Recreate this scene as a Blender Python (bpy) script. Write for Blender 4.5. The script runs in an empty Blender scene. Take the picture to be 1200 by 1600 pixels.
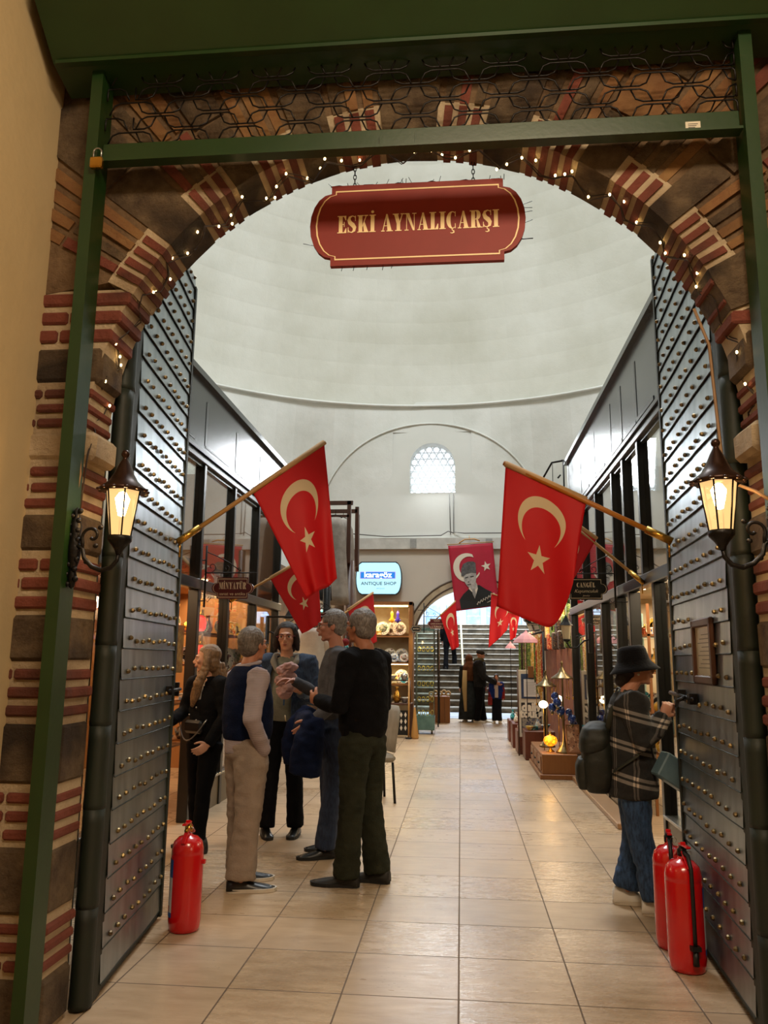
import bpy, bmesh, math, random
from math import sin, cos, pi, sqrt, atan2, radians as R
from mathutils import Vector, Matrix, noise, Euler
random.seed(7)
SC = bpy.context.scene
COL = SC.collection

# ------------------------------------------------------------------ camera, exposure
def set_camera():
    cam = bpy.data.cameras.new('camera'); o = bpy.data.objects.new('camera', cam); COL.objects.link(o)
    pitch, yaw, roll = 0.183116298, 0.0966931973, 0.0101556334
    cy, sy, c, s = cos(yaw), sin(yaw), cos(pitch), sin(pitch)
    A = Matrix(((cy, sy, 0), (-sy, cy, 0), (0, 0, 1)))
    B = Matrix(((1, 0, 0), (0, s, -c), (0, c, s)))
    Z = Matrix(((cos(roll), -sin(roll), 0), (sin(roll), cos(roll), 0), (0, 0, 1)))
    M = Z @ B @ A
    rot = Matrix((M[0], -M[1], -M[2])).transposed()
    o.matrix_world = Matrix.Translation((0, 0, 1.45)) @ rot.to_4x4()
    cam.sensor_fit = 'VERTICAL'; cam.sensor_height = 36; cam.lens = 36 * 1239.06 / 1600
    cam.clip_start = 0.05; cam.clip_end = 200
    SC.camera = o
set_camera()
SC.view_settings.view_transform = 'Standard'; SC.view_settings.look = 'None'
SC.view_settings.gamma = 1.0; SC.view_settings.use_curve_mapping = False
SC.view_settings.exposure = 0.0
SC.cycles.use_denoising = True
SC.cycles.max_bounces = 8; SC.cycles.diffuse_bounces = 4; SC.cycles.glossy_bounces = 4
SC.cycles.transparent_max_bounces = 12; SC.cycles.transmission_bounces = 4
SC.cycles.caustics_reflective = False; SC.cycles.caustics_refractive = False
SC.cycles.sample_clamp_indirect = 6.0

# ------------------------------------------------------------------ world and large lights
W = bpy.data.worlds.new('world'); SC.world = W; W.use_nodes = True
W.node_tree.nodes['Background'].inputs[0].default_value = (0.62, 0.78, 1.0, 1)
W.node_tree.nodes['Background'].inputs[1].default_value = 1.0

def area(name, loc, rot, sx, sy, power, col, shape='RECTANGLE', spread=180):
    l = bpy.data.lights.new(name, 'AREA'); l.shape = shape; l.size = sx
    if shape in ('RECTANGLE', 'ELLIPSE'): l.size_y = sy
    l.energy = power; l.color = col; l.spread = R(spread)
    o = bpy.data.objects.new(name, l); COL.objects.link(o); o.location = loc; o.rotation_euler = [R(a) for a in rot]
    return o
def point(name, loc, power, col, rad=0.05, parent=None):
    l = bpy.data.lights.new(name, 'POINT'); l.energy = power; l.color = col; l.shadow_soft_size = rad
    o = bpy.data.objects.new(name, l); COL.objects.link(o); o.location = loc
    if parent: o.parent = parent
    return o
HC = (-0.6, 10.4)                       # centre of the domed hall
DAY = (0.93, 0.97, 1.0); WARM = (1.0, 0.62, 0.30); WARM2 = (1.0, 0.78, 0.54)
area('daylight_lantern_opening', (HC[0], HC[1], 13.1), (0, 0, 0), 3.2, 3.2, 900, DAY, 'DISK')
area('daylight_window_far', (-0.5, 16.75, 5.6), (-68, 0, 0), 0.9, 1.0, 90, DAY)      # light entering by the far window
area('daylight_stairwell', (0.4, 24.5, 6.5), (0, 0, 0), 3.6, 6.0, 1500, (0.80, 0.90, 1.0))
# covered street in front of the gate: warm ceiling lamps behind and above the viewer
area('street_ceiling_lamp_light', (0.4, 0.2, 4.7), (28, 0, 0), 1.6, 0.6, 135, WARM2)
area('street_shop_light', (3.4, -0.6, 2.4), (0, 78, 20), 1.6, 2.0, 50, WARM2)
# ------------------------------------------------------------------ mesh helpers
ROOTM = {}
def rotz(a): return Matrix.Rotation(a, 4, 'Z')
class MB:
    """collects shapes; build() links them as ONE mesh object"""
    def __init__(s): s.V = []; s.F = []; s.MI = []; s.SM = []; s.X = Matrix.Identity(4); s.m = 0; s.sm = False
    def add(s, vs, fs, m=None, smooth=None):
        b = len(s.V); s.V += [s.X @ Vector(v) for v in vs]
        for f in fs: s.F.append([b + i for i in f]); s.MI.append(s.m if m is None else m); s.SM.append(s.sm if smooth is None else smooth)
    def box(s, x0, x1, y0, y1, z0, z1, m=None, ch=0):
        if ch <= 0:
            s.add([(x0,y0,z0),(x1,y0,z0),(x1,y1,z0),(x0,y1,z0),(x0,y0,z1),(x1,y0,z1),(x1,y1,z1),(x0,y1,z1)],
                  [(3,2,1,0),(4,5,6,7),(0,1,5,4),(1,2,6,5),(2,3,7,6),(3,0,4,7)], m, False); return
        ch = min(ch, abs(x1-x0)*.45, abs(y1-y0)*.45, abs(z1-z0)*.45)
        xs, ys, zs = (x0, x1), (y0, y1), (z0, z1); V = []; idx = {}
        for i in (0,1):
            for j in (0,1):
                for k in (0,1):
                    for ax in range(3):
                        p = [xs[i], ys[j], zs[k]]
                        for a2, t in ((0,i),(1,j),(2,k)):
                            if a2 != ax: p[a2] += ch if t == 0 else -ch
                        idx[(i,j,k,ax)] = len(V); V.append(p)
        F = []
        for ax in range(3):                       # six faces
            for t in (0,1):
                q = []
                for a, b in ((0,0),(1,0),(1,1),(0,1)):
                    k = [0,0,0]; k[ax] = t; k[(ax+1)%3] = a; k[(ax+2)%3] = b
                    q.append(idx[(k[0],k[1],k[2],ax)])
                F.append(q if t else q[::-1])
        for ax in range(3):                       # twelve edges
            o1, o2 = (ax+1)%3, (ax+2)%3
            for a in (0,1):
                for b in (0,1):
                    k0 = [0,0,0]; k0[o1] = a; k0[o2] = b; k1 = list(k0); k1[ax] = 1
                    F.append([idx[(*k0,o1)], idx[(*k1,o1)], idx[(*k1,o2)], idx[(*k0,o2)]])
        for i in (0,1):
            for j in (0,1):
                for k in (0,1): F.append([idx[(i,j,k,a)] for a in range(3)])
        s.add(V, F, m, False)
    def prism(s, poly, y0, y1, m=None):           # polygon in x,z extruded along y
        n = len(poly); V = [(p[0], y0, p[1]) for p in poly] + [(p[0], y1, p[1]) for p in poly]
        F = [list(range(n)), list(range(2*n-1, n-1, -1))] + [[i, (i+1)%n, n+(i+1)%n, n+i][::-1] for i in range(n)]
        s.add(V, F, m, False)
    def tube(s, pts, r, n=8, m=None, caps=True, flat=1.0, smooth=True):
        pts = [Vector(p) for p in pts]; k = len(pts)
        rs = r if isinstance(r, (list, tuple)) else [r]*k
        V = []; F = []; ref = None
        for i in range(k):
            t = (pts[min(i+1,k-1)] - pts[max(i-1,0)])
            t = t.normalized() if t.length > 1e-9 else Vector((0,0,1))
            if ref is None: ref = Vector((0,0,1)) if abs(t.z) < .9 else Vector((1,0,0))
            u = ref - t*ref.dot(t); u = u.normalized() if u.length > 1e-6 else t.orthogonal().normalized()
            w = t.cross(u); ref = u
            for j in range(n):
                a = 2*pi*j/n; V.append(pts[i] + u*(cos(a)*rs[i]) + w*(sin(a)*rs[i]*flat))
        for i in range(k-1):
            for j in range(n): F.append([i*n+j, i*n+(j+1)%n, (i+1)*n+(j+1)%n, (i+1)*n+j])
        if caps: F.append(list(range(n))[::-1]); F.append([(k-1)*n+j for j in range(n)])
        s.add(V, F, m, smooth)
    def lathe(s, prof, c=(0,0,0), n=16, m=None, smooth=True, sx=1, sy=1, arc=2*pi):
        V = []; F = []; k = len(prof)
        for (r, z) in prof:
            for j in range(n):
                a = arc*j/n; V.append((c[0]+cos(a)*r*sx, c[1]+sin(a)*r*sy, c[2]+z))
        for i in range(k-1):
            for j in range(n): F.append([i*n+j, i*n+(j+1)%n, (i+1)*n+(j+1)%n, (i+1)*n+j])
        if prof[0][0] > 1e-5: F.append(list(range(n))[::-1])
        if prof[-1][0] > 1e-5: F.append([(k-1)*n+j for j in range(n)])
        s.add(V, F, m, smooth)
    def ell(s, c, r, rot=None, nu=14, nv=9, m=None):
        c = Vector(c); V = []; F = []
        Rm = rot if rot is not None else Matrix.Identity(3)
        V.append(c + Rm @ Vector((0,0,r[2])))
        for i in range(1, nv):
            ph = pi*i/nv
            for j in range(nu):
                a = 2*pi*j/nu; V.append(c + Rm @ Vector((sin(ph)*cos(a)*r[0], sin(ph)*sin(a)*r[1], cos(ph)*r[2])))
        V.append(c + Rm @ Vector((0,0,-r[2])))
        for j in range(nu): F.append([0, 1+j, 1+(j+1)%nu])
        for i in range(nv-2):
            for j in range(nu):
                a = 1+i*nu+j; b = 1+i*nu+(j+1)%nu; F.append([a, a+nu, b+nu, b])
        e = len(V)-1
        for j in range(nu): F.append([e, 1+(nv-2)*nu+(j+1)%nu, 1+(nv-2)*nu+j])
        s.add(V, F, m, True)
    def loft(s, rings, m=None, smooth=True, caps=True):
        n = len(rings[0]); V = [p for r in rings for p in r]; F = []
        for i in range(len(rings)-1):
            for j in range(n): F.append([i*n+j, i*n+(j+1)%n, (i+1)*n+(j+1)%n, (i+1)*n+j])
        if caps: F.append(list(range(n))[::-1]); F.append([(len(rings)-1)*n+j for j in range(n)])
        s.add(V, F, m, smooth)
    def grid(s, nu, nv, fn, m=None, smooth=True):
        V = [fn(i/nu, j/nv) for j in range(nv+1) for i in range(nu+1)]
        F = [[j*(nu+1)+i, j*(nu+1)+i+1, (j+1)*(nu+1)+i+1, (j+1)*(nu+1)+i] for j in range(nv) for i in range(nu)]
        s.add(V, F, m, smooth)
    def mesh(s, name, inv=None, fix=True):
        me = bpy.data.meshes.new(name)
        me.from_pydata([tuple(inv @ v if inv else v) for v in s.V], [], s.F)
        me.polygons.foreach_set('material_index', s.MI); me.polygons.foreach_set('use_smooth', s.SM)
        if fix:
            bm = bmesh.new(); bm.from_mesh(me); bmesh.ops.recalc_face_normals(bm, faces=bm.faces); bm.to_mesh(me); bm.free()
        me.update(); return me
    def build(s, name, mats, parent=None, fix=True):
        inv = ROOTM[parent.name].inverted() if parent is not None and parent.name in ROOTM else None
        me = s.mesh(name, inv, fix)
        for mm in (mats if isinstance(mats, (list, tuple)) else [mats]): me.materials.append(mm)
        o = bpy.data.objects.new(name, me); COL.objects.link(o)
        if parent is not None:
            o.parent = parent
            if parent.name in ROOTM: ROOTM[o.name] = ROOTM[parent.name]
        return o
def tag(o, label=None, cat=None, group=None, kind=None):
    if label: o['label'] = label
    if cat: o['category'] = cat
    if group: o['group'] = group
    if kind: o['kind'] = kind
    return o
def thing(name, label, cat, loc=(0,0,0), rz=0, group=None):
    o = bpy.data.objects.new(name, None); COL.objects.link(o); o.empty_display_size = .1
    o.location = loc; o.rotation_euler = (0,0,rz)
    ROOTM[o.name] = Matrix.Translation(loc) @ rotz(rz)
    return tag(o, label, cat, group)
def struct(name, mb, mats):
    o = mb.build(name, mats); o['kind'] = 'structure'; return o
def kids(o): return [c for c in COL.objects if c.parent == o]
def dup(o, loc=None, rz=None, label=None, group=None, scale=None, par=None, ch=None, mats=None):
    """a copy of a thing with copies of its parts and sub-parts"""
    r = o.copy(); COL.objects.link(r)
    if par is not None: r.parent = par
    if loc is not None: r.location = loc
    if rz is not None: r.rotation_euler = (r.rotation_euler[0], r.rotation_euler[1], rz)
    if scale is not None: r.scale = (scale,)*3 if not isinstance(scale, tuple) else scale
    if label: r['label'] = label
    if group: r['group'] = group
    for c in KIDS.get(o.name, ()): dup(c, par=r)
    return r
KIDS = {}
def remember(o):
    k = kids(o); KIDS[o.name] = k
    for c in k: remember(c)
    return o
def obj_of(mb, name, mats, label, cat, group=None):
    o = mb.build(name, mats); return tag(o, label, cat, group)

# ------------------------------------------------------------------ materials
def lin(c):
    if isinstance(c, str): c = [int(c[i:i+2], 16)/255 for i in (0,2,4)]
    return tuple((x/12.92 if x <= .04045 else ((x+.055)/1.055)**2.4) for x in c[:3]) + (1,)
class NT:
    def __init__(s, name):
        s.mat = bpy.data.materials.new(name); s.mat.use_nodes = True; s.t = s.mat.node_tree
        s.b = s.t.nodes['Principled BSDF']; s.out = s.t.nodes['Material Output']
    def n(s, typ, **k):
        x = s.t.nodes.new(typ)
        for a, v in k.items():
            if a.startswith('i_'): x.inputs[a[2:].replace('_', ' ')].default_value = v
            else: setattr(x, a, v)
        return x
    def l(s, a, b): s.t.links.new(a, b)
    def put(s, sock, v):
        if isinstance(v, (int, float)): sock.default_value = v
        elif isinstance(v, tuple): sock.default_value = v
        else: s.l(v, sock)
    def m(s, op, a, b=0.0, c=0.0):
        x = s.t.nodes.new('ShaderNodeMath'); x.operation = op
        s.put(x.inputs[0], a); s.put(x.inputs[1], b); s.put(x.inputs[2], c); return x.outputs[0]
    def mix(s, f, a, b):
        x = s.t.nodes.new('ShaderNodeMix'); x.data_type = 'RGBA'
        s.put(x.inputs[0], f); s.put(x.inputs[6], a); s.put(x.inputs[7], b); return x.outputs[2]
    def ramp(s, f, stops):
        x = s.t.nodes.new('ShaderNodeValToRGB'); e = x.color_ramp.elements
        while len(e) > 1: e.remove(e[-1])
        e[0].position = stops[0][0]; e[0].color = stops[0][1]
        for p, c in stops[1:]: y = e.new(p); y.color = c
        s.l(f, x.inputs[0]); return x.outputs[0]
    def coord(s, which='Object', scale=(1,1,1), loc=(0,0,0), rot=(0,0,0)):
        tc = s.n('ShaderNodeTexCoord'); mp = s.n('ShaderNodeMapping')
        mp.inputs['Scale'].default_value = scale; mp.inputs['Location'].default_value = loc; mp.inputs['Rotation'].default_value = rot
        s.l(tc.outputs[which], mp.inputs[0]); return mp.outputs[0]
    def noise(s, co, scale=5, detail=4, rough=.55, out=0):
        x = s.n('ShaderNodeTexNoise'); x.inputs['Scale'].default_value = scale; x.inputs['Detail'].default_value = detail
        x.inputs['Roughness'].default_value = rough; s.l(co, x.inputs['Vector']); return x.outputs[out]
    def bump(s, h, strength=.3, dist=.01):
        x = s.n('ShaderNodeBump'); x.inputs['Strength'].default_value = strength; x.inputs['Distance'].default_value = dist
        s.l(h, x.inputs['Height']); s.l(x.outputs[0], s.b.inputs['Normal']); return x
MATS = {}
def mat(name, c1, c2=None, rough=.6, metal=0, scale=6, bump=0, bscale=40, stretch=(1,1,1), rvar=0, coat=0, sheen=0, spec=.5):
    if name in MATS: return MATS[name]
    t = NT(name); b = t.b
    b.inputs['Roughness'].default_value = rough; b.inputs['Metallic'].default_value = metal
    b.inputs['Specular IOR Level'].default_value = spec
    co = t.coord('Object', stretch)
    c2 = c2 or c1
    f = t.noise(co, scale)
    t.l(t.mix(t.ramp(f, [(.35, (0,0,0,1)), (.65, (1,1,1,1))]), lin(c1), lin(c2)), b.inputs['Base Color'])
    if bump: t.bump(t.noise(co, bscale, 5), bump, .01)
    if rvar: t.l(t.m('ADD', t.m('MULTIPLY', t.noise(co, scale*1.7), rvar), rough - rvar/2), b.inputs['Roughness'])
    if coat: b.inputs['Coat Weight'].default_value = coat; b.inputs['Coat Roughness'].default_value = .1
    if sheen: b.inputs['Sheen Weight'].default_value = sheen
    MATS[name] = t.mat; return t.mat
def glow(name, col, strength, base=None):
    if name in MATS: return MATS[name]
    t = NT(name); t.b.inputs['Base Color'].default_value = lin(base or col)
    t.b.inputs['Emission Color'].default_value = lin(col); t.b.inputs['Emission Strength'].default_value = strength
    MATS[name] = t.mat; return t.mat
def pane_glass(name, tint=(1,1,1,1), ior=1.5, refl=1.0):
    if name in MATS: return MATS[name]
    t = NT(name); t.t.nodes.remove(t.b)
    tr = t.n('ShaderNodeBsdfTransparent'); tr.inputs[0].default_value = tint
    gl = t.n('ShaderNodeBsdfGlossy'); gl.inputs['Roughness'].default_value = 0.015
    lw = t.n('ShaderNodeLayerWeight'); lw.inputs[0].default_value = .5
    fr = t.m('ADD', t.m('MULTIPLY', t.m('POWER', lw.outputs['Facing'], 4.0), .80*refl), .035*refl)
    mx = t.n('ShaderNodeMixShader'); t.l(t.m('MINIMUM', fr, .9), mx.inputs[0])
    t.l(tr.outputs[0], mx.inputs[1]); t.l(gl.outputs[0], mx.inputs[2]); t.l(mx.outputs[0], t.out.inputs[0])
    MATS[name] = t.mat; return t.mat

def m_floor():
    t = NT('travertine_tiles'); co = t.coord('Object', (1,1,1), (.02, -3.78, 0))
    br = t.n('ShaderNodeTexBrick'); br.offset = 0; br.offset_frequency = 1; br.squash = 1
    br.inputs['Scale'].default_value = 1; br.inputs['Mortar Size'].default_value = .0045; br.inputs['Mortar Smooth'].default_value = .3
    br.inputs['Brick Width'].default_value = .5135; br.inputs['Row Height'].default_value = .5
    br.inputs['Color1'].default_value = (0,0,0,1); br.inputs['Color2'].default_value = (1,1,1,1); br.inputs['Mortar'].default_value = (.5,.5,.5,1)
    t.l(co, br.inputs['Vector'])
    st = t.coord('Object', (2.0, 7, 1)); n1 = t.noise(st, 2.2, 6, .6); n2 = t.noise(co, 1.3, 3)
    base = t.mix(t.ramp(n1, [(.35,(0,0,0,1)),(.7,(1,1,1,1))]), lin('a68e72'), lin('c2ac90'))
    base = t.mix(t.m('MULTIPLY', br.outputs['Color'], .45), base, lin('b49c80'))
    base = t.mix(t.ramp(n2, [(.5,(0,0,0,1)),(.75,(.6,.6,.6,1))]), base, lin('8f7d6c'))
    v = t.n('ShaderNodeTexVoronoi'); v.inputs['Scale'].default_value = 9; t.l(st, v.inputs['Vector'])
    pits = t.m('MULTIPLY', t.m('LESS_THAN', v.outputs['Distance'], .12), t.m('GREATER_THAN', t.noise(co, 3, 2), .58))
    base = t.mix(t.m('MULTIPLY', pits, .6), base, lin('5a4a3c'))
    base = t.mix(t.m('MULTIPLY', br.outputs['Fac'], .85), base, lin('4a3a2c'))
    t.l(base, t.b.inputs['Base Color'])
    ro = t.m('ADD', t.m('MULTIPLY', t.noise(st, 5, 5), .28), .12)
    ro = t.m('ADD', ro, t.m('MULTIPLY', br.outputs['Color'], .12))
    t.l(t.m('MAXIMUM', ro, t.m('MULTIPLY', br.outputs['Fac'], .8)), t.b.inputs['Roughness'])
    h = t.m('SUBTRACT', t.m('MULTIPLY', t.noise(st, 14, 6, .65), .35), t.m('MULTIPLY', br.outputs['Fac'], 1.0))
    h = t.m('SUBTRACT', h, t.m('MULTIPLY', pits, .5)); t.bump(h, .35, .006)
    return t.mat
def m_plaster(name, c1, c2, rough=.75, b=.15, sc=1.2):
    t = NT(name); co = t.coord('Object'); n = t.noise(co, sc, 5, .6)
    t.l(t.mix(t.ramp(n, [(.35,(0,0,0,1)),(.7,(1,1,1,1))]), lin(c1), lin(c2)), t.b.inputs['Base Color'])
    t.b.inputs['Roughness'].default_value = rough
    t.bump(t.m('ADD', t.noise(co, 3, 4), t.m('MULTIPLY', t.noise(co, 30, 3), .2)), b, .03); return t.mat
def m_rock(name, c1, c2, c3, b=.7):
    t = NT(name); co = t.coord('Object'); n = t.noise(co, 7, 8, .65); n2 = t.noise(co, 2.1, 3)
    c = t.mix(t.ramp(n, [(.32,(0,0,0,1)),(.68,(1,1,1,1))]), lin(c1), lin(c2))
    c = t.mix(t.ramp(n2, [(.5,(0,0,0,1)),(.62,(1,1,1,1))]), c, lin(c3))
    t.l(c, t.b.inputs['Base Color']); t.b.inputs['Roughness'].default_value = .9
    t.bump(t.m('ADD', t.noise(co, 9, 3, .6), t.noise(co, 30, 8, .75)), b, .04); return t.mat
def m_door():
    t = NT('gate_sheet_metal'); co = t.coord('Object', (1,1,.22)); c2 = t.coord('Object')
    n = t.noise(co, 11, 6, .6)
    t.l(t.mix(t.ramp(n, [(.3,(0,0,0,1)),(.7,(1,1,1,1))]), lin('8c979f'), lin('aab5bc')), t.b.inputs['Base Color'])
    t.b.inputs['Metallic'].default_value = .97
    t.l(t.m('ADD', t.m('MULTIPLY', t.noise(co, 8, 5), .25), .24), t.b.inputs['Roughness'])
    t.bump(t.m('ADD', t.noise(co, 5, 3), t.m('MULTIPLY', t.noise(c2, 3, 2), .8)), .22, .01); return t.mat
def m_strands(name, c1, c2, sc=60, rough=.5, st=(1,1,.12)):
    t = NT(name); co = t.coord('Object', st); n = t.noise(co, sc, 4, .6)
    t.l(t.mix(t.ramp(n, [(.35,(0,0,0,1)),(.65,(1,1,1,1))]), lin(c1), lin(c2)), t.b.inputs['Base Color'])
    t.b.inputs['Roughness'].default_value = rough; t.bump(n, .6, .006); return t.mat
def m_wood(name, c1, c2, st=(12,12,1.2), rough=.45):
    t = NT(name); co = t.coord('Object', st); n = t.noise(co, 3, 5, .6)
    t.l(t.mix(n, lin(c1), lin(c2)), t.b.inputs['Base Color']); t.b.inputs['Roughness'].default_value = rough
    t.bump(n, .12, .004); return t.mat
def m_flag(G=1.0):
    """red cloth with crescent and star drawn from the flag's own UV (u across the hoist, v along the fly, both in hoist units)"""
    t = NT('flag_cloth'); uv = t.n('ShaderNodeUVMap'); sp = t.n('ShaderNodeSeparateXYZ'); t.l(uv.outputs[0], sp.inputs[0])
    u, v = sp.outputs[0], sp.outputs[1]
    def dist(cu, cv): 
        return t.m('SQRT', t.m('ADD', t.m('POWER', t.m('SUBTRACT', u, cu), 2.0), t.m('POWER', t.m('SUBTRACT', v, cv), 2.0)))
    outer = t.m('LESS_THAN', dist(.5, .5), .30); inner = t.m('GREATER_THAN', dist(.5, .575), .245)
    cres = t.m('MULTIPLY', outer, inner)
    du, dv = t.m('SUBTRACT', u, .5), t.m('SUBTRACT', v, .90)
    r = t.m('SQRT', t.m('ADD', t.m('MULTIPLY', du, du), t.m('MULTIPLY', dv, dv)))
    a = t.m('ARCTAN2', du, t.m('MULTIPLY', dv, -1.0))
    seg = 2*pi/5
    f = t.m('ABSOLUTE', t.m('SUBTRACT', t.m('MODULO', t.m('ADD', a, 10*pi/5*5 + seg/2), seg), seg/2))
    px, py = t.m('MULTIPLY', r, t.m('COSINE', f)), t.m('MULTIPLY', r, t.m('SINE', f))
    Rr = .155; ri = Rr*.382; tip = (Rr, 0); inn = (ri*cos(seg/2), ri*sin(seg/2))
    nx, ny = (inn[1]-0), -(inn[0]-Rr)
    star = t.m('LESS_THAN', t.m('ADD', t.m('MULTIPLY', t.m('SUBTRACT', px, Rr), nx), t.m('MULTIPLY', py, ny)), 0.0)
    mask = t.m('MAXIMUM', cres, star)
    co = t.coord('Object')
    red = t.mix(t.noise(co, 2.5, 3), lin('c6030e'), lin('d90a16'))
    col = t.mix(mask, red, lin('e2cda6')); t.l(col, t.b.inputs['Base Color']); t.b.inputs['Roughness'].default_value = .62
    t.b.inputs['Sheen Weight'].default_value = .0
    tr = t.n('ShaderNodeBsdfTranslucent'); t.l(col, tr.inputs[0]); mx = t.n('ShaderNodeMixShader'); mx.inputs[0].default_value = .22
    t.l(t.b.outputs[0], mx.inputs[1]); t.l(tr.outputs[0], mx.inputs[2]); t.l(mx.outputs[0], t.out.inputs[0])
    return t.mat

M_FLOOR = m_floor()
M_CREAM = m_plaster('cream_plaster', 'c9b48a', 'bfa97f', .6, .25, .8)
M_WHITE = m_plaster('white_plaster', 'd9dad4', 'c9cac2', .8, .35)
M_DOME = m_plaster('dome_plaster', 'd2d2c8', 'bdbcae', .8, .3, .5)
M_WALLFAR = m_plaster('far_wall_plaster', 'cfc7ba', 'c2b9aa', .8, .12)
M_STONE = m_rock('dark_limestone', '4f3d2d', '8c7659', '3a2d21', 1.0)
M_BRICK = m_rock('red_brick', '743a2c', '8a4a3a', '5c3226', .7)
M_MORTAR = m_rock('pale_mortar', 'c8b292', 'dcc8a6', 'b09a7c', .8)
M_GREEN = mat('green_paint', '16300f', '1a3614', rough=.38, scale=4, bump=.05, rvar=.1)
M_GREEND = mat('dark_green_paint', '10170f', '182215', rough=.6, scale=4, bump=.2, bscale=18)
M_BLACK = mat('black_paint', '0c0e0f', '131516', rough=.3)
M_BLACKM = mat('black_iron', '0b0a0a', '191514', rough=.4, metal=.5, bump=.3, bscale=60)
M_DOOR = m_door()
M_STUD = mat('brass_stud_metal', '8c7850', '5a4c38', rough=.35, metal=.9, scale=30, bump=.4)
M_FASCIA = mat('grey_fascia_paint', '3b4146', '454b50', rough=.22, metal=.25, scale=2, bump=.04)
M_GLASS = pane_glass('shop_glass', (.93,.95,.94,1), 1.5, 1.6)
M_GLASS2 = pane_glass('cabinet_glass', (.90,.97,.94,1), 1.45, 1.0)
M_DOOR.name
M_STEEL = mat('steel', 'a8a8a6', '8c8c8a', rough=.3, metal=.9)
M_BRASS = mat('brass', 'c89a45', 'a87a30', rough=.25, metal=.95)
M_WOODL = m_wood('pale_wood', 'b88a4c', 'a3753a'); M_WOODD = m_wood('dark_wood', '3a2114', '54301c')
M_WOODM = m_wood('brown_wood', '7a4a22', '93602f')
M_FLAG = m_flag()
# ------------------------------------------------------------------ the setting
b = MB(); b.box(-8, 8, -2.5, 30, -.12, 0); struct('floor', b, M_FLOOR)
b = MB(); b.box(-2.1, -1.86, -2.4, 3.2, 0, 5.2); struct('wall_left', b, M_CREAM)
b = MB(); b.box(3.6, 3.8, -2.4, 3.2, 0, 5.2); struct('wall_right', b, M_CREAM)
b = MB(); b.box(-2.1, 3.8, -2.6, -2.4, 0, 5.2); struct('wall_back', b, M_CREAM)
b = MB(); b.box(-2.1, 3.8, -2.6, 3.8, 5.2, 5.3); struct('ceiling_street', b, M_CREAM)

# the brick and stone gateway
AC = (-0.20, 2.38); AR = 1.40; YF, YB = 3.18, 3.42
def edge_x(z, side):
    d = z - AC[1]
    w = AR if d <= 0 else sqrt(max(AR*AR - d*d, 0.0))
    return AC[0] + side*w
rnd = random.Random(3)
gw = MB()
def block(x0, x1, z0, z1, m, ch, y0=YF, y1=YB, j=.003):
    n0 = len(gw.V); gw.box(x0, x1, y0 + rnd.uniform(-j, j), y1 + rnd.uniform(-j, j), z0, z1, m, ch)
    for i in range(n0, len(gw.V)):
        p = gw.V[i]; gw.V[i] = p + noise.noise_vector(p*9)*j*.8
bands = [('s',0,.23),('b',.23,.43),('s',.43,.71),('b',.71,.92),('s',.92,1.19),('b',1.19,1.41),('s',1.41,1.63),('b',1.63,1.87),
         ('s',1.87,2.06),('b',2.06,2.27),('w',2.27,2.42),('b',2.42,2.62),('s',2.62,2.81),('b',2.81,3.07)]
for side, xo in ((-1, -1.92), (1, 3.6)):
    for kind, z0, z1 in bands:
        zz = [z0, z1]
        if kind == 'b':
            n = 3; h = (z1 - z0)/n; rows = [(z0 + i*h + .013, z0 + (i+1)*h - .016) for i in range(n)]; L = .24; mi = 1; ch = .009
        else: rows = [(z0 + .012, z1 - .010)]; L = .42; mi = 0 if kind == 's' else 2; ch = .02
        for (a, c) in rows:
            xi = edge_x((a + c)/2, side) + side*(rnd.uniform(-.004, .010) + (.0 if kind != 'w' else -.035))
            x = xi
            while (xo - x)*side > .03:
                l = L*rnd.uniform(.7, 1.2); x2 = x + side*l
                if (xo - x2)*side < .05: x2 = xo
                block(min(x, x2)+.006, max(x, x2)-.006, a, c, mi, ch); x = x2
# mortar backing behind the blocks (jambs)
for side, xo in ((-1, -1.92), (1, 3.6)):
    pts = [(edge_x(z, side) + side*.022, z) for z in [0, .6, 1.2, 1.8, 2.38, 2.5, 2.6, 2.7, 2.8, 2.9, 3.0, 3.07]]
    poly = pts + [(xo, 3.07), (xo, 0)]
    gw.prism(poly if side > 0 else poly[::-1], YF + .015, YB - .008, 2)
# fan of voussoirs
def wedge(a0, a1, r0, r1, m, ins=.006, y0=YF, y1=YB):
    a0, a1 = R(a0), R(a1); n = 3
    P = []
    for i in range(n+1):
        a = a0 + (a1-a0)*i/n; g = (ins/r0)*(1 if i == 0 else -1 if i == n else 0); P.append((AC[0]+cos(a+g)*(r0+ins), AC[1]+sin(a+g)*(r0+ins)))
    for i in range(n+1):
        a = a1 + (a0-a1)*i/n; g = (ins/r1)*(-1 if i == 0 else 1 if i == n else 0); P.append((AC[0]+cos(a+g)*(r1-ins), AC[1]+sin(a+g)*(r1-ins)))
    k0 = len(gw.V); jj = rnd.uniform(-.006, .006); gw.prism(P, y0 + jj, y1 + jj, m)
    for i in range(k0, len(gw.V)): gw.V[i] = gw.V[i] + noise.noise_vector(gw.V[i]*8)*.006
groups = [(20,29.4,'s'),(29.4,38.5,'b'),(38.5,44.5,'s'),(44.5,52,'b'),(52,59.6,'s'),(59.6,69,'b'),(69,77.5,'s'),(77.5,85,'b'),(85,96,'s'),
          (96,104,'b'),(104,111.5,'s'),(111.5,119,'b'),(119,125,'s'),(125,132.3,'b'),(132.3,141.2,'s'),(141.2,150.8,'b')]
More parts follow.
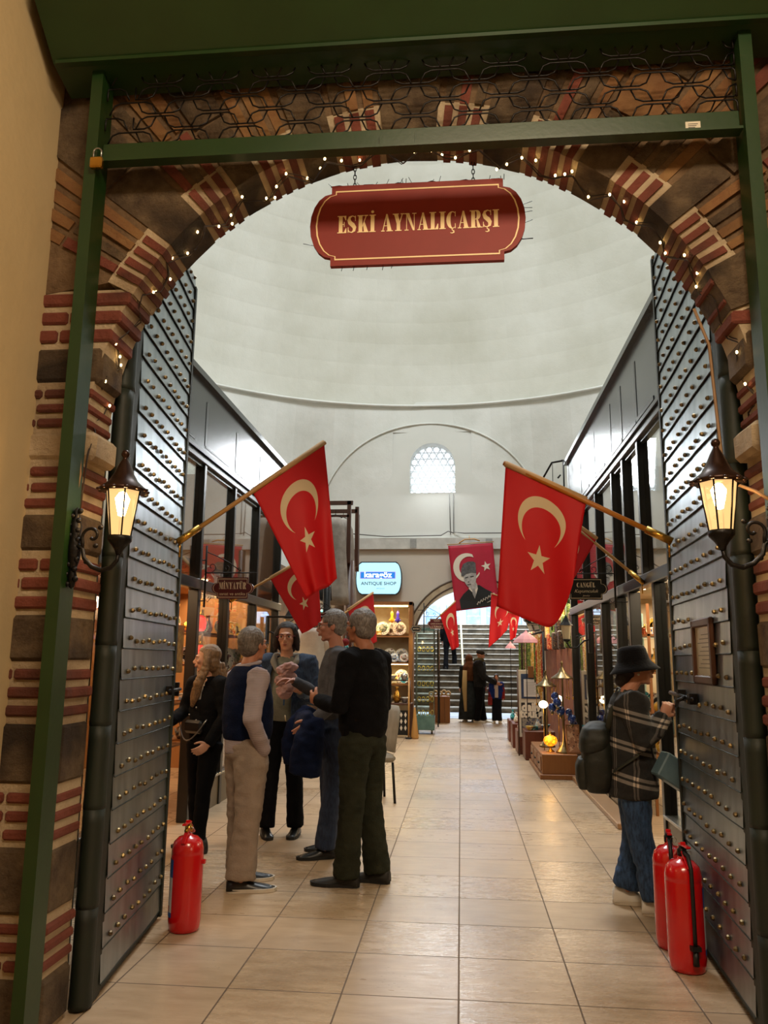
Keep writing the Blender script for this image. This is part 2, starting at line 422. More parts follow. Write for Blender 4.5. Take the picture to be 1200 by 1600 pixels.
for a0, a1, k in groups:
    if k == 'b':
        n = 4 if a1-a0 > 8 else 3; da = (a1-a0)/n
        for i in range(n):
            wedge(a0+i*da+.38, a0+(i+1)*da-.38, AR, AR+.13, 1, .004)
            r = AR+.14
            while r < 2.3:
                l = rnd.choice((.26, .30, .34)); wedge(a0+i*da+.35, a0+(i+1)*da-.35, r, r+l, rnd.choice((1, 3, 3, 0)), .004); r += l+.012
    else:
        r = AR; 
        while r < 2.3:
            l = rnd.uniform(.28, .5); wedge(a0+.3, a1-.3, r, r+l, 0 if rnd.random() < .8 or r == AR else 3, .008); r += l
for side in (1, -1):                                                # courses beside the springing of the fan
    xo = -1.92 if side < 0 else 3.6
    a = R(20 if side > 0 else 150.8)
    for z0, z1 in ((3.07, 3.3), (3.3, 3.42), (3.42, 3.7), (3.7, 3.84), (3.84, 4.4)):
        xi = AC[0] + (z1 - AC[1])/math.tan(a) + side*.03 if side < 0 else AC[0] + 2.3
        if side < 0 and xi < xo + .06: continue
        block(min(xi, xo), max(xi, xo), z0+.01, z1-.01, 0, .02)
arc = [(AC[0]+cos(R(a))*(AR+.014), AC[1]+sin(R(a))*(AR+.014)) for a in range(20, 152, 4)]
gw.prism([(3.6, 2.85), (3.6, 5.2), (-1.92, 5.2), (-1.92, 3.05)] + arc[::-1], YF+.012, YB-.006, 4)
for a in range(20, 151, 2):
    a0, a1 = R(a), R(a+2.02)
    gw.prism([(AC[0]+cos(a0)*(AR+.012), AC[1]+sin(a0)*(AR+.012)), (AC[0]+cos(a1)*(AR+.012), AC[1]+sin(a1)*(AR+.012)), (AC[0]+cos(a1)*(AR+.15), AC[1]+sin(a1)*(AR+.15)), (AC[0]+cos(a0)*(AR+.15), AC[1]+sin(a0)*(AR+.15))], YF+.008, YB-.004, 2)
M_OCHRE = m_rock('worn_ochre_brick', '7a5030', '8c6a40', '644428', .5)
M_MORTARD = m_rock('brown_mortar', '6d5338', '94795a', '57432f', .8)
struct('wall_front', gw, [M_STONE, M_BRICK, M_MORTAR, M_OCHRE, M_MORTARD])
# recess behind the gateway where the leaves hang, up to the hall
b = MB()
b.box(-2.3, -1.80, 3.42, 3.8, 0, 5.6); b.box(1.40, 3.0, 3.42, 3.8, 0, 5.6); b.box(-1.80, 1.40, 3.42, 3.8, 4.75, 5.6)
struct('wall_gate_recess', b, M_WHITE)

# octagonal hall with its dome
AP = 6.6
def octr(th):
    a = (th + pi/8) % (pi/4) - pi/8; return AP/cos(a)
NT_ = 96
def ringpt(th, r, z): return (HC[0]+cos(th)*r, HC[1]+sin(th)*r, z)
vault = MB(); rings = []
for i in range(17):
    s_ = i/16; z = 4.6+2.4*s_; e = s_**1.3
    rings.append([ringpt(2*pi*j/NT_, octr(2*pi*j/NT_)*(1-e) + AP*e, z) for j in range(NT_)])
for i in range(16):
    for j in range(NT_):
        k = (j+1) % NT_
        th = 2*pi*(j+.5)/NT_; zc = 4.6+2.4*(i+.5)/16
        if abs(th-pi/2) < .14 and zc < 6.4: continue
        if abs(th-3*pi/2) < .3 and zc < 5.5: continue
        vault.add([rings[i][j], rings[i][k], rings[i+1][k], rings[i+1][j]], [(0,1,2,3)], 0, True)
dome = []
for i in range(22):
    ph = (pi/2)*i/22; dome.append([ringpt(2*pi*j/NT_, AP*cos(ph), 7+AP*sin(ph)) for j in range(NT_)])
for i in range(21):
    if i >= 18: continue
    for j in range(NT_):
        k = (j+1) % NT_
        vault.add([dome[i][j], dome[i][k], dome[i+1][k], dome[i+1][j]], [(0,1,2,3)], 1, True)
top = dome[18]; lid = [(p[0], p[1], p[2]+1.0) for p in top]
for j in range(NT_):
    k = (j+1) % NT_; vault.add([top[j], top[k], lid[k], lid[j]], [(0,1,2,3)], 1, True)
vo = struct('ceiling', vault, [M_WHITE, M_DOME])
rt = MB(); rt.tube([ringpt(2*pi*j/NT_, AP*.992, 7.0) for j in range(NT_+1)], .03, 6, caps=False)
struct('trim_1', rt, M_WHITE)
wl = MB()                                                          # seven sides of the octagon (all but the far one)
for k in range(8):
    c = k*pi/4
    if k == 2: continue
    p0 = ringpt(c-pi/8, AP/cos(pi/8), 0); p1 = ringpt(c+pi/8, AP/cos(pi/8), 0)
    if k == 6:
        for (xa, xb, za, zb) in ((p0[0], -2.2, 0, 4.6), (1.9, p1[0], 0, 4.6)):
            wl.add([(xa,3.8,za),(xb,3.8,za),(xb,3.8,zb),(xa,3.8,zb)], [(0,1,2,3)])
        continue
    wl.add([p0, p1, (p1[0],p1[1],4.6), (p0[0],p0[1],4.6)], [(0,1,2,3)])
struct('wall_hall', wl, M_WHITE)
# far wall with arched window and arched passage (built as columns of quads around the two openings)
WX, WZ0, WZ1, WR = -0.59, 5.03, 5.66, .495                          # window: centre, sill, springing, radius
PX, PZ, PR = 0.28, 1.75, 1.29                                      # passage: centre, springing, radius
def far_wall():
    b = MB(); xs = sorted(set([round(-3.4 + i*.06, 3) for i in range(0, 95)] + [WX-WR, WX+WR, PX-PR, PX+PR]))
    for x0, x1 in zip(xs, xs[1:]):
        xm = (x0+x1)/2; seg = [(0.0, 7.1)]
        if abs(xm-PX) < PR:
            f = lambda x: PZ + sqrt(max(PR*PR-(x-PX)**2, 0)); seg = [((f(x0), f(x1)), (7.1, 7.1))]
        else: seg = [((0, 0), (7.1, 7.1))]
        if abs(xm-WX) < WR:
            g = lambda x: WZ1 + sqrt(max(WR*WR-(x-WX)**2, 0))
            lo, hi = seg[0]; seg = [(lo, (WZ0, WZ0)), ((g(x0), g(x1)), hi)]
        for lo, hi in seg:
            b.add([(x0,16.985,lo[0]),(x1,16.985,lo[1]),(x1,16.985,hi[1]),(x0,16.985,hi[0])], [(0,1,2,3)], 0 if lo[0] > 3.9 or hi[0] > 7 and lo[0] > 3.9 else 0)
            b.add([(x0,16.985,lo[0]),(x1,16.985,lo[1]),(x1,17.5,lo[1]),(x0,17.5,lo[0])], [(0,1,2,3)])
            b.add([(x0,16.985,hi[0]),(x1,16.985,hi[1]),(x1,17.5,hi[1]),(x0,17.5,hi[0])], [(0,1,2,3)])
    for x in (PX-PR, PX+PR): b.add([(x,16.985,0),(x,17.5,0),(x,17.5,PZ),(x,16.985,PZ)], [(0,1,2,3)])
    for x in (WX-WR, WX+WR): b.add([(x,16.985,WZ0),(x,17.5,WZ0),(x,17.5,WZ1),(x,16.985,WZ1)], [(0,1,2,3)])
    return b
t = NT('far_wall_two_tone'); co = t.coord('Object'); sp = t.n('ShaderNodeSeparateXYZ'); t.l(co, sp.inputs[0])
n_ = t.noise(co, 1.2, 4)
up = t.mix(n_, lin('d9dad4'), lin('c9cac2')); lo_ = t.mix(n_, lin('c9bfb0'), lin('bdb2a2'))
t.l(t.mix(t.m('LESS_THAN', sp.outputs[2], 3.85), up, lo_), t.b.inputs['Base Color']); t.b.inputs['Roughness'].default_value = .8
t.bump(t.noise(co, 4, 4), .15, .02); M_FARW = t.mat
struct('wall_far', far_wall(), M_FARW)
# blind arch line on the far wall, stone band, arch moulding of the passage
def vy(x, z):
    d = math.atan((x-HC[0])/AP); e = max(0, (z-4.6)/2.4)**1.3; return 17-AP*e*(1-cos(d))-.02
tr = MB()
tr.tube([(-.66 + cos(a)*2.45, vy(-.66 + cos(a)*2.45, 4.25 + sin(a)*2.35), 4.25 + sin(a)*2.35) for a in [pi*i/40 for i in range(4, 37)]], .022, 6)
struct('trim_2', tr, M_WHITE)
tr = MB(); tr.box(-3.3, 2.2, 16.9, 17.0, 3.78, 4.02)
for x in (-2.65, -1.0, .62, 2.0): tr.box(x-.07, x+.07, 16.89, 16.905, 3.8, 4.0, 1)
struct('trim_3', tr, [mat('pale_band', 'c4c2ba', 'b4b2aa', rough=.6), mat('grey_patch', '8d8d88', '9a9a96', rough=.8, scale=60)])
tr = MB(); P = []
for i in range(25):
    a = pi*i/24; P.append((PX+cos(a)*(PR+.13), PZ+sin(a)*(PR+.13)))
Q = [(PX+cos(pi*i/24)*(PR-.01), PZ+sin(pi*i/24)*(PR-.01)) for i in range(24, -1, -1)]
tr.prism([(PX+PR+.13, 1.75)] + P + [(PX-PR-.13, 1.75), (PX-PR+.01, 1.75)] + Q, 16.93, 17.0)
tr.tube([(PX+cos(pi*i/24)*(PR+.13), 16.94, PZ+sin(pi*i/24)*(PR+.13)) for i in range(25)], .022, 6, 1)
tr.tube([(PX+cos(pi*i/24)*(PR+.0), 16.94, PZ+sin(pi*i/24)*(PR+.0)) for i in range(25)], .02, 6, 1)
struct('trim_4', tr, [mat('beige_stone', 'b3a184', 'a18d70', rough=.7, bump=.2), mat('dark_line', '4a3a28')])
# window: white lattice before a bright pane
wn = MB(); hx = .165
rows_ = int(1.3/(hx*.87))+2
for j in range(-1, rows_):
    for i in range(-4, 5):
        cx = WX + (i + (.5 if j % 2 else 0))*hx; cz = WZ0 + .05 + j*hx*.87
        if abs(cx-WX) > .60 or cz > WZ1+.6 or cz < WZ0-.05: continue
        N = 18; V = []; F = []
        for k in range(N):
            a = 2*pi*k/N; rr = hx*.36; V.append((cx+cos(a)*rr, 17.30, cz+sin(a)*rr))
        for k in range(N):
            a = 2*pi*k/N; hr = (hx/2)/max(cos((a+pi/6) % (pi/3)-pi/6) if True else 1, .5)*1.0
            hr = (hx/2)/cos((a % (pi/3)) - pi/6) if False else (hx*.5)/cos(((a + pi/6) % (pi/3)) - pi/6)
            V.append((cx+cos(a)*hr*1.01, 17.30, cz+sin(a)*hr*1.01))
        for k in range(N): F.append((k, (k+1)%N, N+(k+1)%N, N+k))
        V += [(v[0], 17.34, v[2]) for v in V[:N]]
        for k in range(N): F.append((k, (k+1)%N, 2*N+(k+1)%N, 2*N+k))
        wn.add(V, F, 0)
wn.add([(WX-.7,17.45,WZ0-.2),(WX+.7,17.45,WZ0-.2),(WX+.7,17.45,WZ1+.7),(WX-.7,17.45,WZ1+.7)], [(0,1,2,3)], 1)
t = NT('lattice_plaster'); t.b.inputs['Base Color'].default_value = lin('eceeee'); t.b.inputs['Roughness'].default_value = .7
tl = t.n('ShaderNodeBsdfTranslucent'); tl.inputs[0].default_value = lin('f2f4f4'); mx = t.n('ShaderNodeMixShader'); mx.inputs[0].default_value = .22
t.l(t.b.outputs[0], mx.inputs[1]); t.l(tl.outputs[0], mx.inputs[2]); t.l(mx.outputs[0], t.out.inputs[0])
struct('window_1', wn, [t.mat, glow('sky_pane', 'e9f3ff', 2.2)])
# passage beyond the far wall
b = MB(); b.box(-1.45, -1.35, 17.5, 20.3, 0, 3.25); struct('wall_passage_left', b, M_CREAM)
b = MB(); b.box(1.75, 1.85, 17.5, 20.3, 0, 3.25); struct('wall_passage_right', b, M_CREAM)
b = MB(); P = [(PX+cos(pi*i/20)*1.5, 1.75+sin(pi*i/20)*1.45) for i in range(21)]
b.prism(P + [(PX-1.9, 1.75), (PX-1.9, 3.6), (PX+1.9, 3.6), (PX+1.9, 1.75)], 17.5, 20.3); struct('ceiling_passage', b, M_CREAM)
# outdoor stair
st = MB(); ns = 16
for i in range(ns):
    y0 = 22.8 + i*.30; z1 = .165*(i+1); st.box(-2.18, 2.98, y0, y0+.45, z1-.165 if i else 0, z1-.004, 0, .01); st.box(-2.18, 2.98, y0-.025, y0+.03, z1-.035, z1, 1)
st.box(-2.18, 2.98, 27.5, 29.4, 0, 2.64, 1)
tag(st.build('stone_stair', [m_rock('stair_stone', '5a5042', '766a58', '484034', .5), m_rock('stair_nosing', 'b3aea4', 'c9c5bb', '9c968a', .3)]),
    'wide grey stone stair climbing outside beyond the far archway', 'stairs')
b = MB(); b.box(-2.18, 2.98, 20.4, 22.7, .0, .012); struct('floor_yard', b, mat('sky_glare_paving', 'c8d0d8', 'b4bcc6', rough=.25, scale=2))  # pale bluish slab colour stands for bright sky light on the floor
b = MB(); b.box(-2.5, -2.2, 20.3, 30, 0, 7); struct('wall_stair_left', b, M_STONE)
b = MB(); b.box(3.0, 3.3, 20.3, 30, 0, 7); struct('wall_stair_right', b, M_STONE)
b = MB(); b.box(-2.5, 3.3, 29.5, 30, 0, 7); struct('wall_stair_far', b, m_plaster('pale_blue_render', 'c9d8e8', 'b6c8dc'))
b = MB()
b.box(-6, -2.45, 19.9, 20.3, 0, 7.2); b.box(3.2, 6, 19.9, 20.3, 0, 7.2)
b.box(-2.5, -1.4, 20.28, 20.32, 0, 7.0); b.box(1.8, 3.3, 20.28, 20.32, 0, 7.0); b.box(-1.45, 1.85, 20.28, 20.32, 3.2, 7.0)
struct('wall_outside', b, M_STONE)
# ------------------------------------------------------------------ lettering
def didone(text, h=1.0, sp=.07):
    """bold high-contrast roman capitals as a list of polygons (x, z)"""
    out = []; x = 0; T = .215; H = .05
    def rect(a, b, c, d): return [(a,c),(b,c),(b,d),(a,d)]
    def stroke(pts, ws):
        L = []; Rr = []
        for i, p in enumerate(pts):
            q0 = pts[max(i-1,0)]; q1 = pts[min(i+1,len(pts)-1)]; dx, dz = q1[0]-q0[0], q1[1]-q0[1]; l = sqrt(dx*dx+dz*dz) or 1
            nx, nz = -dz/l, dx/l; L.append((p[0]+nx*ws[i]/2, p[1]+nz*ws[i]/2)); Rr.append((p[0]-nx*ws[i]/2, p[1]-nz*ws[i]/2))
        return [[L[i], L[i+1], Rr[i+1], Rr[i]] for i in range(len(pts)-1)]
    def serif(cx, z, w=.36): return rect(cx-w/2, cx+w/2, z if z < .5 else z-H, z+H if z < .5 else z)
    def arcs(cx, cz, rx, rz, a0, a1, wf, n=14):
        P = [(cx+cos(R(a0+(a1-a0)*i/n))*rx, cz+sin(R(a0+(a1-a0)*i/n))*rz) for i in range(n+1)]
        return stroke(P, [wf(R(a0+(a1-a0)*i/n)) for i in range(n+1)])
    def ess(w):
        pts = [(.9,.80),(.82,.93),(.55,.975),(.25,.90),(.17,.74),(.3,.58),(.6,.45),(.80,.30),(.76,.12),(.5,.025),(.2,.06),(.08,.2)]
        ws = [.03,.05,.06,.13,.20,.24,.26,.22,.15,.06,.05,.03]
        return stroke([(p[0]*w, p[1]) for p in pts], ws) + [rect(w*.86, w*.94, .68, .99), rect(w*.04, w*.12, .01, .32)]
    for chh in text:
        base = {'İ':'I','Ç':'C','Ş':'S','Ü':'U'}.get(chh, chh); w = .5; P = []
        if base == ' ': x += .26; continue
        if base == 'I': w = .36; P = [rect(.18-T/2, .18+T/2, 0, 1), serif(.18,0), serif(.18,1)]
        elif base == 'E':
            w = .52; P = [rect(.08,.08+T,0,1), rect(0,w,0,H), rect(0,w-.02,1-H,1), rect(.2,.4,.48,.53), [(w,0),(w,.28),(w-.04,.28),(w-.14,H)], [(w-.02,1),(w-.16,1-H),(w-.06,.74),(w-.02,.74)], rect(.37,.41,.36,.65)]
        elif base == 'L': w = .50; P = [rect(.08,.08+T,0,1), rect(0,w,0,H), rect(0,.38,1-H,1), [(w,0),(w,.32),(w-.04,.32),(w-.16,H)]]
        elif base == 'S': w = .50; P = ess(w)
        elif base == 'K':
            w = .64; P = [rect(.08,.08+T,0,1), serif(.19,0), serif(.19,1), [(.28,.36),(.5,1),(.55,1),(.30,.30)], [(.32,.52),(.42,.62),(.64,0),(.40,0)], rect(.36,.66,0,H), rect(.40,.62,1-H,1)]
        elif base == 'A': w = .62; P = [[(.06,0),(.28,1),(.33,1),(.11,0)], [(.27,1),(.36,1),(.60,0),(.36,0)], rect(.14,.42,.30,.345), rect(0,.2,0,H), rect(.30,.66,0,H)]
        elif base == 'Y': w = .60; P = [[(.04,1),(.27,1),(.40,.42),(.20,.42)], [(.50,1),(.55,1),(.39,.42),(.34,.46)], rect(.20,.40,0,.45), serif(.30,0), rect(-.02,.32,1-H,1), rect(.42,.64,1-H,1)]
        elif base == 'N': w = .66; P = [rect(.09,.13,0,1), rect(.52,.56,0,1), [(.05,1),(.26,1),(.56,0),(.46,0)], rect(0,.22,0,H), rect(.42,.66,1-H,1), rect(0,.2,1-H,1)]
        elif base == 'M': w = .80; P = [rect(.09,.13,0,1), rect(.54,.54+T,0,1), [(.06,1),(.28,1),(.44,.15),(.36,0)], [(.38,.0),(.42,.12),(.58,1),(.53,1)], rect(0,.22,0,H), rect(.46,.82,0,H), rect(.5,.82,1-H,1), rect(0,.2,1-H,1)]
        elif base == 'R':
            w = .66; P = [rect(.08,.08+T,0,1), serif(.19,0), rect(0,.3,1-H,1), rect(.2,.36,1-H,1), rect(.2,.36,.47,.47+H)] + arcs(.34,.735,.155,.24,90,-90, lambda a: .05+.17*abs(cos(a))) + [[(.36,.50),(.44,.50),(.62,.0),(.42,.0)], rect(.42,.70,0,H)]
        elif base == 'T': w = .58; P = [rect(.29-T/2,.29+T/2,0,1), serif(.29,0), rect(0,.58,1-H,1), [(0,1),(0,.70),(.04,.70),(.14,1-H)], [(.58,1),(.44,1-H),(.54,.70),(.58,.70)]]
        elif base == 'U': w = .62; P = [rect(.08,.08+T,.25,1), rect(.50,.54,.25,1), rect(0,.38,1-H,1), rect(.42,.64,1-H,1)] + arcs(.355,.25,.17,.225,180,360, lambda a: .05+.16*max(0,-cos(a))**1.5)
        elif base in 'CG':
            w = .56; P = arcs(.33,.5,.23,.475,60,300, lambda a: .045+.19*max(0,-cos(a))**1.3, 20) + [rect(.46,.50,.70,.98), rect(.46,.50,.02,.30)]
            if base == 'G': P += [rect(.38,.38+T*.8,0,.42), rect(.32,.62,.40,.44)]
        if chh == 'İ': P += [[(.18+cos(k*pi/5)*.085, 1.17+sin(k*pi/5)*.085) for k in range(10)]]
        if chh == 'Ü': P += [[(c+cos(k*pi/5)*.075, 1.15+sin(k*pi/5)*.075) for k in range(10)] for c in (.2,.46)]
        if chh in 'ÇŞ':
            c = .30 if chh == 'Ç' else .24
            P += stroke([(c,.0),(c,-.07),(c+.09,-.12),(c+.10,-.20),(c,-.25),(c-.10,-.22)], [.05,.05,.07,.09,.06,.03])
        for p in P: out.append([((x+a)*h, b*h) for a, b in p])
        x += w + sp
    return out, (x-sp)*h
def font_mesh(text, size, bold=0.0, shear=0, xs=1.0):
    c = bpy.data.curves.new('t', 'FONT'); c.body = text; c.size = size; c.align_x = 'CENTER'; c.align_y = 'CENTER'; c.offset = bold; c.shear = shear; c.resolution_u = 3
    o = bpy.data.objects.new('t', c); COL.objects.link(o)
    dg = bpy.context.evaluated_depsgraph_get(); me = bpy.data.meshes.new_from_object(o.evaluated_get(dg))
    V = [(v.co.x*xs, v.co.y) for v in me.vertices]; F = [list(p.vertices) for p in me.polygons]
    bpy.data.objects.remove(o); bpy.data.curves.remove(c); bpy.data.meshes.remove(me)
    return V, F
def put_text(mb, text, size, c, m=0, bold=0.0, shear=0, xs=1.0, axis='y'):
    """flat lettering in the x,z plane facing -y, centred at c"""
    V, F = font_mesh(text, size, bold, shear, xs)
    mb.add([(c[0]+a, c[1], c[2]+b) for a, b in V], F, m, False)
def put_didone(mb, text, h, c, m=0, sx=1.0, sp=.07):
    P, w = didone(text, h, sp)
    for k, p in enumerate(P): mb.add([(c[0]+(a-w/2)*sx, c[1]-.00002*(k % 7), c[2]+b-h/2) for a, b in p], [list(range(len(p)))], m, False)

# ------------------------------------------------------------------ the two studded gate leaves
def gate_leaf(side):
    # local frame: hinge at origin, leaf runs along +y; inner face (towards the passage) at x = 0 side
    if side < 0: hinge = Vector((-1.555, 3.46, 0)); end = Vector((-1.70, 4.66, 0)); lab = 'tall green-black metal-clad gate leaf standing open on the left'
    else: hinge = Vector((1.165, 3.46, 0)); end = Vector((1.25, 4.86, 0)); lab = 'tall metal-clad gate leaf with a small framed notice, open on the right'
    d = (end-hinge); L = d.length; a = atan2(d.y, d.x) - pi/2
    g = thing('gate_leaf', lab, 'gate', hinge, a, 'studded gate leaves')
    top = 3.86 if side < 0 else 3.99
    s = -side                                                     # inner face looks towards s*x
    inv = ROOTM[g.name]
    b = MB(); b.X = inv
    b.box(min(0,-s*.07), max(0,-s*.07), .02, L, .015, top); b.build('core', M_GREEND, g)
    b = MB(); b.X = inv                                            # rolled hinge stile
    P = [( -s*.035+cos(k*pi/6)*.046, .045+sin(k*pi/6)*.058) for k in range(12)]
    zs = [0.01, .4, .8, 1.15, 1.5, 1.9, 2.3, 2.7, 3.1, 3.5, top]
    for z0, z1 in zip(zs, zs[1:]):
        b.loft([[(-s*.035+(p[0]+s*.035)*f, p[1], zq) for p in P] for zq, f in ((z0-.002, 1.03), (z0+.02, 1.05), (z0+.05, 1.0), (z1-.06, .99), (z1, 1.0))])
    b.box(min(s*.004, 0), max(s*.004, 0), .02, .17, .01, top, None)
    b.build('hinge_stile', M_GREEND, g)
    b = MB(); b.X = inv; r = random.Random(5+side); rows = []
    z = .06; k = 0; zz = []
    while z < top-.02:
        zz.append(z); z += .1435
    zz.append(top)
    for z0, z1 in zip(zz, zz[1:]):                                 # overlapping horizontal plates, gently dented
        n = 14; rings = []
        def fn(u, v, z0=z0, z1=z1):
            y = .15 + (L-.17)*u; zc = z0-.008 + (z1-z0+.010)*v
            x = .004 + .007*(1-v) +   .004*noise.noise(Vector((y*3, zc*2.2, 7+side))) + .001*noise.noise(Vector((y*16, zc*4, 3)))
            return inv @ Vector((s*x, y, zc)) if False else Vector((s*x, y, zc))
        b.grid(n, 4, fn)
        b.tube([Vector(fn(i/10,0))+Vector((s*.001,0,0)) for i in range(11)], .0032, 4, 1, smooth=False)
    b.box(min(s*.016, s*.0), max(s*.016, s*.0), L-.035, L+.004, .02, top-.06 if side < 0 else top, 1)
    b.box(min(s*.004,-s*.075), max(s*.004,-s*.075), L, L+.006, .02, top-.06, 1)
    b.build('metal_cladding', [M_DOOR, M_GREEND], g, fix=False)
    # studs
    spots = []
    for i, z0 in enumerate(zz[1:-1]):
        n = 9 if side < 0 else 9
        for j in range(n):
            y = .24 + (L-.33)*j/(n-1) + r.uniform(-.01, .01)
            if side > 0 and .40 < y < .80 and 1.36 < z0 < 1.66: continue
            if side > 0 and .78 < y and 1.24 < z0 < 1.34: continue
            spots.append((y, z0+.035+r.uniform(-.008, .008)))
    def stud_shape(b, y, z):
        X = b.X; b.X = inv @ Matrix.Translation((s*.010, y, z)) @ Matrix.Rotation(s*pi/2, 4, 'Y') @ Matrix.Rotation(r.uniform(0, 1), 4, 'Z')
        b.lathe([(.0115, 0), (.0125, .005), (.010, .012), (.005, .016), (0, .017)], n=6, smooth=False); b.X = X
    spots.sort(key=lambda q: (q[0] - .0)*1.0 + abs(q[1]-1.2)*.6)
    near = spots[:100]; rest = spots[100:]
    for y, z in near:
        b = MB(); stud_shape(b, y, z); b.build('stud', M_STUD, g)
    b = MB()
    for y, z in rest: stud_shape(b, y, z)
    o = b.build('stud_rows', M_STUD, g); o['kind'] = 'stuff'
    if side > 0:
        b = MB(); b.X = inv; x0, x1 = .012, .035
        for (ya, yb, za, zb) in ((.40,.44,1.345,1.66),(.76,.80,1.345,1.66),(.40,.80,1.345,1.385),(.40,.80,1.62,1.66)): b.box(s*x1 if s < 0 else s*x0, s*x0 if s < 0 else s*x1, ya, yb, za, zb, None, .006)
        fr = b.build('notice_frame', M_WOODD, g)
        b = MB(); b.X = inv; b.box(min(s*.014,s*.02), max(s*.014,s*.02), .43, .77, 1.375, 1.63)
        for i in range(9): b.box(min(s*.02,s*.0205), max(s*.02,s*.0205), .48, .72-.04*(i % 3), 1.42+.02*i, 1.424+.02*i, 1)
        b.build('notice_sheet', [mat('yellowed_paper', 'b9ad92', 'a3957a', rough=.3), mat('print_grey', '6a6458')], fr)
        b = MB(); b.X = inv
        b.tube([(s*.04, .80, 1.26), (s*.045, 1.36, 1.275)], .012); b.box(min(s*.01,s*.05), max(s*.01,s*.05), .84, .90, 1.235, 1.29); b.box(min(s*.01,s*.05), max(s*.01,s*.05), 1.12, 1.17, 1.24, 1.30)
        b.tube([(s*.05,.93,1.27),(s*.09,.93,1.25),(s*.09,.98,1.22)], .01)
        b.build('bolt', M_BLACKM, g)
    else:
        b = MB(); b.X = inv; b.tube([(s*.035, .98, 1.26), (s*.035, L+.06, 1.26)], .010); b.box(min(s*.01,s*.045), max(s*.01,s*.045), 1.02, 1.06, 1.235, 1.285)
        b.box(-s*.05 if s > 0 else s*.03, s*.03 if s > 0 else -s*.05, L+.03, L+.06, 1.22, 1.30)
        b.build('bolt', M_BLACKM, g)
    return g
gate_leaf(-1); gate_leaf(1)

# ------------------------------------------------------------------ roller shutter over the gateway
sh = thing('roller_shutter', 'dark green roller shutter with its housing pulled up above the brick arch', 'shutter', (-.2, 3.05, 0))
for nm, x, lab in (('side_rail', -1.61, None), ('side_rail', 1.20, None)):
    b = MB(); b.X = Matrix.Translation((0,0,0))
    b.box(x-.026, x+.026, 3.02, 3.06, .0, 4.05); b.box(x-.026, x-.014, 3.06, 3.13, 0, 4.05); b.box(x+.014, x+.026, 3.06, 3.13, 0, 4.05)
    b.build(nm, M_GREEN, sh)
b = MB(); b.box(-1.575, 1.165, 3.05, 3.075, 3.60, 3.70, None, .004); b.box(-1.575, 1.165, 3.02, 3.075, 3.595, 3.607)
b.box(-.33, -.18, 3.035, 3.05, 3.61, 3.665)
b.build('bottom_bar', M_GREEN, sh)
b = MB(); pr = [(3.15, 4.02), (2.98, 4.06), (2.76, 4.24), (2.74, 4.42), (2.85, 4.62), (3.15, 4.66)]
for y0, y1 in ((-1.80, 2.4),):
    b.loft([[(y0, p[0], p[1]) for p in pr], [(y1, p[0], p[1]) for p in pr]], smooth=False)
b.box(-1.78, 2.4, 2.955, 2.985, 4.045, 4.062); b.build('housing', M_GREEN, sh)
# grille of linked rod shapes
b = MB(); zz = [3.70+i*.075 for i in range(5)]; cw = .255
for j, z in enumerate(zz):
    off = cw/2 if j % 2 else 0
    x = -1.58 - off
    while x < 1.17:
        pts = [(x+.02, z), (x+.04, z+.045), (x+.07, z+.058), (x+.185, z+.058), (x+.215, z+.045), (x+.235, z)]
        pts = [(max(-1.575, min(1.165, a)), 3.062, c) for a, c in pts]
        b.tube(pts, .0038, 5)
        b.tube([(max(-1.575, min(1.165, a+cw/2)), 3.066, 2*z-c+.06) for a, _, c in pts], .0038, 5); x += cw
o = b.build('link_grille', M_BLACKM, sh); 
b = MB(); b.box(.945, 1.005, 3.046, 3.05, 3.615, 3.655); 
for i, z in enumerate((3.642, 3.634, 3.626)): b.box(.955, .995-.006*i, 3.0455, 3.0465, z, z+.003, 1)
lb = b.build('sticker', [mat('label_white', 'c9c2ae', rough=.4), mat('print_dark', '3a3834')], sh); lb['label'] = 'small white printed sticker'
p = thing('padlock', 'brass padlock with steel shackle hooked on the left shutter rail', 'padlock', (-1.57, 3.005, 3.55))
b = MB(); b.box(-1.598, -1.542, 2.985, 3.012, 3.545, 3.597, None, .006); b.build('lock_body', M_BRASS, p)
b = MB(); b.tube([(-1.588,3,3.59),(-1.588,3,3.625)] + [(-1.57+cos(a)*.018, 3, 3.625+sin(a)*.018) for a in [pi-pi*i/8 for i in range(9)]] + [(-1.552,3,3.59)], .0045, 6); b.build('shackle', M_STEEL, p)

# ------------------------------------------------------------------ hanging market sign
S = thing('hanging_sign', 'dark red shaped board with cream lettering hanging from chains under the arch', 'sign', (-.19, 3.4, 3.25))
def plaque(cx, cz, hw, hh, notch, fy, ty, inset=0, n=10):
    """outline of a board with rounded ends and stepped corners"""
    w = hw-inset; h = hh-inset; fw = hw*fy - (inset*.7); nh = hh*notch - inset*.2
    P = [(cx-fw, cz+h), (cx+fw, cz+h), (cx+fw, cz+nh)]
    rx = w-fw
    for i in range(1, n): a = pi/2 - pi*i/n; P.append((cx+fw+cos(a)*rx, cz+sin(a)*nh))
    P += [(cx+fw, cz-nh), (cx+fw, cz-h), (cx-fw, cz-h), (cx-fw, cz-nh)]
    for i in range(1, n): a = -pi/2 - pi*i/n; P.append((cx-fw+cos(a)*rx, cz+sin(a)*nh))
    P.append((cx-fw, cz+nh))
    return P
M_SIGNR = mat('sign_red', '7c1d12', '86231a', rough=.6, scale=3); M_SIGNE = mat('sign_edge', '4a120c', rough=.5)
M_CREAMP = mat('sign_cream', 'f4d9a4', rough=.5)
b = MB(); b.X = Matrix.Translation((0,0,0)); 
P = plaque(-.19, 3.452, .503, .205, .80, .80, 0); b.prism(P, 3.385, 3.41, 0)
bo = b.build('board', [M_SIGNR, M_SIGNE], S)
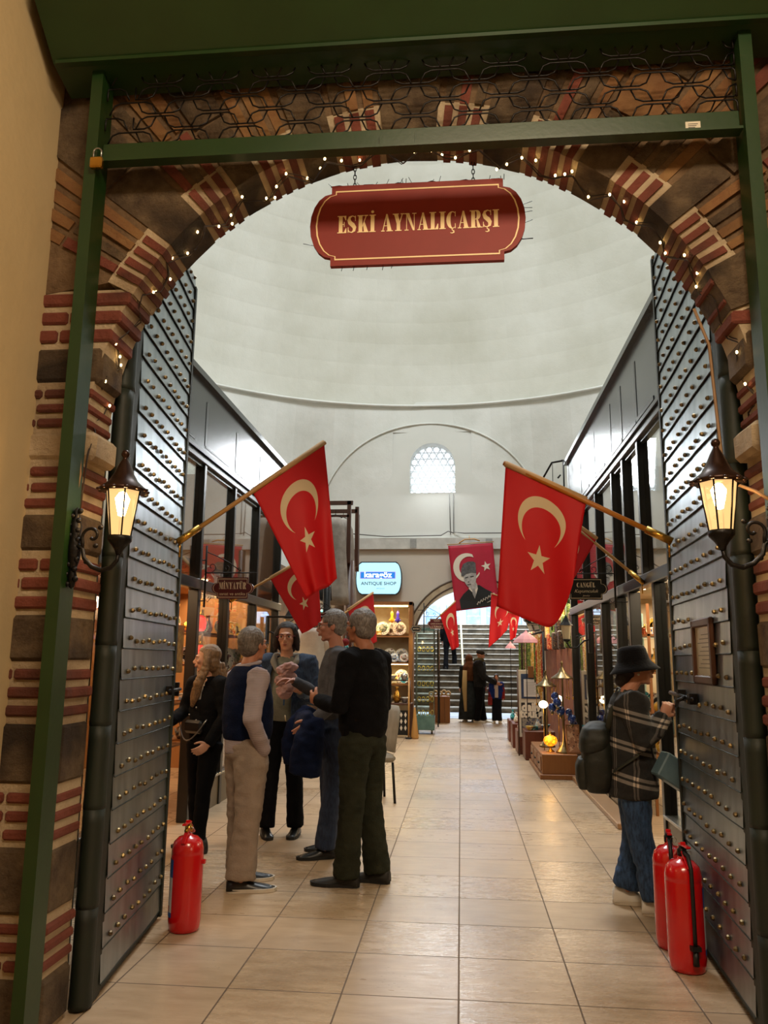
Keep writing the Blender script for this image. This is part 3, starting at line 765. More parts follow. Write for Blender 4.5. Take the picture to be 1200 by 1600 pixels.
b = MB(); Po = plaque(-.19, 3.452, .503, .205, .80, .80, 0, .028); Pi = plaque(-.19, 3.452, .503, .205, .80, .80, 0, .035)
n = len(Po); b.add([(p[0], 3.3835, p[1]) for p in Po] + [(p[0], 3.3835, p[1]) for p in Pi], [(i, (i+1)%n, n+(i+1)%n, n+i) for i in range(n)])
put_didone(b, 'ESKİ AYNALIÇARŞI', .088, (-.185, 3.383, 3.455), 0, .94, .055)
b.build('lettering', M_CREAMP, S)
for x in (-.485, .075):
    b = MB(); z = 3.655
    for i in range(12):
        a = (i % 2)*pi/2; b.tube([(x+cos(t_)*.007*cos(a), 3.398+cos(t_)*.007*sin(a), z+i*.022+.008+sin(t_)*.015) for t_ in [2*pi*k/8 for k in range(9)]], .0022, 4, caps=False)
    b.build('chain', M_BLACKM, S)
b = MB(); r = random.Random(4)
b.tube([(-.6+.8*i/20, 3.40+.004*(i % 2), 3.662+.008*sin(i*1.7)) for i in range(21)], .003, 5)
for i in range(26):
    side = r.random(); x = r.uniform(-.6, .22)
    if side < .5: b.tube([(x, 3.40, 3.66), (x+r.uniform(-.02,.02), 3.39, 3.66+r.uniform(.01,.03))], .0016, 4)
    elif side < .8: b.tube([(x, 3.40, 3.25), (x-.004, 3.395, 3.25-r.uniform(.015,.03))], .0016, 4)
    else: sgn = r.choice((-1,1)); zz_ = 3.452+r.uniform(-.1,.1); b.tube([(-.19+sgn*.48, 3.40, zz_), (-.19+sgn*.535, 3.395, zz_+r.uniform(-.01,.02))], .0016, 4)
b.build('light_wire', M_BLACKM, S)

# ------------------------------------------------------------------ fairy lights along the arch
f = thing('fairy_lights', 'string of tiny warm bulbs on thin wire following the brick arch', 'string lights', (-.2, 3.2, 2.4))
M_BULB = glow('fairy_bulb', 'ffd890', 14); M_BULBD = mat('clear_bulb', 'b0a890', rough=.2)
pts = [(-1.60, 3.16, 2.0), (-1.585, 3.16, 2.3)] + [(AC[0]+cos(R(a))*(AR+.02+.012*sin(a*1.3)), 3.30+.05*sin(a*.7), AC[1]+sin(R(a))*(AR-.035+.01*sin(a*2.1))) for a in range(178, -2, -2)] + [(1.19, 3.16, 2.3), (1.19, 3.15, 2.05)]
b = MB(); b.tube(pts, .0035, 5); b.tube([(p[0]+.012*sin(i*1.1), p[1]-.012, p[2]+.012*cos(i*.9)) for i, p in enumerate(pts)], .0025, 5); b.build('wire', mat('wire_brown', '2a1d14'), f)
r = random.Random(9)
for i in range(3, len(pts)-2, 1):
    if r.random() < .34: continue
    p = Vector(pts[i]) + Vector((r.uniform(-.02,.02), -r.uniform(.01,.03), r.uniform(-.02,.02)))
    b = MB(); b.ell(p, (.0055,.0055,.0075), nu=6, nv=4); b.build('bulb', M_BULB, f)

# ------------------------------------------------------------------ wall lanterns
def lantern(loc, side, label):
    """side: -1 mounted on a pier to its left, +1 to its right"""
    L = thing('wall_lantern', label, 'lantern', loc, 0, 'wrought iron wall lanterns')
    cx, cy, cz = loc
    b = MB(); n = 6; T_ = Matrix.Translation(loc); b.X = T_
    b.lathe([(.098,.0),(.094,.012),(.060,.040),(.040,.075),(.026,.110),(.012,.135),(.009,.142),(.016,.150),(.018,.158),(.012,.172),(0,.176)], n=12)
    for k in range(12):
        a = 2*pi*k/12; b.ell((cos(a)*.096, sin(a)*.096, .004), (.012,.012,.007), nu=6, nv=4)
    b.build('roof', mat('lantern_bronze', '2c1a12', '3c251a', rough=.32, metal=.6), L)
    b = MB(); b.X = T_; b.lathe([(.044,-.185),(.070,.0)], n=6, smooth=False)
    b.build('glass_shade', glow_glass(), L)
    b = MB(); b.X = T_
    for k in range(6):
        a = 2*pi*k/6; b.tube([(cos(a)*.045, sin(a)*.045, -.187), (cos(a)*.071, sin(a)*.071, .002)], .0035, 4)
    b.lathe([(.012,-.26),(.016,-.245),(.030,-.225),(.048,-.205),(.050,-.185),(.0,-.184)], n=12); b.build('cage', M_BLACKM, L)
    b = MB(); b.X = T_; s = side
    arm = [(0,0,-.255),(s*.005,0,-.285),(s*.03,0,-.315),(s*.07,0,-.325),(s*.11,0,-.31),(s*.145,0,-.275),(s*.155,0,-.235),(s*.175,0,-.225)]
    b.tube(arm, [.008,.009,.010,.010,.010,.009,.008,.012], 8)
    sp_ = [(s*.155+ -s*.0,0,-.235)] + [(s*(.118)+cos(a)*rr_*s, 0, -.185+sin(a)*rr_) for a, rr_ in [(-.6+i*.42, .045*(1-i/17)) for i in range(15)]]
    b.tube(sp_, [.008]*3+[.007]*(len(sp_)-3), 6)
    for q in ((s*.085,-.150),(s*.1,-.225),(s*.135,-.29)): b.ell((q[0],0,q[1]), (.012,.009,.010), nu=8, nv=5)
    b.build('scroll_arm', M_BLACKM, L)
    b = MB(); b.X = T_; x = s*.195; r = random.Random(2)
    b.lathe([(0,-.40),(.012,-.39),(.02,-.35),(.014,-.32),(.026,-.28),(.03,-.23),(.022,-.18),(.026,-.14),(.012,-.10),(.016,-.08),(0,-.06)], (x,.012,0), 8)
    for i in range(16):
        z = -.38+.02*i; q = 1 if i % 2 else -1; b.ell((x+q*.016+r.uniform(-.004,.004), .0, z), (.013,.011,.012), nu=7, nv=5)
    b.build('back_plate', M_BLACKM, L)
    point('lantern_light', (cx, cy, cz-.07), 7.0, (1.0,.60,.26), .045, None)
    return L
def glow_glass():
    if 'lantern_glass' in MATS: return MATS['lantern_glass']
    t = NT('lantern_glass'); t.t.nodes.remove(t.b)
    e = t.n('ShaderNodeEmission'); co = t.coord('Object'); n = t.n('ShaderNodeTexGradient')
    e.inputs[0].default_value = (1.0, .60, .24, 1); e.inputs[1].default_value = 1.7
    tr = t.n('ShaderNodeBsdfTransparent'); tr.inputs[0].default_value = (1,.85,.6,1); mx = t.n('ShaderNodeMixShader'); mx.inputs[0].default_value = .5
    t.l(tr.outputs[0], mx.inputs[1]); t.l(e.outputs[0], mx.inputs[2]); t.l(mx.outputs[0], t.out.inputs[0]); MATS['lantern_glass'] = t.mat; return t.mat
def lamp_core(loc, L):
    b = MB(); b.X = Matrix.Translation(loc); b.lathe([(0,-.105),(.014,-.10),(.026,-.05),(.03,-.03),(.014,-.005),(0,0)], n=10)
    b.build('light_bulb', glow('lamp_bulb', 'fff0d0', 55), L)
for loc, s, lab in (((-1.375,3.07,2.115), -1, 'lit wall lantern on the left brick pier, closest to the padlocked rail'), ((.985,3.07,2.125), 1, 'lit wall lantern on the right brick pier')):
    lamp_core(loc, lantern(loc, s, lab))
b = MB(); b.tube([(1.02,3.34,2.96),(1.08,3.36,2.8),(1.085,3.34,2.5),(1.08,3.3,2.3),(1.09,3.2,2.15),(1.14,3.12,2.10),(1.18,3.09,2.06)], .007, 6)
obj_of(b, 'lantern_cable', mat('cable_ochre', '8a6a48'), 'thin pale cable drooping down to the right wall lantern', 'cable')
b = MB(); b.tube([(-1.60,3.10,2.4),(-1.585,3.11,2.2),(-1.60,3.1,2.02),(-1.585,3.09,1.96)], .006, 6)
obj_of(b, 'lantern_cable', mat('cable_ochre', '8a6a48'), 'short brown cable running down to the left wall lantern', 'cable')

# ------------------------------------------------------------------ fire extinguishers
M_EXT = mat('extinguisher_red', 'c4080e', 'b8060c', rough=.22, scale=3, coat=.5); M_RUB = mat('black_rubber', '0d0d0e', rough=.5)
M_LBL = mat('label_blue', '1f55a8', rough=.4); M_LBW = mat('label_pale', 'd8dce4', rough=.4); M_LBR = mat('label_red', 'b01c1c')
def extinguisher(loc, rz, label, r=.075, h=.40, face=0, hose=True, knob=True, lbl=180):
    E_ = thing('fire_extinguisher', label, 'fire extinguisher', loc, rz, 'red fire extinguishers by the gate leaves')
    X = ROOTM[E_.name]; b = MB(); b.X = X
    b.lathe([(r*.80,0),(r*.93,.005),(r*.95,.02),(r,.05),(r*1.005,.062),(r,.07),(r,h*.80),(r*.985,h*.81),(r,h*.82),(r*.99,h*.86),(r*.88,h*.935),(r*.6,h*.985),(r*.3,h),(.02,h+.008),(.02,h+.02)], n=28)
    b.build('cylinder', M_EXT, E_)
    b = MB(); b.X = X; b.lathe([(.022,h+.015),(.022,h+.045),(.014,h+.05),(.014,h+.065),(0,h+.066)], n=12)
    b.tube([(0,-.01,h+.03),(0,-.045,h+.03)], .011, 8); b.build('valve', M_BRASS if not hose else M_BLACKM, E_)
    b = MB(); b.X = X; b.box(-.012,.012,-.085,.015,h+.062,h+.072,None,.003)
    b.X = X @ Matrix.Translation((0,-.01,h+.06)) @ Matrix.Rotation(R(-38),4,'X'); b.box(-.013,.013,-.02,.10,0,.014,None,.003)
    b.X = X @ Matrix.Translation((0,-.01,h+.035)) @ Matrix.Rotation(R(42),4,'X'); b.box(-.012,.012,-.10,0,0,.010,None,.003)
    b.build('lever', M_EXT, E_)
    b = MB(); b.X = X; b.tube([(.024+cos(a)*.014, -.02, h+.03+sin(a)*.014) for a in [2*pi*k/10 for k in range(11)]], .0018, 5, caps=False); b.build('pin_ring', M_STEEL, E_)
    b = MB(); b.X = X                                              # wrap-round label
    a0 = R(lbl-34); a1 = R(lbl+34); z0, z1 = h*.16, h*.76
    for (za, zb, mm) in ((z0, z0+.025, 0), (z0+.025, z0+.055, 2), (z0+.055, z1-.09, 1), (z1-.09, z1, 0)):
        for i in range(8):
            u0, u1 = a0+(a1-a0)*i/8, a0+(a1-a0)*(i+1)/8; rr = r+.0012
            b.add([(cos(u0)*rr,sin(u0)*rr,za),(cos(u1)*rr,sin(u1)*rr,za),(cos(u1)*rr,sin(u1)*rr,zb),(cos(u0)*rr,sin(u0)*rr,zb)], [(0,1,2,3)], 1 if (mm == 2 and 2 < i < 6) is False and mm == 2 else mm)
    for k in range(5):
        u0, u1 = R(lbl-12), R(lbl+12); rr = r+.002; za = z0+.07+k*.022
        b.add([(cos(u0)*rr,sin(u0)*rr,za),(cos(u1)*rr,sin(u1)*rr,za),(cos(u1)*rr,sin(u1)*rr,za+.006),(cos(u0)*rr,sin(u0)*rr,za+.006)], [(0,1,2,3)], 0)
    b.build('label_sticker', [M_LBL, M_LBW, M_LBR], E_, fix=False)
    if hose:
        b = MB(); b.X = X; b.tube([(0,-.03,h+.035),(0,-.07,h+.03),(.0,-r-.012,h-.03),(0,-r-.014,h*.5),(0,-r-.012,.10)], .010, 8)
        b.tube([(0,-r-.012,.11),(0,-r-.012,.05)], [.013,.016], 8)
        b.box(-.022,.022,-r-.03,-r+.004,.115,.135); b.build('hose', M_RUB, E_)
    if knob:
        b = MB(); b.X = X; b.box(r-.01, r+.016, -.012, .012, h*.70, h*.745, None, .003); b.build('bracket_lug', M_EXT, E_)
extinguisher((-1.50,4.50,0), 0, 'single red fire extinguisher with blue label beside the left gate leaf', .087, .485, hose=False, lbl=200)
extinguisher((1.075,4.26,0), R(8), 'front red fire extinguisher of the pair by the right gate leaf', .088, .50, lbl=-10, knob=False)
extinguisher((1.085,4.56,0), R(-8), 'red fire extinguisher half hidden behind the front one on the right', .086, .50, lbl=0, knob=False)
# ------------------------------------------------------------------ shop fronts on both sides of the corridor
M_FRAMEL = M_BLACK
M_PLINTH = mat('plinth_panel', '5f5340', '6f624c', rough=.35, scale=2); M_STEP = m_wood('step_wood', '8d6a4c', 'a98460', (1.2,12,12), .35)
M_SILL = mat('sill_metal', '8e8a80', 'a09c92', rough=.25, metal=.7)
M_INW = mat('shop_inner_wall', 'a87848', '9a6a3c', rough=.6, scale=1.5); M_INWR = mat('shop_inner_pale', 'b9a98c', 'a89878', rough=.6, scale=1.5)
def shop_front(name, label, X, s, Y0, Y1, posts, lower_posts, doors, fas, plinth_mat):
    """s: +1 when the shop lies at larger x"""
    F = thing(name, label, 'shop front', (X, (Y0+Y1)/2, 0), 0, 'shop fronts along the corridor')
    lo, hi = (X, X+.07) if s > 0 else (X-.07, X)
    zr0, zr1 = 2.07, 2.17; zg = 3.32; ft, fb = fas
    b = MB()
    b.box(lo, hi, Y0, Y1, fb, ft); b.box(min(X-s*.05, hi if s > 0 else lo), max(X-s*.05, hi if s > 0 else lo), Y0, Y1, ft, ft+.06)
    b.box(lo, hi+(.0), Y0, Y1, fb-.10, fb-.07)
    b.build('fascia', M_FASCIA, F)
    for y in posts[1:-1]:                                         # black strips stand for the shadow in the gaps between fascia panels
        b = MB(); b.box(X-s*.004 if s > 0 else X-.001, X+.001 if s > 0 else X+.004, y-.026, y+.026, fb+.12, ft-.16)
        if s > 0: b.box(X-.006, X+.001, y-.62, y, fb+.105, fb+.14)
        else: b.box(X-.001, X+.004, y, y+.8, fb+.105, fb+.122)
        b.build('gap_shadow_strip', M_BLACK, F)
    b = MB()                                                     # rails
    b.box(min(X-s*.03, X+s*.06), max(X-s*.03, X+s*.06), Y0, Y1, zr0, zr1, None, .008)
    b.box(min(X-s*.03, X+s*.06), max(X-s*.03, X+s*.06), Y0, Y1, fb-.07, fb, None, .008)
    b.box(min(X-s*.05, X+s*.05), max(X-s*.05, X+s*.05), Y0, Y1, fb+.0, fb+.035)
    b.build('rail', M_FRAMEL, F)
    for y in posts:
        b = MB(); b.box(min(X-s*.02, X+s*.08), max(X-s*.02, X+s*.08), y-.034, y+.034, zr1, fb-.07, None, .006); b.build('mullion', M_FRAMEL, F)
    for y in lower_posts:
        b = MB(); b.box(min(X-s*.02, X+s*.08), max(X-s*.02, X+s*.08), y-.038, y+.038, .0, zr0, None, .006); b.build('post', M_FRAMEL, F)
    xg = X+s*.03
    for y0, y1 in zip(posts, posts[1:]):
        b = MB(); b.box(xg-.003, xg+.003, y0+.034, y1-.034, zr1, fb-.07); b.build('upper_pane', M_GLASS, F)
    ys = sorted(lower_posts)
    for y0, y1 in zip(ys, ys[1:]):
        ym = (y0+y1)/2
        if any(a < ym < c for a, c in doors): continue
        b = MB(); b.box(xg-.003, xg+.003, y0+.038, y1-.038, .31, zr0); b.build('shop_pane', M_GLASS, F)
        b = MB(); b.box(min(X-s*.005, X+s*.05), max(X-s*.005, X+s*.05), y0, y1, 0, .29); b.build('plinth', plinth_mat, F)
        b = MB(); b.box(min(X-s*.03, X+s*.06), max(X-s*.03, X+s*.06), y0, y1, .285, .31, None, .004); b.build('sill', M_SILL, F)
    return F
RX, LX = 1.55, -2.45
shop_front('shop_front', 'long black and grey shop front along the right side of the corridor', RX, 1, 4.95, 11.35,
           [4.97, 5.85, 6.85, 7.5, 8.05, 9.05, 10.1, 11.3], [4.97, 6.52, 7.45, 8.05, 8.9, 10.05, 11.3], [(6.55, 7.4)], (4.22, 3.40), M_PLINTH)
shop_front('shop_front', 'long black and grey shop front along the left side behind the talking group', LX, -1, 4.9, 10.65,
           [4.95, 6.15, 7.25, 8.30, 9.35, 10.55], [4.95, 6.1, 7.25, 8.20, 9.35, 10.55], [(6.15, 7.2)], (4.06, 3.34), M_PLINTH)
b = MB(); b.box(1.36, 1.54, 4.95, 6.55, 0, .05, None, .006); b.box(1.36, 1.54, 7.5, 11.2, 0, .05, None, .006)
obj_of(b, 'threshold_step', M_STEP, 'low worn wooden step board at the foot of the right shop front', 'step')
# shop rooms
b = MB(); b.box(4.0, 4.1, 3.9, 16.9, 0, 4.2); struct('wall_shop_right', b, M_INWR)
b = MB(); b.box(-5.0, -4.9, 3.9, 16.9, 0, 4.05); struct('wall_shop_left', b, M_INW)
b = MB(); b.box(RX+.08, 4.0, 11.35, 11.45, 0, 4.2); b.box(RX+.08, 4.0, 4.8, 4.9, 0, 4.2); struct('wall_shop_right_end', b, M_INWR)
b = MB(); b.box(-4.9, LX-.08, 10.66, 10.76, 0, 4.0); b.box(-4.9, LX-.08, 4.75, 4.85, 0, 4.0); struct('wall_shop_left_end', b, M_INW)
b = MB(); b.box(RX+.08, 4.0, 4.9, 11.4, 2.30, 2.36); struct('ceiling_shop_right', b, M_INWR)
b = MB(); b.box(-4.9, LX-.08, 4.85, 10.7, 2.30, 2.36); struct('ceiling_shop_left', b, M_INW)
b = MB(); b.box(2.9, 2.95, 4.9, 11.4, 2.36, 4.2); struct('wall_upper_right', b, M_INWR)
b = MB(); b.box(-3.9, -3.85, 4.85, 10.7, 2.36, 4.0); struct('wall_upper_left', b, M_INWR)
b = MB(); b.box(1.66, 1.78, 8.12, 8.36, .0, 3.4); obj_of(b, 'cream_pillar', mat('cream_gloss', 'd9bd8c', rough=.4), 'cream square pillar just inside the right shop glass', 'pillar')
for y in (5.9, 8.2, 10.3):
    area('shop_light_right', (2.3, y, 2.24), (0,0,0), 1.0, 1.2, 50, WARM2)
    area('shop_light_left', (-3.2, y-.2, 2.24), (0,0,0), 1.0, 1.2, 42, (1,.66,.36))
area('upper_room_right', (2.3, 8, 4.1), (0,0,0), .8, 5, 24, (1,.9,.76)); area('upper_room_left', (-3.2, 8, 3.9), (0,0,0), .8, 4, 22, (1,.9,.76))
area('stall_light_right', (1.5, 13.8, 2.35), (0,20,0), .6, 3.6, 60, WARM2)
area('stall_light_left', (-2.35, 13.6, 2.5), (0,-20,0), .6, 4.2, 55, WARM2)
area('passage_light', (.3, 18.9, 3.1), (0,0,0), 1.0, 1.6, 22, WARM2)

# ------------------------------------------------------------------ goods
def m_pattern(name, c1, c2, c3, sc=26, rough=.25):
    if name in MATS: return MATS[name]
    t = NT(name); co = t.coord('Object'); v = t.n('ShaderNodeTexVoronoi'); v.inputs['Scale'].default_value = sc; t.l(co, v.inputs[0])
    c = t.mix(t.m('LESS_THAN', v.outputs['Distance'], .28), lin(c1), lin(c2))
    c = t.mix(t.m('GREATER_THAN', t.noise(co, sc*.8, 2), .56), c, lin(c3)); t.l(c, t.b.inputs['Base Color'])
    t.b.inputs['Roughness'].default_value = rough; MATS[name] = t.mat; return t.mat
PAT = {'blue and white': m_pattern('tile_blue', 'e6e2d6', '2c4c9a', '8fb0d8'), 'red and white': m_pattern('tile_red', 'e8e0d0', 'a8342c', 'c9b08a'),
       'green and white': m_pattern('tile_green', 'dcd8c4', '3c6a4c', '8aa070'), 'black and white': m_pattern('tile_black', 'e8e4dc', '24222a', '7a4a54'),
       'yellow and brown': m_pattern('tile_yellow', 'e0b84c', '8a5a1c', 'f0e0b0'), 'turquoise': m_pattern('tile_turq', '3ea0a8', 'd8e8e0', '1c6070')}
PK = list(PAT)
RIM = mat('plate_rim', 'ddd6c4', rough=.3)
def make_plate(r, pat, label):
    o = thing('ceramic_plate', label, 'plate')
    b = MB(); b.X = Matrix.Rotation(R(80), 4, 'X') @ Matrix.Translation((0,0,-.01)); b.lathe([(0,.004),(r*.55,.004),(r*.62,.009)], n=24); b.build('centre', PAT[pat], o)
    b = MB(); b.X = Matrix.Rotation(R(80), 4, 'X') @ Matrix.Translation((0,0,-.01)); b.lathe([(r*.62,.009),(r,.026),(r*1.01,.022),(r*.6,-.002),(0,-.003)], n=24); b.build('rim', PAT[pat], o)
    b = MB(); b.X = Matrix.Rotation(R(80), 4, 'X') @ Matrix.Translation((0,0,-.01)); b.tube([(cos(a)*r, sin(a)*r, .0245) for a in [2*pi*k/28 for k in range(29)]], r*.035, 5, caps=False); b.build('edge_band', RIM, o)
    return remember(o)
PL = {(r, p): None for r in (.09, .14) for p in PK}
def plate(loc, r, pat, label, group, rz=0):
    k = (r, pat)
    if PL[k] is None:
        o = make_plate(r, pat, label); PL[k] = o; o.location = Vector(loc)+Vector((0,0,r*.98)); o.rotation_euler = (0,0,rz); o['group'] = group; return o
    return dup(PL[k], Vector(loc)+Vector((0,0,r*.98)), rz, label, group)
SHAPES = {
 'vase': [(.03,0),(.05,.03),(.055,.07),(.03,.13),(.018,.16),(.022,.19),(.028,.20)],
 'bowl': [(.025,0),(.03,.008),(.06,.05),(.068,.07),(.064,.07),(.0,.015)],
 'teapot': [(.035,0),(.055,.03),(.06,.06),(.045,.095),(.02,.11),(.008,.12),(.012,.135),(0,.14)],
 'candlestick': [(.04,0),(.035,.01),(.01,.03),(.014,.07),(.008,.11),(.016,.15),(.02,.17),(.012,.20)],
 'jewellery_box': None, 'bottle': [(.028,0),(.03,.01),(.03,.09),(.012,.125),(.011,.16),(.014,.165)]}
PROTO = {}
METALS = {'brass': M_BRASS, 'silver': M_STEEL, 'copper': mat('copper', 'b8684a', rough=.25, metal=.9)}
def item(kind, style, loc, label, group, rz=0, sc=1.0):
    k = (kind, style); m = METALS.get(style) or PAT.get(style) or MATS[style]
    if k not in PROTO:
        if kind == 'jewellery_box':
            o = thing(kind, label, 'box'); b = MB(); b.box(-.06,.06,-.04,.04,0,.05,None,.004); b.build('body', m, o)
            b = MB(); b.box(-.063,.063,-.043,.043,.05,.066,None,.004); b.build('lid', m, o)
            b = MB(); b.box(-.01,.01,-.048,-.042,.04,.06); b.build('clasp', M_BRASS, o)
        else:
            o = thing(kind, label, kind.replace('_', ' ')); b = MB(); b.lathe(SHAPES[kind], n=14); b.build('body', m, o)
            if kind == 'teapot':
                b = MB(); b.tube([(.055,0,.04),(.09,0,.07),(.10,0,.10)], [.014,.009,.006], 8); b.build('spout', m, o)
                b = MB(); b.tube([(-.05,0,.085),(-.09,0,.09),(-.10,0,.055),(-.06,0,.03)], .006, 6); b.build('handle', m, o)
            if kind == 'candlestick':
                b = MB(); b.lathe([(.009,.20),(.009,.27),(0,.275)], n=8); b.build('candle', mat('wax', 'e8e0cc'), o)
        PROTO[k] = remember(o); o.location = loc; o.rotation_euler = (0,0,rz); o.scale = (sc,)*3; o['group'] = group; return o
    o = dup(PROTO[k], Vector(loc), rz, label, group, sc); return o
M_SHELF = mat('glass_shelf_edge', '9fb8ae', rough=.1, spec=.6)
def shelf_rack(name, label, x0, x1, y0, y1, zs, m, back=None, group=None):
    o = thing(name, label, 'shelves', ((x0+x1)/2, (y0+y1)/2, 0), 0, group)
    for z in zs:
        b = MB(); b.box(x0, x1, y0, y1, z-.02, z); b.build('shelf', m, o)
    for x in (x0, x1-.025):
        for y in (y0, y1-.025):
            b = MB(); b.box(x, x+.025, y, y+.025, 0, max(zs)+.3); b.build('upright', m, o)
    if back:
        b = MB(); b.box(*back, 0, max(zs)+.3); b.build('back_panel', m, o)
    return o
rg = random.Random(21)
ORD = ['lowest', 'second', 'third', 'top', 'uppermost']
# right shop: shelves close behind the glass
zsR = (.55, .95, 1.35, 1.72)
for bi, (y0, y1, who) in enumerate(((5.05, 6.45, 'nearest'), (8.15, 8.85, 'middle'), (8.98, 9.98, 'third'), (10.12, 11.25, 'farthest'))):
    shelf_rack('display_shelf', 'open display shelves of goods in the %s bay behind the right shop glass' % who, 1.85, 2.2, y0+.03, y1-.03, zsR, M_WOODM if bi % 2 else M_SHELF, group='display shelves in the right shop')
    for zi, z in enumerate(zsR):
        n = int((y1-y0)/.17)
        for k in range(n):
            y = y0+.10+(y1-y0-.2)*k/max(n-1,1); c = rg.random(); g = 'goods on the right shop shelves'
            where = '%s shelf, %s right shop bay' % (ORD[zi], who)
            if c < .30: p_ = rg.choice(PK); plate((2.0, y, z), .09, p_, '%s patterned plate, %s, %s' % (p_, where, ['nearest the gate','next inward','midway','further in','deep in','at the far end','last of all','beyond the last','endmost'][min(k,8)]), g, -pi/2+.5)
            else:
                kd = rg.choice(['vase','bowl','teapot','candlestick','jewellery_box','bottle']); stl = rg.choice(['brass','silver','copper','yellow and brown','blue and white','turquoise'])
                item(kd, stl, (1.98+rg.uniform(-.05,.05), y, z), '%s %s, %s, %s' % (stl, kd.replace('_',' '), where, ['closest to the gate','next inward','midway along','further along','deep along','at the far end','last','beyond','endmost'][min(k,8)]), g, rg.uniform(0,6), rg.uniform(.9,1.25))
# left shop
zsL = (.6, 1.0, 1.38, 1.72)
for bi, (y0, y1, who) in enumerate(((7.4, 8.1, 'lantern'), (8.35, 9.25, 'big plate'), (9.5, 10.45, 'farthest'))):
    shelf_rack('display_shelf', 'wooden display shelves in the %s bay of the left shop window' % who, -3.15, -2.80, y0, y1, zsL, M_WOODM, group='display shelves in the left shop')
    for zi, z in enumerate(zsL):
        n = int((y1-y0)/.19)
        for k in range(n):
            y = y0+.1+(y1-y0-.2)*k/max(n-1,1); g = 'goods on the left shop shelves'
            where = '%s shelf, %s left shop bay' % (ORD[zi], who)
            if rg.random() < .45: p_ = rg.choice(PK); plate((-2.95, y, z), .09 , p_, '%s patterned plate, %s, %s' % (p_, where, ['nearest','second','third','fourth','last'][min(k,4)]), g, pi/2-.5)
            else:
                kd = rg.choice(['vase','bowl','teapot','candlestick','bottle','jewellery_box']); stl = rg.choice(['brass','silver','copper','red and white','blue and white'])
                item(kd, stl, (-2.95, y, z), '%s %s, %s, %s' % (stl, kd.replace('_',' '), where, ['nearest','second','third','fourth','last'][min(k,4)]), g, rg.uniform(0,6), rg.uniform(.9,1.2))
plate((-2.62, 8.72, 1.30), .14, 'black and white', 'large black and white plate standing in the left shop window beside the vest man', 'large plates in shop windows', R(60))
# red glass lanterns hanging in the left window, amber lamps
def hanging_lamp(loc, col, name_m, label, group, drop=.4, sc=1.0):
    o = thing('hanging_lamp', label, 'lamp', loc, 0, group)
    b = MB(); b.X = ROOTM[o.name]; b.lathe([(.03,-.09),(.055,-.06),(.06,.0),(.045,.05),(.02,.07)], n=12); b.build('glass_globe', glow(name_m, col, 2.2), o)
    b = MB(); b.X = ROOTM[o.name]; b.lathe([(.022,.07),(.03,.08),(.012,.10),(.004,.12),(.004,.12+drop)], n=10); b.lathe([(0,-.12),(.012,-.11),(.03,-.09)], n=10); b.build('metal_fitting', M_BRASS, o)
    o.scale = (sc,)*3; return o
hanging_lamp((-2.66, 8.02, 1.80), 'ff3a3a', 'red_glass', 'upper red glass lamp hanging in the left shop window', 'red glass lamps', .3)
hanging_lamp((-2.66, 8.05, 1.50), 'e02828', 'red_glass2', 'lower red glass lamp hanging under the other in the left window', 'red glass lamps', .1)
hanging_lamp((-2.75, 7.45, 1.95), 'ffb04a', 'amber_glass', 'amber glass lamp hanging near the post of the left window', 'amber lamps')
b = MB(); b.box(-2.72, -2.69, 7.35, 7.62, 1.3, 1.75, 0); b.box(-2.69, -2.685, 7.38, 7.59, 1.33, 1.72, 1)
obj_of(b, 'framed_miniature', [M_WOODL, mat('painting_yellow', 'd0a860', '9a6a3c', scale=20)], 'gold framed miniature painting inside the left shop behind the blonde woman', 'picture')
# glass lamps dome shapes inside upper right: small spot lamps
for i, (x, y) in enumerate(((2.1,5.6),(2.1,6.4),(2.1,8.4),(2.1,9.5),(2.1,10.7))):
    b = MB(); b.lathe([(0,-.01),(.05,-.01),(.05,.01),(0,.012)], (x, y, 2.285), 12)
    obj_of(b, 'ceiling_spot', glow('spot_glow', 'ffe0b0', 20), 'round ceiling spot in the right shop, ' + ['first','second','third','fourth','fifth'][i] + ' from the gate', 'spotlight', 'ceiling spots in the right shop')
for i, (x, y) in enumerate(((-2.85,7.6),(-2.85,8.6),(-2.9,9.9))):
    b = MB(); b.lathe([(0,-.01),(.05,-.01),(.05,.01),(0,.012)], (x, y, 2.285), 12)
    obj_of(b, 'ceiling_spot', MATS['spot_glow'], 'round ceiling spot in the left shop, ' + ['first','second','third'][i] + ' from the gate', 'spotlight', 'ceiling spots in the left shop')

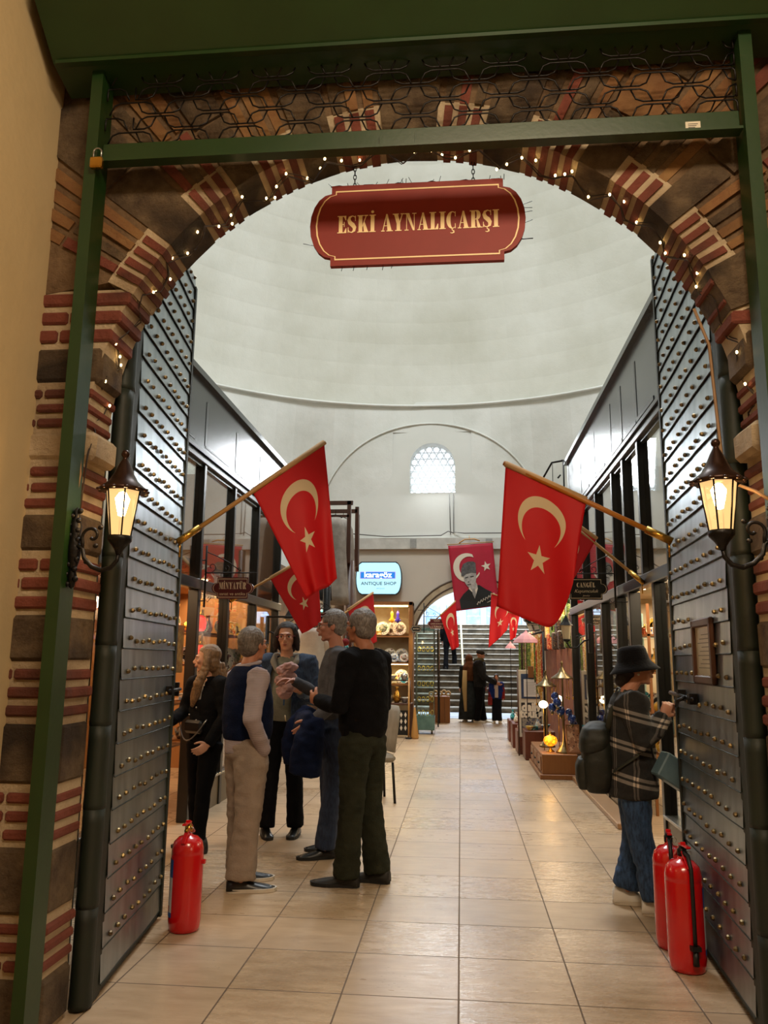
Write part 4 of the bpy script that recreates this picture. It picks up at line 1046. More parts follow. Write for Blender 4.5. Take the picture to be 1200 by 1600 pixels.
# ------------------------------------------------------------------ bracket signs
def bracket_sign(loc, w, h, m, side, lines, label, bar=True):
    """loc: centre of the board; side: where the wall bracket is (-1 left, +1 right)"""
    o = thing('bracket_sign', label, 'sign', loc, 0, 'shop signs on iron brackets')
    X = ROOTM[o.name]; b = MB(); b.X = X
    b.prism(plaque(0, 0, w/2, h/2, .5, .74, 0, 0, 8), -.012, .012); b.build('board', m, o)
    b = MB(); b.X = X
    Po = plaque(0,0,w/2,h/2,.5,.74,0,.012,8); Pi = plaque(0,0,w/2,h/2,.5,.74,0,.017,8); n = len(Po)
    b.add([(p[0],-.0135,p[1]) for p in Po]+[(p[0],-.0135,p[1]) for p in Pi], [(i,(i+1)%n,n+(i+1)%n,n+i) for i in range(n)])
    for kind, txt, size, z, sx in lines:
        if kind == 'D': put_didone(b, txt, size, (0,-.0135,z), 0, sx)
        else: put_text(b, txt, size, (0,-.0135,z), 0, .0, .35 if kind == 'S' else 0, sx)
    b.build('lettering', mat('sign_pale', 'd9c8a8', rough=.5), o)
    if bar:
        b = MB(); b.X = X; e = side*(w/2+.07); zt = h/2+.045
        b.tube([(-side*(w/2+.02),0,zt), (e,0,zt)], .006, 6); b.tube([(e,0,zt+.26),(e,0,-h/2-.08)], .010, 6)
        b.tube([(e,0,zt+.2),(e-side*.1,0,zt+.16),(e-side*.22,0,zt+.1),(e-side*.34,0,zt+.015)], .005, 5)
        for cx, rr in ((e-side*.06,.045),(e-side*.20,.035),(e-side*.32,.022)):
            b.tube([(cx+cos(a)*rr*(1-i/16), 0, zt+rr+.01+sin(a)*rr*(1-i/16)) for i, a in enumerate([-pi/2+.5*k for k in range(13)])], .004, 5)
        b.tube([(e,0,-h/2),(e-side*.03,0,-h/2-.03),(e-side*.06,0,-h/2+.01)], .004, 5)
        for x in (-w*.3, w*.3): b.tube([(x,0,h/2),(x,0,zt)], .003, 5)
        b.tube([(e,0,zt+.12),(e+side*.12,0,zt+.12)], .006, 5); b.tube([(e,0,-h/2-.02),(e+side*.12,0,-h/2-.02)], .006, 5)
        b.build('iron_bracket', M_BLACKM, o)
    return o
M_MAROON = mat('maroon_board', '4a0d12', '551218', rough=.35); M_SBLACK = mat('black_board', '0e100f', rough=.3)
bracket_sign((-2.13, 7.3, 2.09), .40, .20, M_MAROON, -1, [('D','MİNYATÜR',.062,.022,.78), ('F','sanat ve antika',.042,-.055,1.0)], 'maroon bracket sign with cream lettering on the left side, Minyatür')
bracket_sign((1.22, 7.9, 2.14), .42, .21, M_SBLACK, 1, [('D','CANGÜL',.045,.038,1.0), ('S','Kuyumculuk',.045,-.022,1.0), ('S','Jewelry',.022,-.066,1.0)], 'black bracket sign with silver lettering on the right side, Cangül')
bracket_sign((1.14, 12.4, 2.06), .36, .16, M_SBLACK, 1, [('F','karagöz',.06,.022,1.0), ('F','ANTIQUE',.03,-.035,1.0)], 'small dark bracket sign above the pink parasol, far right', True)
bracket_sign((-1.83, 10.6, 1.98), .34, .16, M_MAROON, -1, [('F','karagöz',.055,.02,1.0), ('F','ANTIQUE SHOP',.03,-.035,1.0)], 'small maroon bracket sign under the second flag on the left')
bracket_sign((-.46, 15.6, 2.13), .36, .20, M_MAROON, -1, [('F','TUZUN',.035,.055,1.0), ('F','ÇARŞI DÜKKANI',.032,.0,1.0), ('F','E.TÜRKER',.045,-.055,1.0)], 'dark red hanging board in front of the far archway')
bracket_sign((-.86, 15.6, 2.03), .22, .13, M_SBLACK, -1, [('F','ANTİKA',.035,.0,1.0)], 'tiny dark hanging board left of the far archway', False)
# illuminated shop sign on the far wall
o = thing('light_box_sign', 'illuminated pale blue light box sign reading karagöz antique shop', 'sign', (-1.73, 16.9, 3.14))
def barrel(w, h, fw, n=10, inset=0):
    P = [(-fw+inset, h-inset), (fw-inset, h-inset)]
    for i in range(1, n): a = pi/2-pi*i/n; P.append((fw + (w-fw-inset)*cos(a), (h*.95-inset)*sin(a)))
    P += [(fw-inset, -h+inset), (-fw+inset, -h+inset)]
    for i in range(1, n): a = -pi/2-pi*i/n; P.append((-fw + (w-fw-inset)*cos(a), (h*.95-inset)*sin(a)))
    return P
X = ROOTM[o.name]
b = MB(); b.X = X; b.prism(barrel(.50,.355,.38), -.10, 0); b.build('case', mat('sign_case', '2a3136', rough=.4), o)
b = MB(); b.X = X; P = barrel(.50,.355,.38,10,.022); b.add([(p[0],-.102,p[1]) for p in P], [list(range(len(P)))]); b.build('lit_face', glow('lit_face', 'a8dcf0', .95), o)
b = MB(); b.X = X; b.add([(-.40,-.104,-.01),(.36,-.104,-.01),(.36,-.104,.14),(-.40,-.104,.14)], [(0,1,2,3)], 0)
b.add([(-.385,-.105,.002),(.345,-.105,.002),(.345,-.105,.128),(-.385,-.105,.128)], [(0,1,2,3)], 1); b.build('name_band', [glow('band_violet', '9a7ad0', .8), glow('band_blue', '1673c8', .9)], o)
b = MB(); b.X = X; put_text(b, 'karagöz', .17, (-.02,-.107,.07), 0, .003, 0, 1.12); put_text(b, 'karagöz', .17, (-.016,-.1072,.07), 0, .003, 0, 1.12); put_text(b, 'ANTIQUE SHOP', .098, (0,-.104,-.115), 1, .001, 0, 1.08); put_text(b, '+90 224 225', .035, (.04,-.104,-.22), 2)
b.build('lettering', [glow('letter_white', 'ffffff', 1.2), mat('letter_black', '10201e'), glow('letter_blue', '2a6ab0', .7)], o)

# ------------------------------------------------------------------ flags
def flag(name_label, base, tip, P00, P10, P11, P01, seed, group='red flags on wooden poles', bulge=.0, wob=.03, pr=.014, polemat=None, dirn=1):
    o = thing('flag', name_label, 'flag', base, 0, group); X = ROOTM[o.name]
    P00, P10, P11, P01 = map(Vector, (P00, P10, P11, P01)); rn = random.Random(seed); ph = rn.uniform(0, 6)
    nu, nv = 26, 40
    def fn(u, v):
        p = (P00*(1-u)+P10*u)*(1-v) + (P01*(1-u)+P11*u)*v
        f = sin(u*7.5+ph+v*1.2)*v + .5*sin(u*13+v*4+ph*2)*v + .3*sin(v*5+ph)*v
        return p + Vector((0, wob*f - .0, -.012*sin(u*pi)*v - bulge*v*v*sin(min(u/.35,1)*pi/2)*(1-u)))
    mb = MB(); mb.grid(nu, nv, fn)
    c = mb.build('cloth', M_FLAG, o, fix=False)
    uvl = c.data.uv_layers.new(name='UVMap')
    for pl in c.data.polygons:
        for li, vi in zip(pl.loop_indices, pl.vertices):
            i, j = vi % (nu+1), vi // (nu+1); uvl.data[li].uv = (i/nu, j/nv*1.5)
    md = c.modifiers.new('thick', 'SOLIDIFY'); md.thickness = .0015
    b = MB(); e = (Vector(tip)-Vector(base)).normalized(); b.tube([Vector(base), Vector(tip)], pr, 8); b.build('pole', polemat or M_WOODL, o)
    b = MB(); b.tube([P00 + Vector((0,0,.004)), P10+Vector((0,0,.004))], pr*1.25, 8); b.build('sleeve', mat('sleeve_cloth', 'c8a070', rough=.8), o)
    b = MB(); b.tube([Vector(base)-e*.02, Vector(base)+e*.14], pr*1.5, 8); b.tube([Vector(base), Vector(base)+Vector((0,0,-.10))], .006, 6); b.build('socket', M_BRASS, o)
    return o
flag('largest red flag on the left, its pole fixed to the left gate leaf', (-1.655,4.53,2.13), (-.88,5.0,2.85), (-1.29,4.76,2.47), (-.885,4.99,2.845), (-.78,5.0,1.95), (-.96,4.9,1.82), 1)
flag('smaller red flag behind and below the large left one', (-2.40,8.2,2.04), (-1.66,9.0,2.66), (-2.08,8.55,2.31), (-1.66,9.0,2.66), (-1.58,9.0,1.85), (-1.78,8.9,1.72), 2, wob=.02)
flag('distant red flag behind the head of the black sweater man', (-2.1,11.4,1.78), (-1.35,12.3,2.46), (-1.69,11.9,2.17), (-1.35,12.3,2.46), (-1.28,12.3,1.71), (-1.51,12.0,1.61), 3, wob=.02)
flag('largest red flag on the right, its pole fixed to the right gate leaf', (1.20,4.66,2.14), (.28,4.9,2.67), (.76,4.78,2.40), (.29,4.9,2.66), (.22,4.9,1.77), (.665,4.82,1.90), 5, bulge=.30, polemat=m_wood('amber_wood', 'b8741c', 'a8641a'), pr=.016)
flag('red flag partly hidden behind the large right one', (1.50,6.74,2.10), (.86,7.3,2.83), (1.19,7.0,2.50), (.86,7.3,2.83), (.73,7.3,2.18), (.91,7.2,2.0), 6, wob=.02)
flag('distant red flag left of the portrait banner in the archway', (-.45,15.6,2.24), (-.09,15.5,2.58), (-.39,15.5,2.28), (-.09,15.5,2.56), (-.03,15.5,1.70), (-.17,15.5,1.63), 7, wob=.02, pr=.008)
flag('distant red flag right of the portrait banner', (1.3,15.6,2.5), (.60,15.8,2.74), (1.09,15.8,2.60), (.61,15.8,2.73), (.54,15.8,1.68), (.90,15.8,2.02), 8, wob=.02, pr=.008)
flag('smallest distant red flag just above the pink parasol', (1.2,14.4,2.15), (.85,14.5,2.32), (1.06,14.5,2.24), (.86,14.5,2.30), (.88,14.5,1.80), (.98,14.5,1.86), 9, wob=.015, pr=.008)
# portrait banner
B = thing('portrait_banner', 'red banner with a grey portrait of a man in a tall fur hat', 'banner', (.25, 16.7, 3.2)); X = ROOTM[B.name]
M_BRED = mat('banner_red', 'b01030', 'a00c28', rough=.7, scale=3); M_BW = mat('banner_cream', 'd8ccb8', rough=.7)
c00, c10, c11, c01 = Vector((-.25,16.7,3.82)), Vector((.69,16.7,3.88)), Vector((.80,16.7,2.56)), Vector((-.10,16.7,2.44))
def bp(u, v, o_=0): p = (c00*(1-u)+c10*u)*(1-v)+(c01*(1-u)+c11*u)*v; return Vector((p.x, p.y+.012*sin(u*6+v*3)-o_, p.z))
b = MB(); b.grid(14, 20, bp); cl = b.build('cloth', M_BRED, B, fix=False); md = cl.modifiers.new('thick', 'SOLIDIFY'); md.thickness = .003; md.offset = 1
def flat(b, poly, o_, m=0): b.add([bp(u, v, o_) for u, v in poly], [list(range(len(poly)))], m, False)
AS = 1.38
b = MB(); N = 28; V = []; 
for k in range(N+1):
    a = R(62 + (330-62)*k/N); V.append((.37+cos(a)*.31, .36-sin(a)*.31/AS))
W2 = []
for k in range(N+1):
    a = R(62 + (330-62)*k/N); W2.append((.43+cos(a)*.235*1.0, .36-sin(a)*.235/AS))
b.add([bp(u,v,.010) for u, v in V]+[bp(u,v,.010) for u, v in W2], [(k,k+1,N+1+k+1,N+1+k) for k in range(N)], 0, False)
st = []
for k in range(10):
    a = pi/2+.15+pi*k/5; rr = .115 if k % 2 == 0 else .046; st.append((.80+cos(a)*rr, .365-sin(a)*rr/AS))
flat(b, st, .010); b.build('crescent_and_star', M_BW, B, fix=False)
b = MB()
flat(b, [(.13,.985),(.12,.84),(.22,.76),(.34,.70),(.44,.655),(.60,.645),(.74,.72),(.86,.77),(.95,.88),(.985,.985)], .014, 0)
flat(b, [(.36,.64),(.55,.62),(.56,.70),(.50,.80),(.42,.74),(.36,.69)], .017, 1)                      # shirt
flat(b, [(.43,.70),(.49,.69),(.51,.78),(.47,.85),(.43,.77)], .019, 2)                                 # tie
flat(b, [(.26,.47),(.28,.58),(.33,.645),(.39,.68),(.45,.655),(.52,.62),(.55,.54),(.56,.46),(.50,.42),(.30,.43)], .020, 3)   # face
flat(b, [(.40,.66),(.54,.60),(.55,.69),(.46,.73),(.40,.70)], .018, 3)
flat(b, [(.22,.48),(.23,.38),(.29,.30),(.40,.27),(.52,.275),(.57,.30),(.56,.46),(.46,.445),(.34,.46),(.27,.49)], .022, 4)  # hat
for q in ([(.30,.51),(.37,.50),(.37,.515),(.30,.525)], [(.42,.50),(.50,.495),(.50,.51),(.42,.515)], [(.33,.62),(.42,.615),(.42,.628),(.33,.63)], [(.345,.58),(.385,.575),(.385,.59),(.35,.59)]): flat(b, q, .024, 5)
b.build('portrait', [mat('suit_black', '0a0c0a', rough=.7), M_BW, mat('tie_grey', '8a8680'), mat('face_grey', 'b0aaa2', '8f8a84', scale=14), mat('fur_grey', '5c5a58', '3f3d3c', scale=22), mat('ink_dark', '2a2826')], B, fix=False)
b = MB(); b.tube([bp(.50+.44*i/24, .93-.13*i/24+.025*sin(i*1.9), .028) for i in range(25)], .006, 5); b.tube([bp(.74,.93,.028),bp(.85,.90,.028),bp(.93,.85,.028),bp(.88,.83,.028)], .005, 5); b.build('signature', M_BW, B)
b = MB(); b.tube([(-.02,16.68,3.87),(.1,16.68,3.95),(.3,16.68,3.96),(.42,16.68,3.92)], .014, 6); b.tube([(-.27,16.69,3.84),(.71,16.69,3.90)], .010, 6); b.tube([(.2,16.69,3.95),(.2,16.80,4.05),(.2,16.9,4.05)], .006, 5); b.build('hanger', M_WOODL, B)
# ------------------------------------------------------------------ far display cabinet with plates, stalls, racks
def spot(n): return ['leftmost','second','third','fourth','fifth','sixth','seventh','eighth'][n]
C = thing('plate_cabinet', 'tall lit wooden wall cabinet full of painted plates under the light box sign', 'cabinet', (-1.6, 16.7, 0))
b = MB(); b.box(-2.20, -2.12, 16.45, 16.95, 0, 2.62, None, .005); b.box(-1.06, -.98, 16.45, 16.95, 0, 2.62, None, .005); b.box(-2.2, -.98, 16.45, 16.95, 2.55, 2.62); b.build('carcass', M_WOODM, C)
b = MB(); b.box(-2.12, -1.06, 16.92, 16.95, 0, 2.55); b.build('back_panel', mat('cabinet_back', 'b0a084', 'a08f70', rough=.6), C)
for z in (.95, 1.38, 1.92):
    b = MB(); b.box(-2.12, -1.06, 16.5, 16.92, z-.03, z); b.build('shelf', M_WOODM, C)
for z in (2.52, 1.335):
    b = MB(); b.box(-2.1, -1.08, 16.52, 16.55, z, z+.025); b.build('light_strip', glow('strip_warm', 'ffd98a', 14), C)
area('cabinet_light', (-1.6, 16.5, 2.48), (-18,0,0), 1.0, .15, 14, (1,.78,.45)); area('cabinet_light', (-1.6, 16.55, 1.32), (-10,0,0), 1.0, .12, 6, (1,.82,.5))
g = 'painted plates in the far cabinet'
for i, (x, p_) in enumerate(((-1.95,'yellow and brown'),(-1.62,'green and white'),(-1.27,'red and white'))): plate((x,16.74,1.94), .14, p_, '%s large plate from the left on the upper cabinet shelf, %s' % (['first','second','third'][i], p_), g)
for i, (x, p_) in enumerate(((-1.98,'red and white'),(-1.72,'blue and white'),(-1.47,'black and white'),(-1.22,'blue and white'))): plate((x,16.72,1.39), .14 if i else .09, p_, '%s plate from the left on the middle cabinet shelf' % ['first','second','third','fourth'][i], g)
for i, x in enumerate((-1.95,-1.60,-1.22)): plate((x,16.7,.96), .14, ('green and white','yellow and brown','red and white')[i], '%s plate from the left on the low cabinet shelf' % ['first','second','third'][i], g)
for i in range(5):
    plate((-2.03+.2*i,16.84,2.18-.24), .14, PK[(i*2+1) % 6], '%s patterned plate standing at the back of the upper cabinet shelf, %s' % (PK[(i*2+1) % 6], spot(i)), g) if i in (1,3) else None
    plate((-2.0+.21*i,16.62,1.39), .09, PK[(i+3) % 6], 'small %s plate at the front of the middle cabinet shelf, %s' % (PK[(i+3) % 6], spot(i)), g)
    plate((-2.0+.21*i,16.6,.96), .09, PK[(i+1) % 6], 'small %s plate at the front of the low cabinet shelf, %s' % (PK[(i+1) % 6], spot(i)), g)
item('jewellery_box', 'yellow and brown', (-1.72,16.66,2.12-.18), 'small yellow box on the upper shelf of the plate cabinet', 'boxes in the far cabinet', 0, 1.2)
item('jewellery_box', 'yellow and brown', (-1.42,16.6,.955), 'yellow box on the low shelf of the plate cabinet', 'boxes in the far cabinet', 0, 1.8)
for i, (x, st_) in enumerate(((-1.42,'copper'),(-1.30,'turquoise'))):
    b = MB(); b.lathe([(0,2.18),(.03,2.2),(.045,2.27),(.02,2.33),(.035,2.37),(.02,2.42),(.002,2.44),(.002,2.54)], (x,16.6,0), 10); b.ell((x+.04,16.6,2.24),(.03,.015,.02)); b.ell((x-.04,16.6,2.24),(.03,.015,.02))
    obj_of(b, 'hanging_ornament', [mat('orn_%d' % i, ('f0a020','4030a0')[i], rough=.3)], '%s hanging ornament at the top of the plate cabinet' % ('orange','violet')[i], 'ornament')
# inlaid dark side table with goods, staff leaning
T = thing('inlaid_table', 'dark carved side table with pale inlay standing before the plate cabinet', 'table', (-1.18, 15.5, 0)); 
b = MB(); b.box(-1.46, -.92, 15.3, 15.75, .60, .63, None, .004); b.build('tabletop', M_WOODD, T)
for x in (-1.44, -.96):
    for y in (15.32, 15.70):
        b = MB(); b.box(x, x+.035, y, y+.03, 0, .60); b.build('leg', M_WOODD, T)
b = MB()
b.box(-1.41, -.96, 15.31, 15.33, .05, .5); b.build('panel', M_BLACK, T)
for x in (-1.12, -1.04):
    b = MB()
    for z in (.18, .30, .42): b.add([(x,15.305,z-.05),(x+.025,15.305,z),(x,15.305,z+.05),(x-.025,15.305,z)], [(0,1,2,3)])
    b.build('inlay', M_BW, T)
b = MB(); b.tube([(-1.41,15.5,1.05),(-.96,15.5,1.05)], .012, 6); b.tube([(-1.41,15.5,.63),(-1.41,15.5,1.05)], .012, 6); b.tube([(-.96,15.5,.63),(-.96,15.5,1.05)], .012, 6); b.build('rail', M_WOODD, T)
g = 'metal ware on the inlaid table'
for i, (x, kd, stl) in enumerate(((-1.38,'teapot','silver'),(-1.22,'vase','brass'),(-1.07,'bowl','silver'))): item(kd, stl, (x,15.5,.63), '%s %s on the inlaid table, %s' % (stl, kd, ['left','middle','right'][i]), g, i, 1.5)
for i, x in enumerate((-1.30,-1.08)): item('teapot' if i else 'bowl', 'silver', (x, 15.5, 1.065), 'silver piece on the upper rail of the inlaid table, %s' % ('left','right')[i], g, 1, 1.1)
b = MB(); b.lathe([(0,0),(.07,.0),(.075,.03),(.05,.25),(.02,.52),(.012,.56),(0,.57)], (-.86,15.2,0), 12); obj_of(b, 'wooden_horn', M_WOODL, 'pale tapering wooden horn standing by the glass cabinet', 'horn')
b = MB(); b.tube([(-.97,15.15,.02),(-.97,15.2,1.1)], .016, 8, 0); b.lathe([(0,0),(.06,.0),(.06,.02),(0,.03)], (-.97,15.15,0), 10, 1); obj_of(b, 'walking_staff', [M_WOODL, M_BLACKM], 'long pale staff standing upright beside the inlaid table', 'staff')
# glass tower cabinet
G = thing('glass_cabinet', 'narrow glass tower cabinet with gold jewellery left of the far archway', 'cabinet', (-.71, 16.3, 0))
b = MB(); b.box(-.90,-.52,16.1,16.5,2.02,2.07); b.build('top', mat('teal_base', '5c7a72', '4c6a62', rough=.2), G); b = MB(); b.box(-.90,-.52,16.1,16.5,.08,.36,None,.005); b.build('base', mat('teal_base', '5c7a72', '4c6a62', rough=.2), G)
for x in (-.895,-.54):
    b = MB(); b.box(x,x+.015,16.1,16.115,.36,2.02); b.box(x,x+.015,16.485,16.5,.36,2.02); b.build('frame', M_STEEL, G)
for (x0,x1,y0,y1) in ((-.9,-.52,16.1,16.104),(-.9,-.896,16.1,16.5),(-.524,-.52,16.1,16.5)):
    b = MB(); b.box(x0,x1,y0,y1,.36,2.02); b.build('pane', M_GLASS2, G)
for z in (.62,.92,1.22,1.6):
    b = MB(); b.box(-.89,-.53,16.11,16.49,z-.008,z); b.build('shelf', M_GLASS2, G)
for x in (-.86,-.58):
    b = MB(); b.lathe([(0,0),(.02,0),(.02,.08),(0,.08)], (x,16.3,0), 8); b.build('foot', M_STEEL, G)
area('glass_cabinet_light', (-.71,16.25,2.0), (0,0,0), .3, .3, 6, (1,.85,.5))
g = 'jewellery in the glass tower cabinet'
for zi, z in enumerate((.36,.62,.92,1.22,1.6)):
    for k in range(4):
        x = -.83+.085*k; b = MB(); rg2 = random.Random(zi*9+k)
        b.tube([(x+cos(a)*.028, 16.2+.02*k+rg2.uniform(-.02,.02), z+.05+sin(a)*.045) for a in [2*pi*i/9 for i in range(10)]], .008, 5, caps=False); b.box(x-.02,x+.02,16.2+.02*k,16.24+.02*k,z,z+.012)
        obj_of(b, 'gold_bracelet', [mat('gold', 'd8b050', rough=.3, metal=.8), mat('gold2', 'e8d8a8', rough=.4)][:1], 'gold bracelet on display, %s level of the glass tower, %s' % (['bottom','second','middle','fourth','top'][zi], spot(k)), 'bracelet', g)
# wooden crate with woven stuff in the passage
cr = thing('wooden_crate', 'brown wooden crate standing at the left side of the far archway', 'crate', (-.50, 19.3, 0))
b = MB(); b.box(-.74,-.26,19.05,19.5,0,.60,None,.006); b.build('body', M_WOODM, cr)
b = MB(); 
for k in range(1,4): b.box(-.74+.12*k-.004,-.74+.12*k+.004,19.045,19.05,.02,.58)
b.build('board_gaps', M_WOODD, cr)
for i in range(5):
    b = MB(); x = -.70+.10*i; b.tube([(x+cos(a)*.05, 19.25+.03*(i%2), .64+.03*i%.05+sin(a)*.05) for a in [2*pi*k/10 for k in range(11)]], .02, 6, caps=False)
    obj_of(b, 'woven_bundle', mat('pale_wicker', 'cbb489', 'a88c5c', rough=.8, scale=30), 'pale woven bundle lying on the wooden crate, %s' % spot(i), 'bundle', 'woven bundles on the crate')
# hanging strings of goods at the mouth of the passage (left) and stall on the right
STRM = [m_pattern('beads_red', 'b03a28', '5a1810', 'e0b070', 60, .4), m_pattern('beads_gold', 'd8a84a', '6a4a20', 'f0dca8', 60, .35), m_pattern('beads_green', '5c7838', 'c8b860', '2c3c1c', 60, .4),
        m_pattern('beads_brown', '6a4428', 'caa67c', '2e1c10', 60, .5), m_pattern('beads_cream', 'd8ccb0', '8a5a3c', 'b03a30', 60, .5), m_pattern('beads_black', '1e1a18', '9a8060', '4a2c20', 60, .4)]
SN = ['red','gold','green','brown','cream','black']
def strands(x0, x1, y0, y1, n, z0, z1, seed, where, group, axis=0):
    r = random.Random(seed); protos = {}
    for i in range(n):
        f = (i+.5)/n; x = x0+(x1-x0)*f+r.uniform(-.02,.02); y = y0+(y1-y0)*f; c = r.randrange(6); L = z1-z0-r.uniform(0,.35)*(z1-z0)
        lab = '%s bead strand %s, %s' % (SN[c], where, str(['first','second','third','fourth','fifth','sixth','seventh','eighth','ninth','tenth'][min(i%10,9)]) + ( ' in the far half' if i >= 10 else ''))
        b = MB(); k = 14
        b.tube([(0, 0, -L*j/k) for j in range(k+1)], [(.016 if j % 2 else .011)*r.uniform(.8,1.3) for j in range(k+1)], 6)
        b.tube([(.02, .01, -L*.9*j/k) for j in range(k+1)], [(.011 if j % 2 else .008) for j in range(k+1)], 5)
        o = obj_of(b, 'bead_strand', STRM[c], lab, 'necklace', group); o.location = (x, y, z1); o.rotation_euler = (0, 0, r.uniform(0, 3))
def rail_stand(name, label, pts, feet, r=.014):
    o = thing(name, label, 'rack', feet[0]); b = MB(); b.tube(pts, r, 8); b.build('rail', M_BLACKM, o)
    for p in feet:
        b = MB(); b.tube([(p[0],p[1],0),(p[0],p[1],pts[0][2])], r, 8); b.build('pole', M_BLACKM, o)
    return o
rail_stand('necklace_rack', 'black rail holding bead strands on the right beyond the shop front', [(1.20,11.9,1.86),(1.05,14.6,1.86)], [(1.20,11.9,1.86),(1.05,14.6,1.86)])
strands(1.20, 1.05, 12.0, 14.5, 20, .72, 1.84, 4, 'on the right rack', 'bead strands on the right rack')
rail_stand('necklace_rack', 'second black rail of bead strands deeper on the right', [(1.45,14.8,2.0),(1.2,16.6,2.0)], [(1.45,14.8,2.0),(1.2,16.6,2.0)])
strands(1.35, 1.18, 14.9, 16.5, 14, .60, 1.98, 8, 'on the deeper right rack', 'bead strands on the deeper rack')
rail_stand('scarf_rack', 'black rail of hanging strings at the left of the far archway', [(-.50,17.9,2.1),(-.50,18.9,2.1)], [(-.50,17.9,2.1),(-.50,18.9,2.1)])
strands(-.50, -.50, 18.0, 18.8, 7, .8, 2.08, 12, 'left of the archway', 'bead strands left of the archway')
# low boxes of goods along the right
for i, (x, y, h, lab) in enumerate(((1.08,12.55,.42,'nearest'),(1.02,13.3,.36,'middle'),(1.0,14.2,.40,'far'),(1.0,15.2,.38,'farthest'))):
    o = thing('goods_crate', '%s low red-brown crate of small goods along the right wall' % lab, 'crate', (x,y,0), 0, 'low crates on the right')
    b = MB(); b.box(x-.14,x+.3,y-.25,y+.3,0,h,None,.01); b.build('body', mat('redbrown_wood', '5a2a1c', '6e3826', rough=.4), o)
    rr = random.Random(i+30)
    for k in range(5):
        stl = rr.choice(['red and white','turquoise','yellow and brown','blue and white']); kd = rr.choice(['bowl','vase','jewellery_box','teapot'])
        item(kd, stl, (x-.06+.07*k, y-.12+.08*k, h), '%s %s on the %s low crate, %s' % (stl, kd.replace('_',' '), lab, spot(k)), 'small goods on the low crates', rr.uniform(0,6), .9)
# back wall of the right stall with hanging bags and fabrics
b = MB(); b.box(1.75, 1.85, 11.5, 16.9, 0, 3.0); struct('wall_stall_right', b, mat('stall_wall', '6a3020', '8a5436', rough=.7, scale=6))
b = MB(); b.box(-3.1, -3.0, 10.8, 16.9, 0, 3.0); struct('wall_stall_left', b, mat('stall_wall_left', '7a5a3a', '54402c', rough=.7, scale=6))
rr = random.Random(17)
for i in range(18):
    y = 11.8+.28*i; z = 2.0+.22*(i % 3)
    b = MB(); b.box(1.60,1.72,y-.10,y+.10,z-.36,z-.06,None,.02); b.tube([(1.66,y-.08,z-.07),(1.66,y-.05,z+.06),(1.66,y+.05,z+.06),(1.66,y+.08,z-.07)], .008, 5)
    obj_of(b, 'woven_bag', rr.choice(STRM), 'patterned woven bag hanging on the right stall wall, %s from the near end' % ['first','second','third','fourth','fifth','sixth'][i//3] + [' low',' mid',' high'][i % 3], 'bag', 'woven bags on the right stall wall')
# sandwich board
o = thing('notice_board', 'white framed board on an easel reading daily tours with a photo below', 'board', (1.09, 12.9, 0)); X = ROOTM[o.name]
b = MB(); b.X = X; b.box(-.19,.19,-.015,.015,.28,1.30,None,.004); b.build('board', mat('board_pale', 'd8ccb4', rough=.5), o)
b = MB(); b.X = X; b.box(-.15,.15,-.019,-.015,.86,1.24,0); b.box(-.11,.12,-.022,-.019,.89,1.16,1)
for k in range(8): b.box(-.08,.09-.02*(k%3),-.0225,-.022,.93+.025*k,.935+.025*k,2)
b.build('notice_sheet', [mat('poster_blue', '26344e', '36486a'), mat('paper_white', 'd8d4cc'), mat('text_grey', '8a8884')], o)
b = MB(); b.X = X; b.box(-.155,.155,-.019,-.015,.34,.80,0); b.box(-.145,.145,-.020,-.019,.35,.56,1); put_text(b, 'daily', .17, (0,-.021,.73), 2, .010, 0, .95); put_text(b, 'tours', .17, (0,-.021,.63), 2, .010, 0, .95)
b.build('tour_poster', [mat('poster_dark', '26211e'), m_pattern('poster_photo', '9a9080', '2c3440', '5c5a66', 20, .4), mat('poster_cream', 'ece0c8')], o)
b = MB(); b.X = X; b.box(-.04,.05,-.03,.02,1.18,1.36,None,.003); b.build('clip', M_WOODM, o)
for q in (((-.20,-.02,0),(-.20,0,1.32)), ((.20,-.02,0),(.20,0,1.32)), ((-.08,.12,0),(-.04,.02,.6)), ((.10,.16,0),(.04,.02,.6))):
    b = MB(); b.X = X; b.tube(q, .012, 6); b.build('leg', M_WOODD, o)
# pink parasols
def parasol(c, r, h, label):
    o = thing('small_parasol', label, 'parasol', c, 0, 'small pink parasols'); X = ROOTM[o.name]; n = 10
    b = MB(); b.X = X; b.lathe([(r,0),(r*.82,h*.30),(r*.5,h*.62),(r*.2,h*.86),(.015,h),(.008,h*1.12),(0,h*1.14)], n=n, smooth=False); b.build('canopy', mat('parasol_pink', 'd8989a', 'c9888c', rough=.6), o)
    b = MB(); b.X = X; b.tube([(0,0,h),(0,0,-c[2]+.60)], .006, 6); b.build('shaft', M_BLACKM, o)
parasol((.98,12.25,1.71), .20, .17, 'small pink parasol above the daily tours board')
parasol((.90,14.75,1.66), .10, .11, 'tiny distant pink parasol left of the larger one')
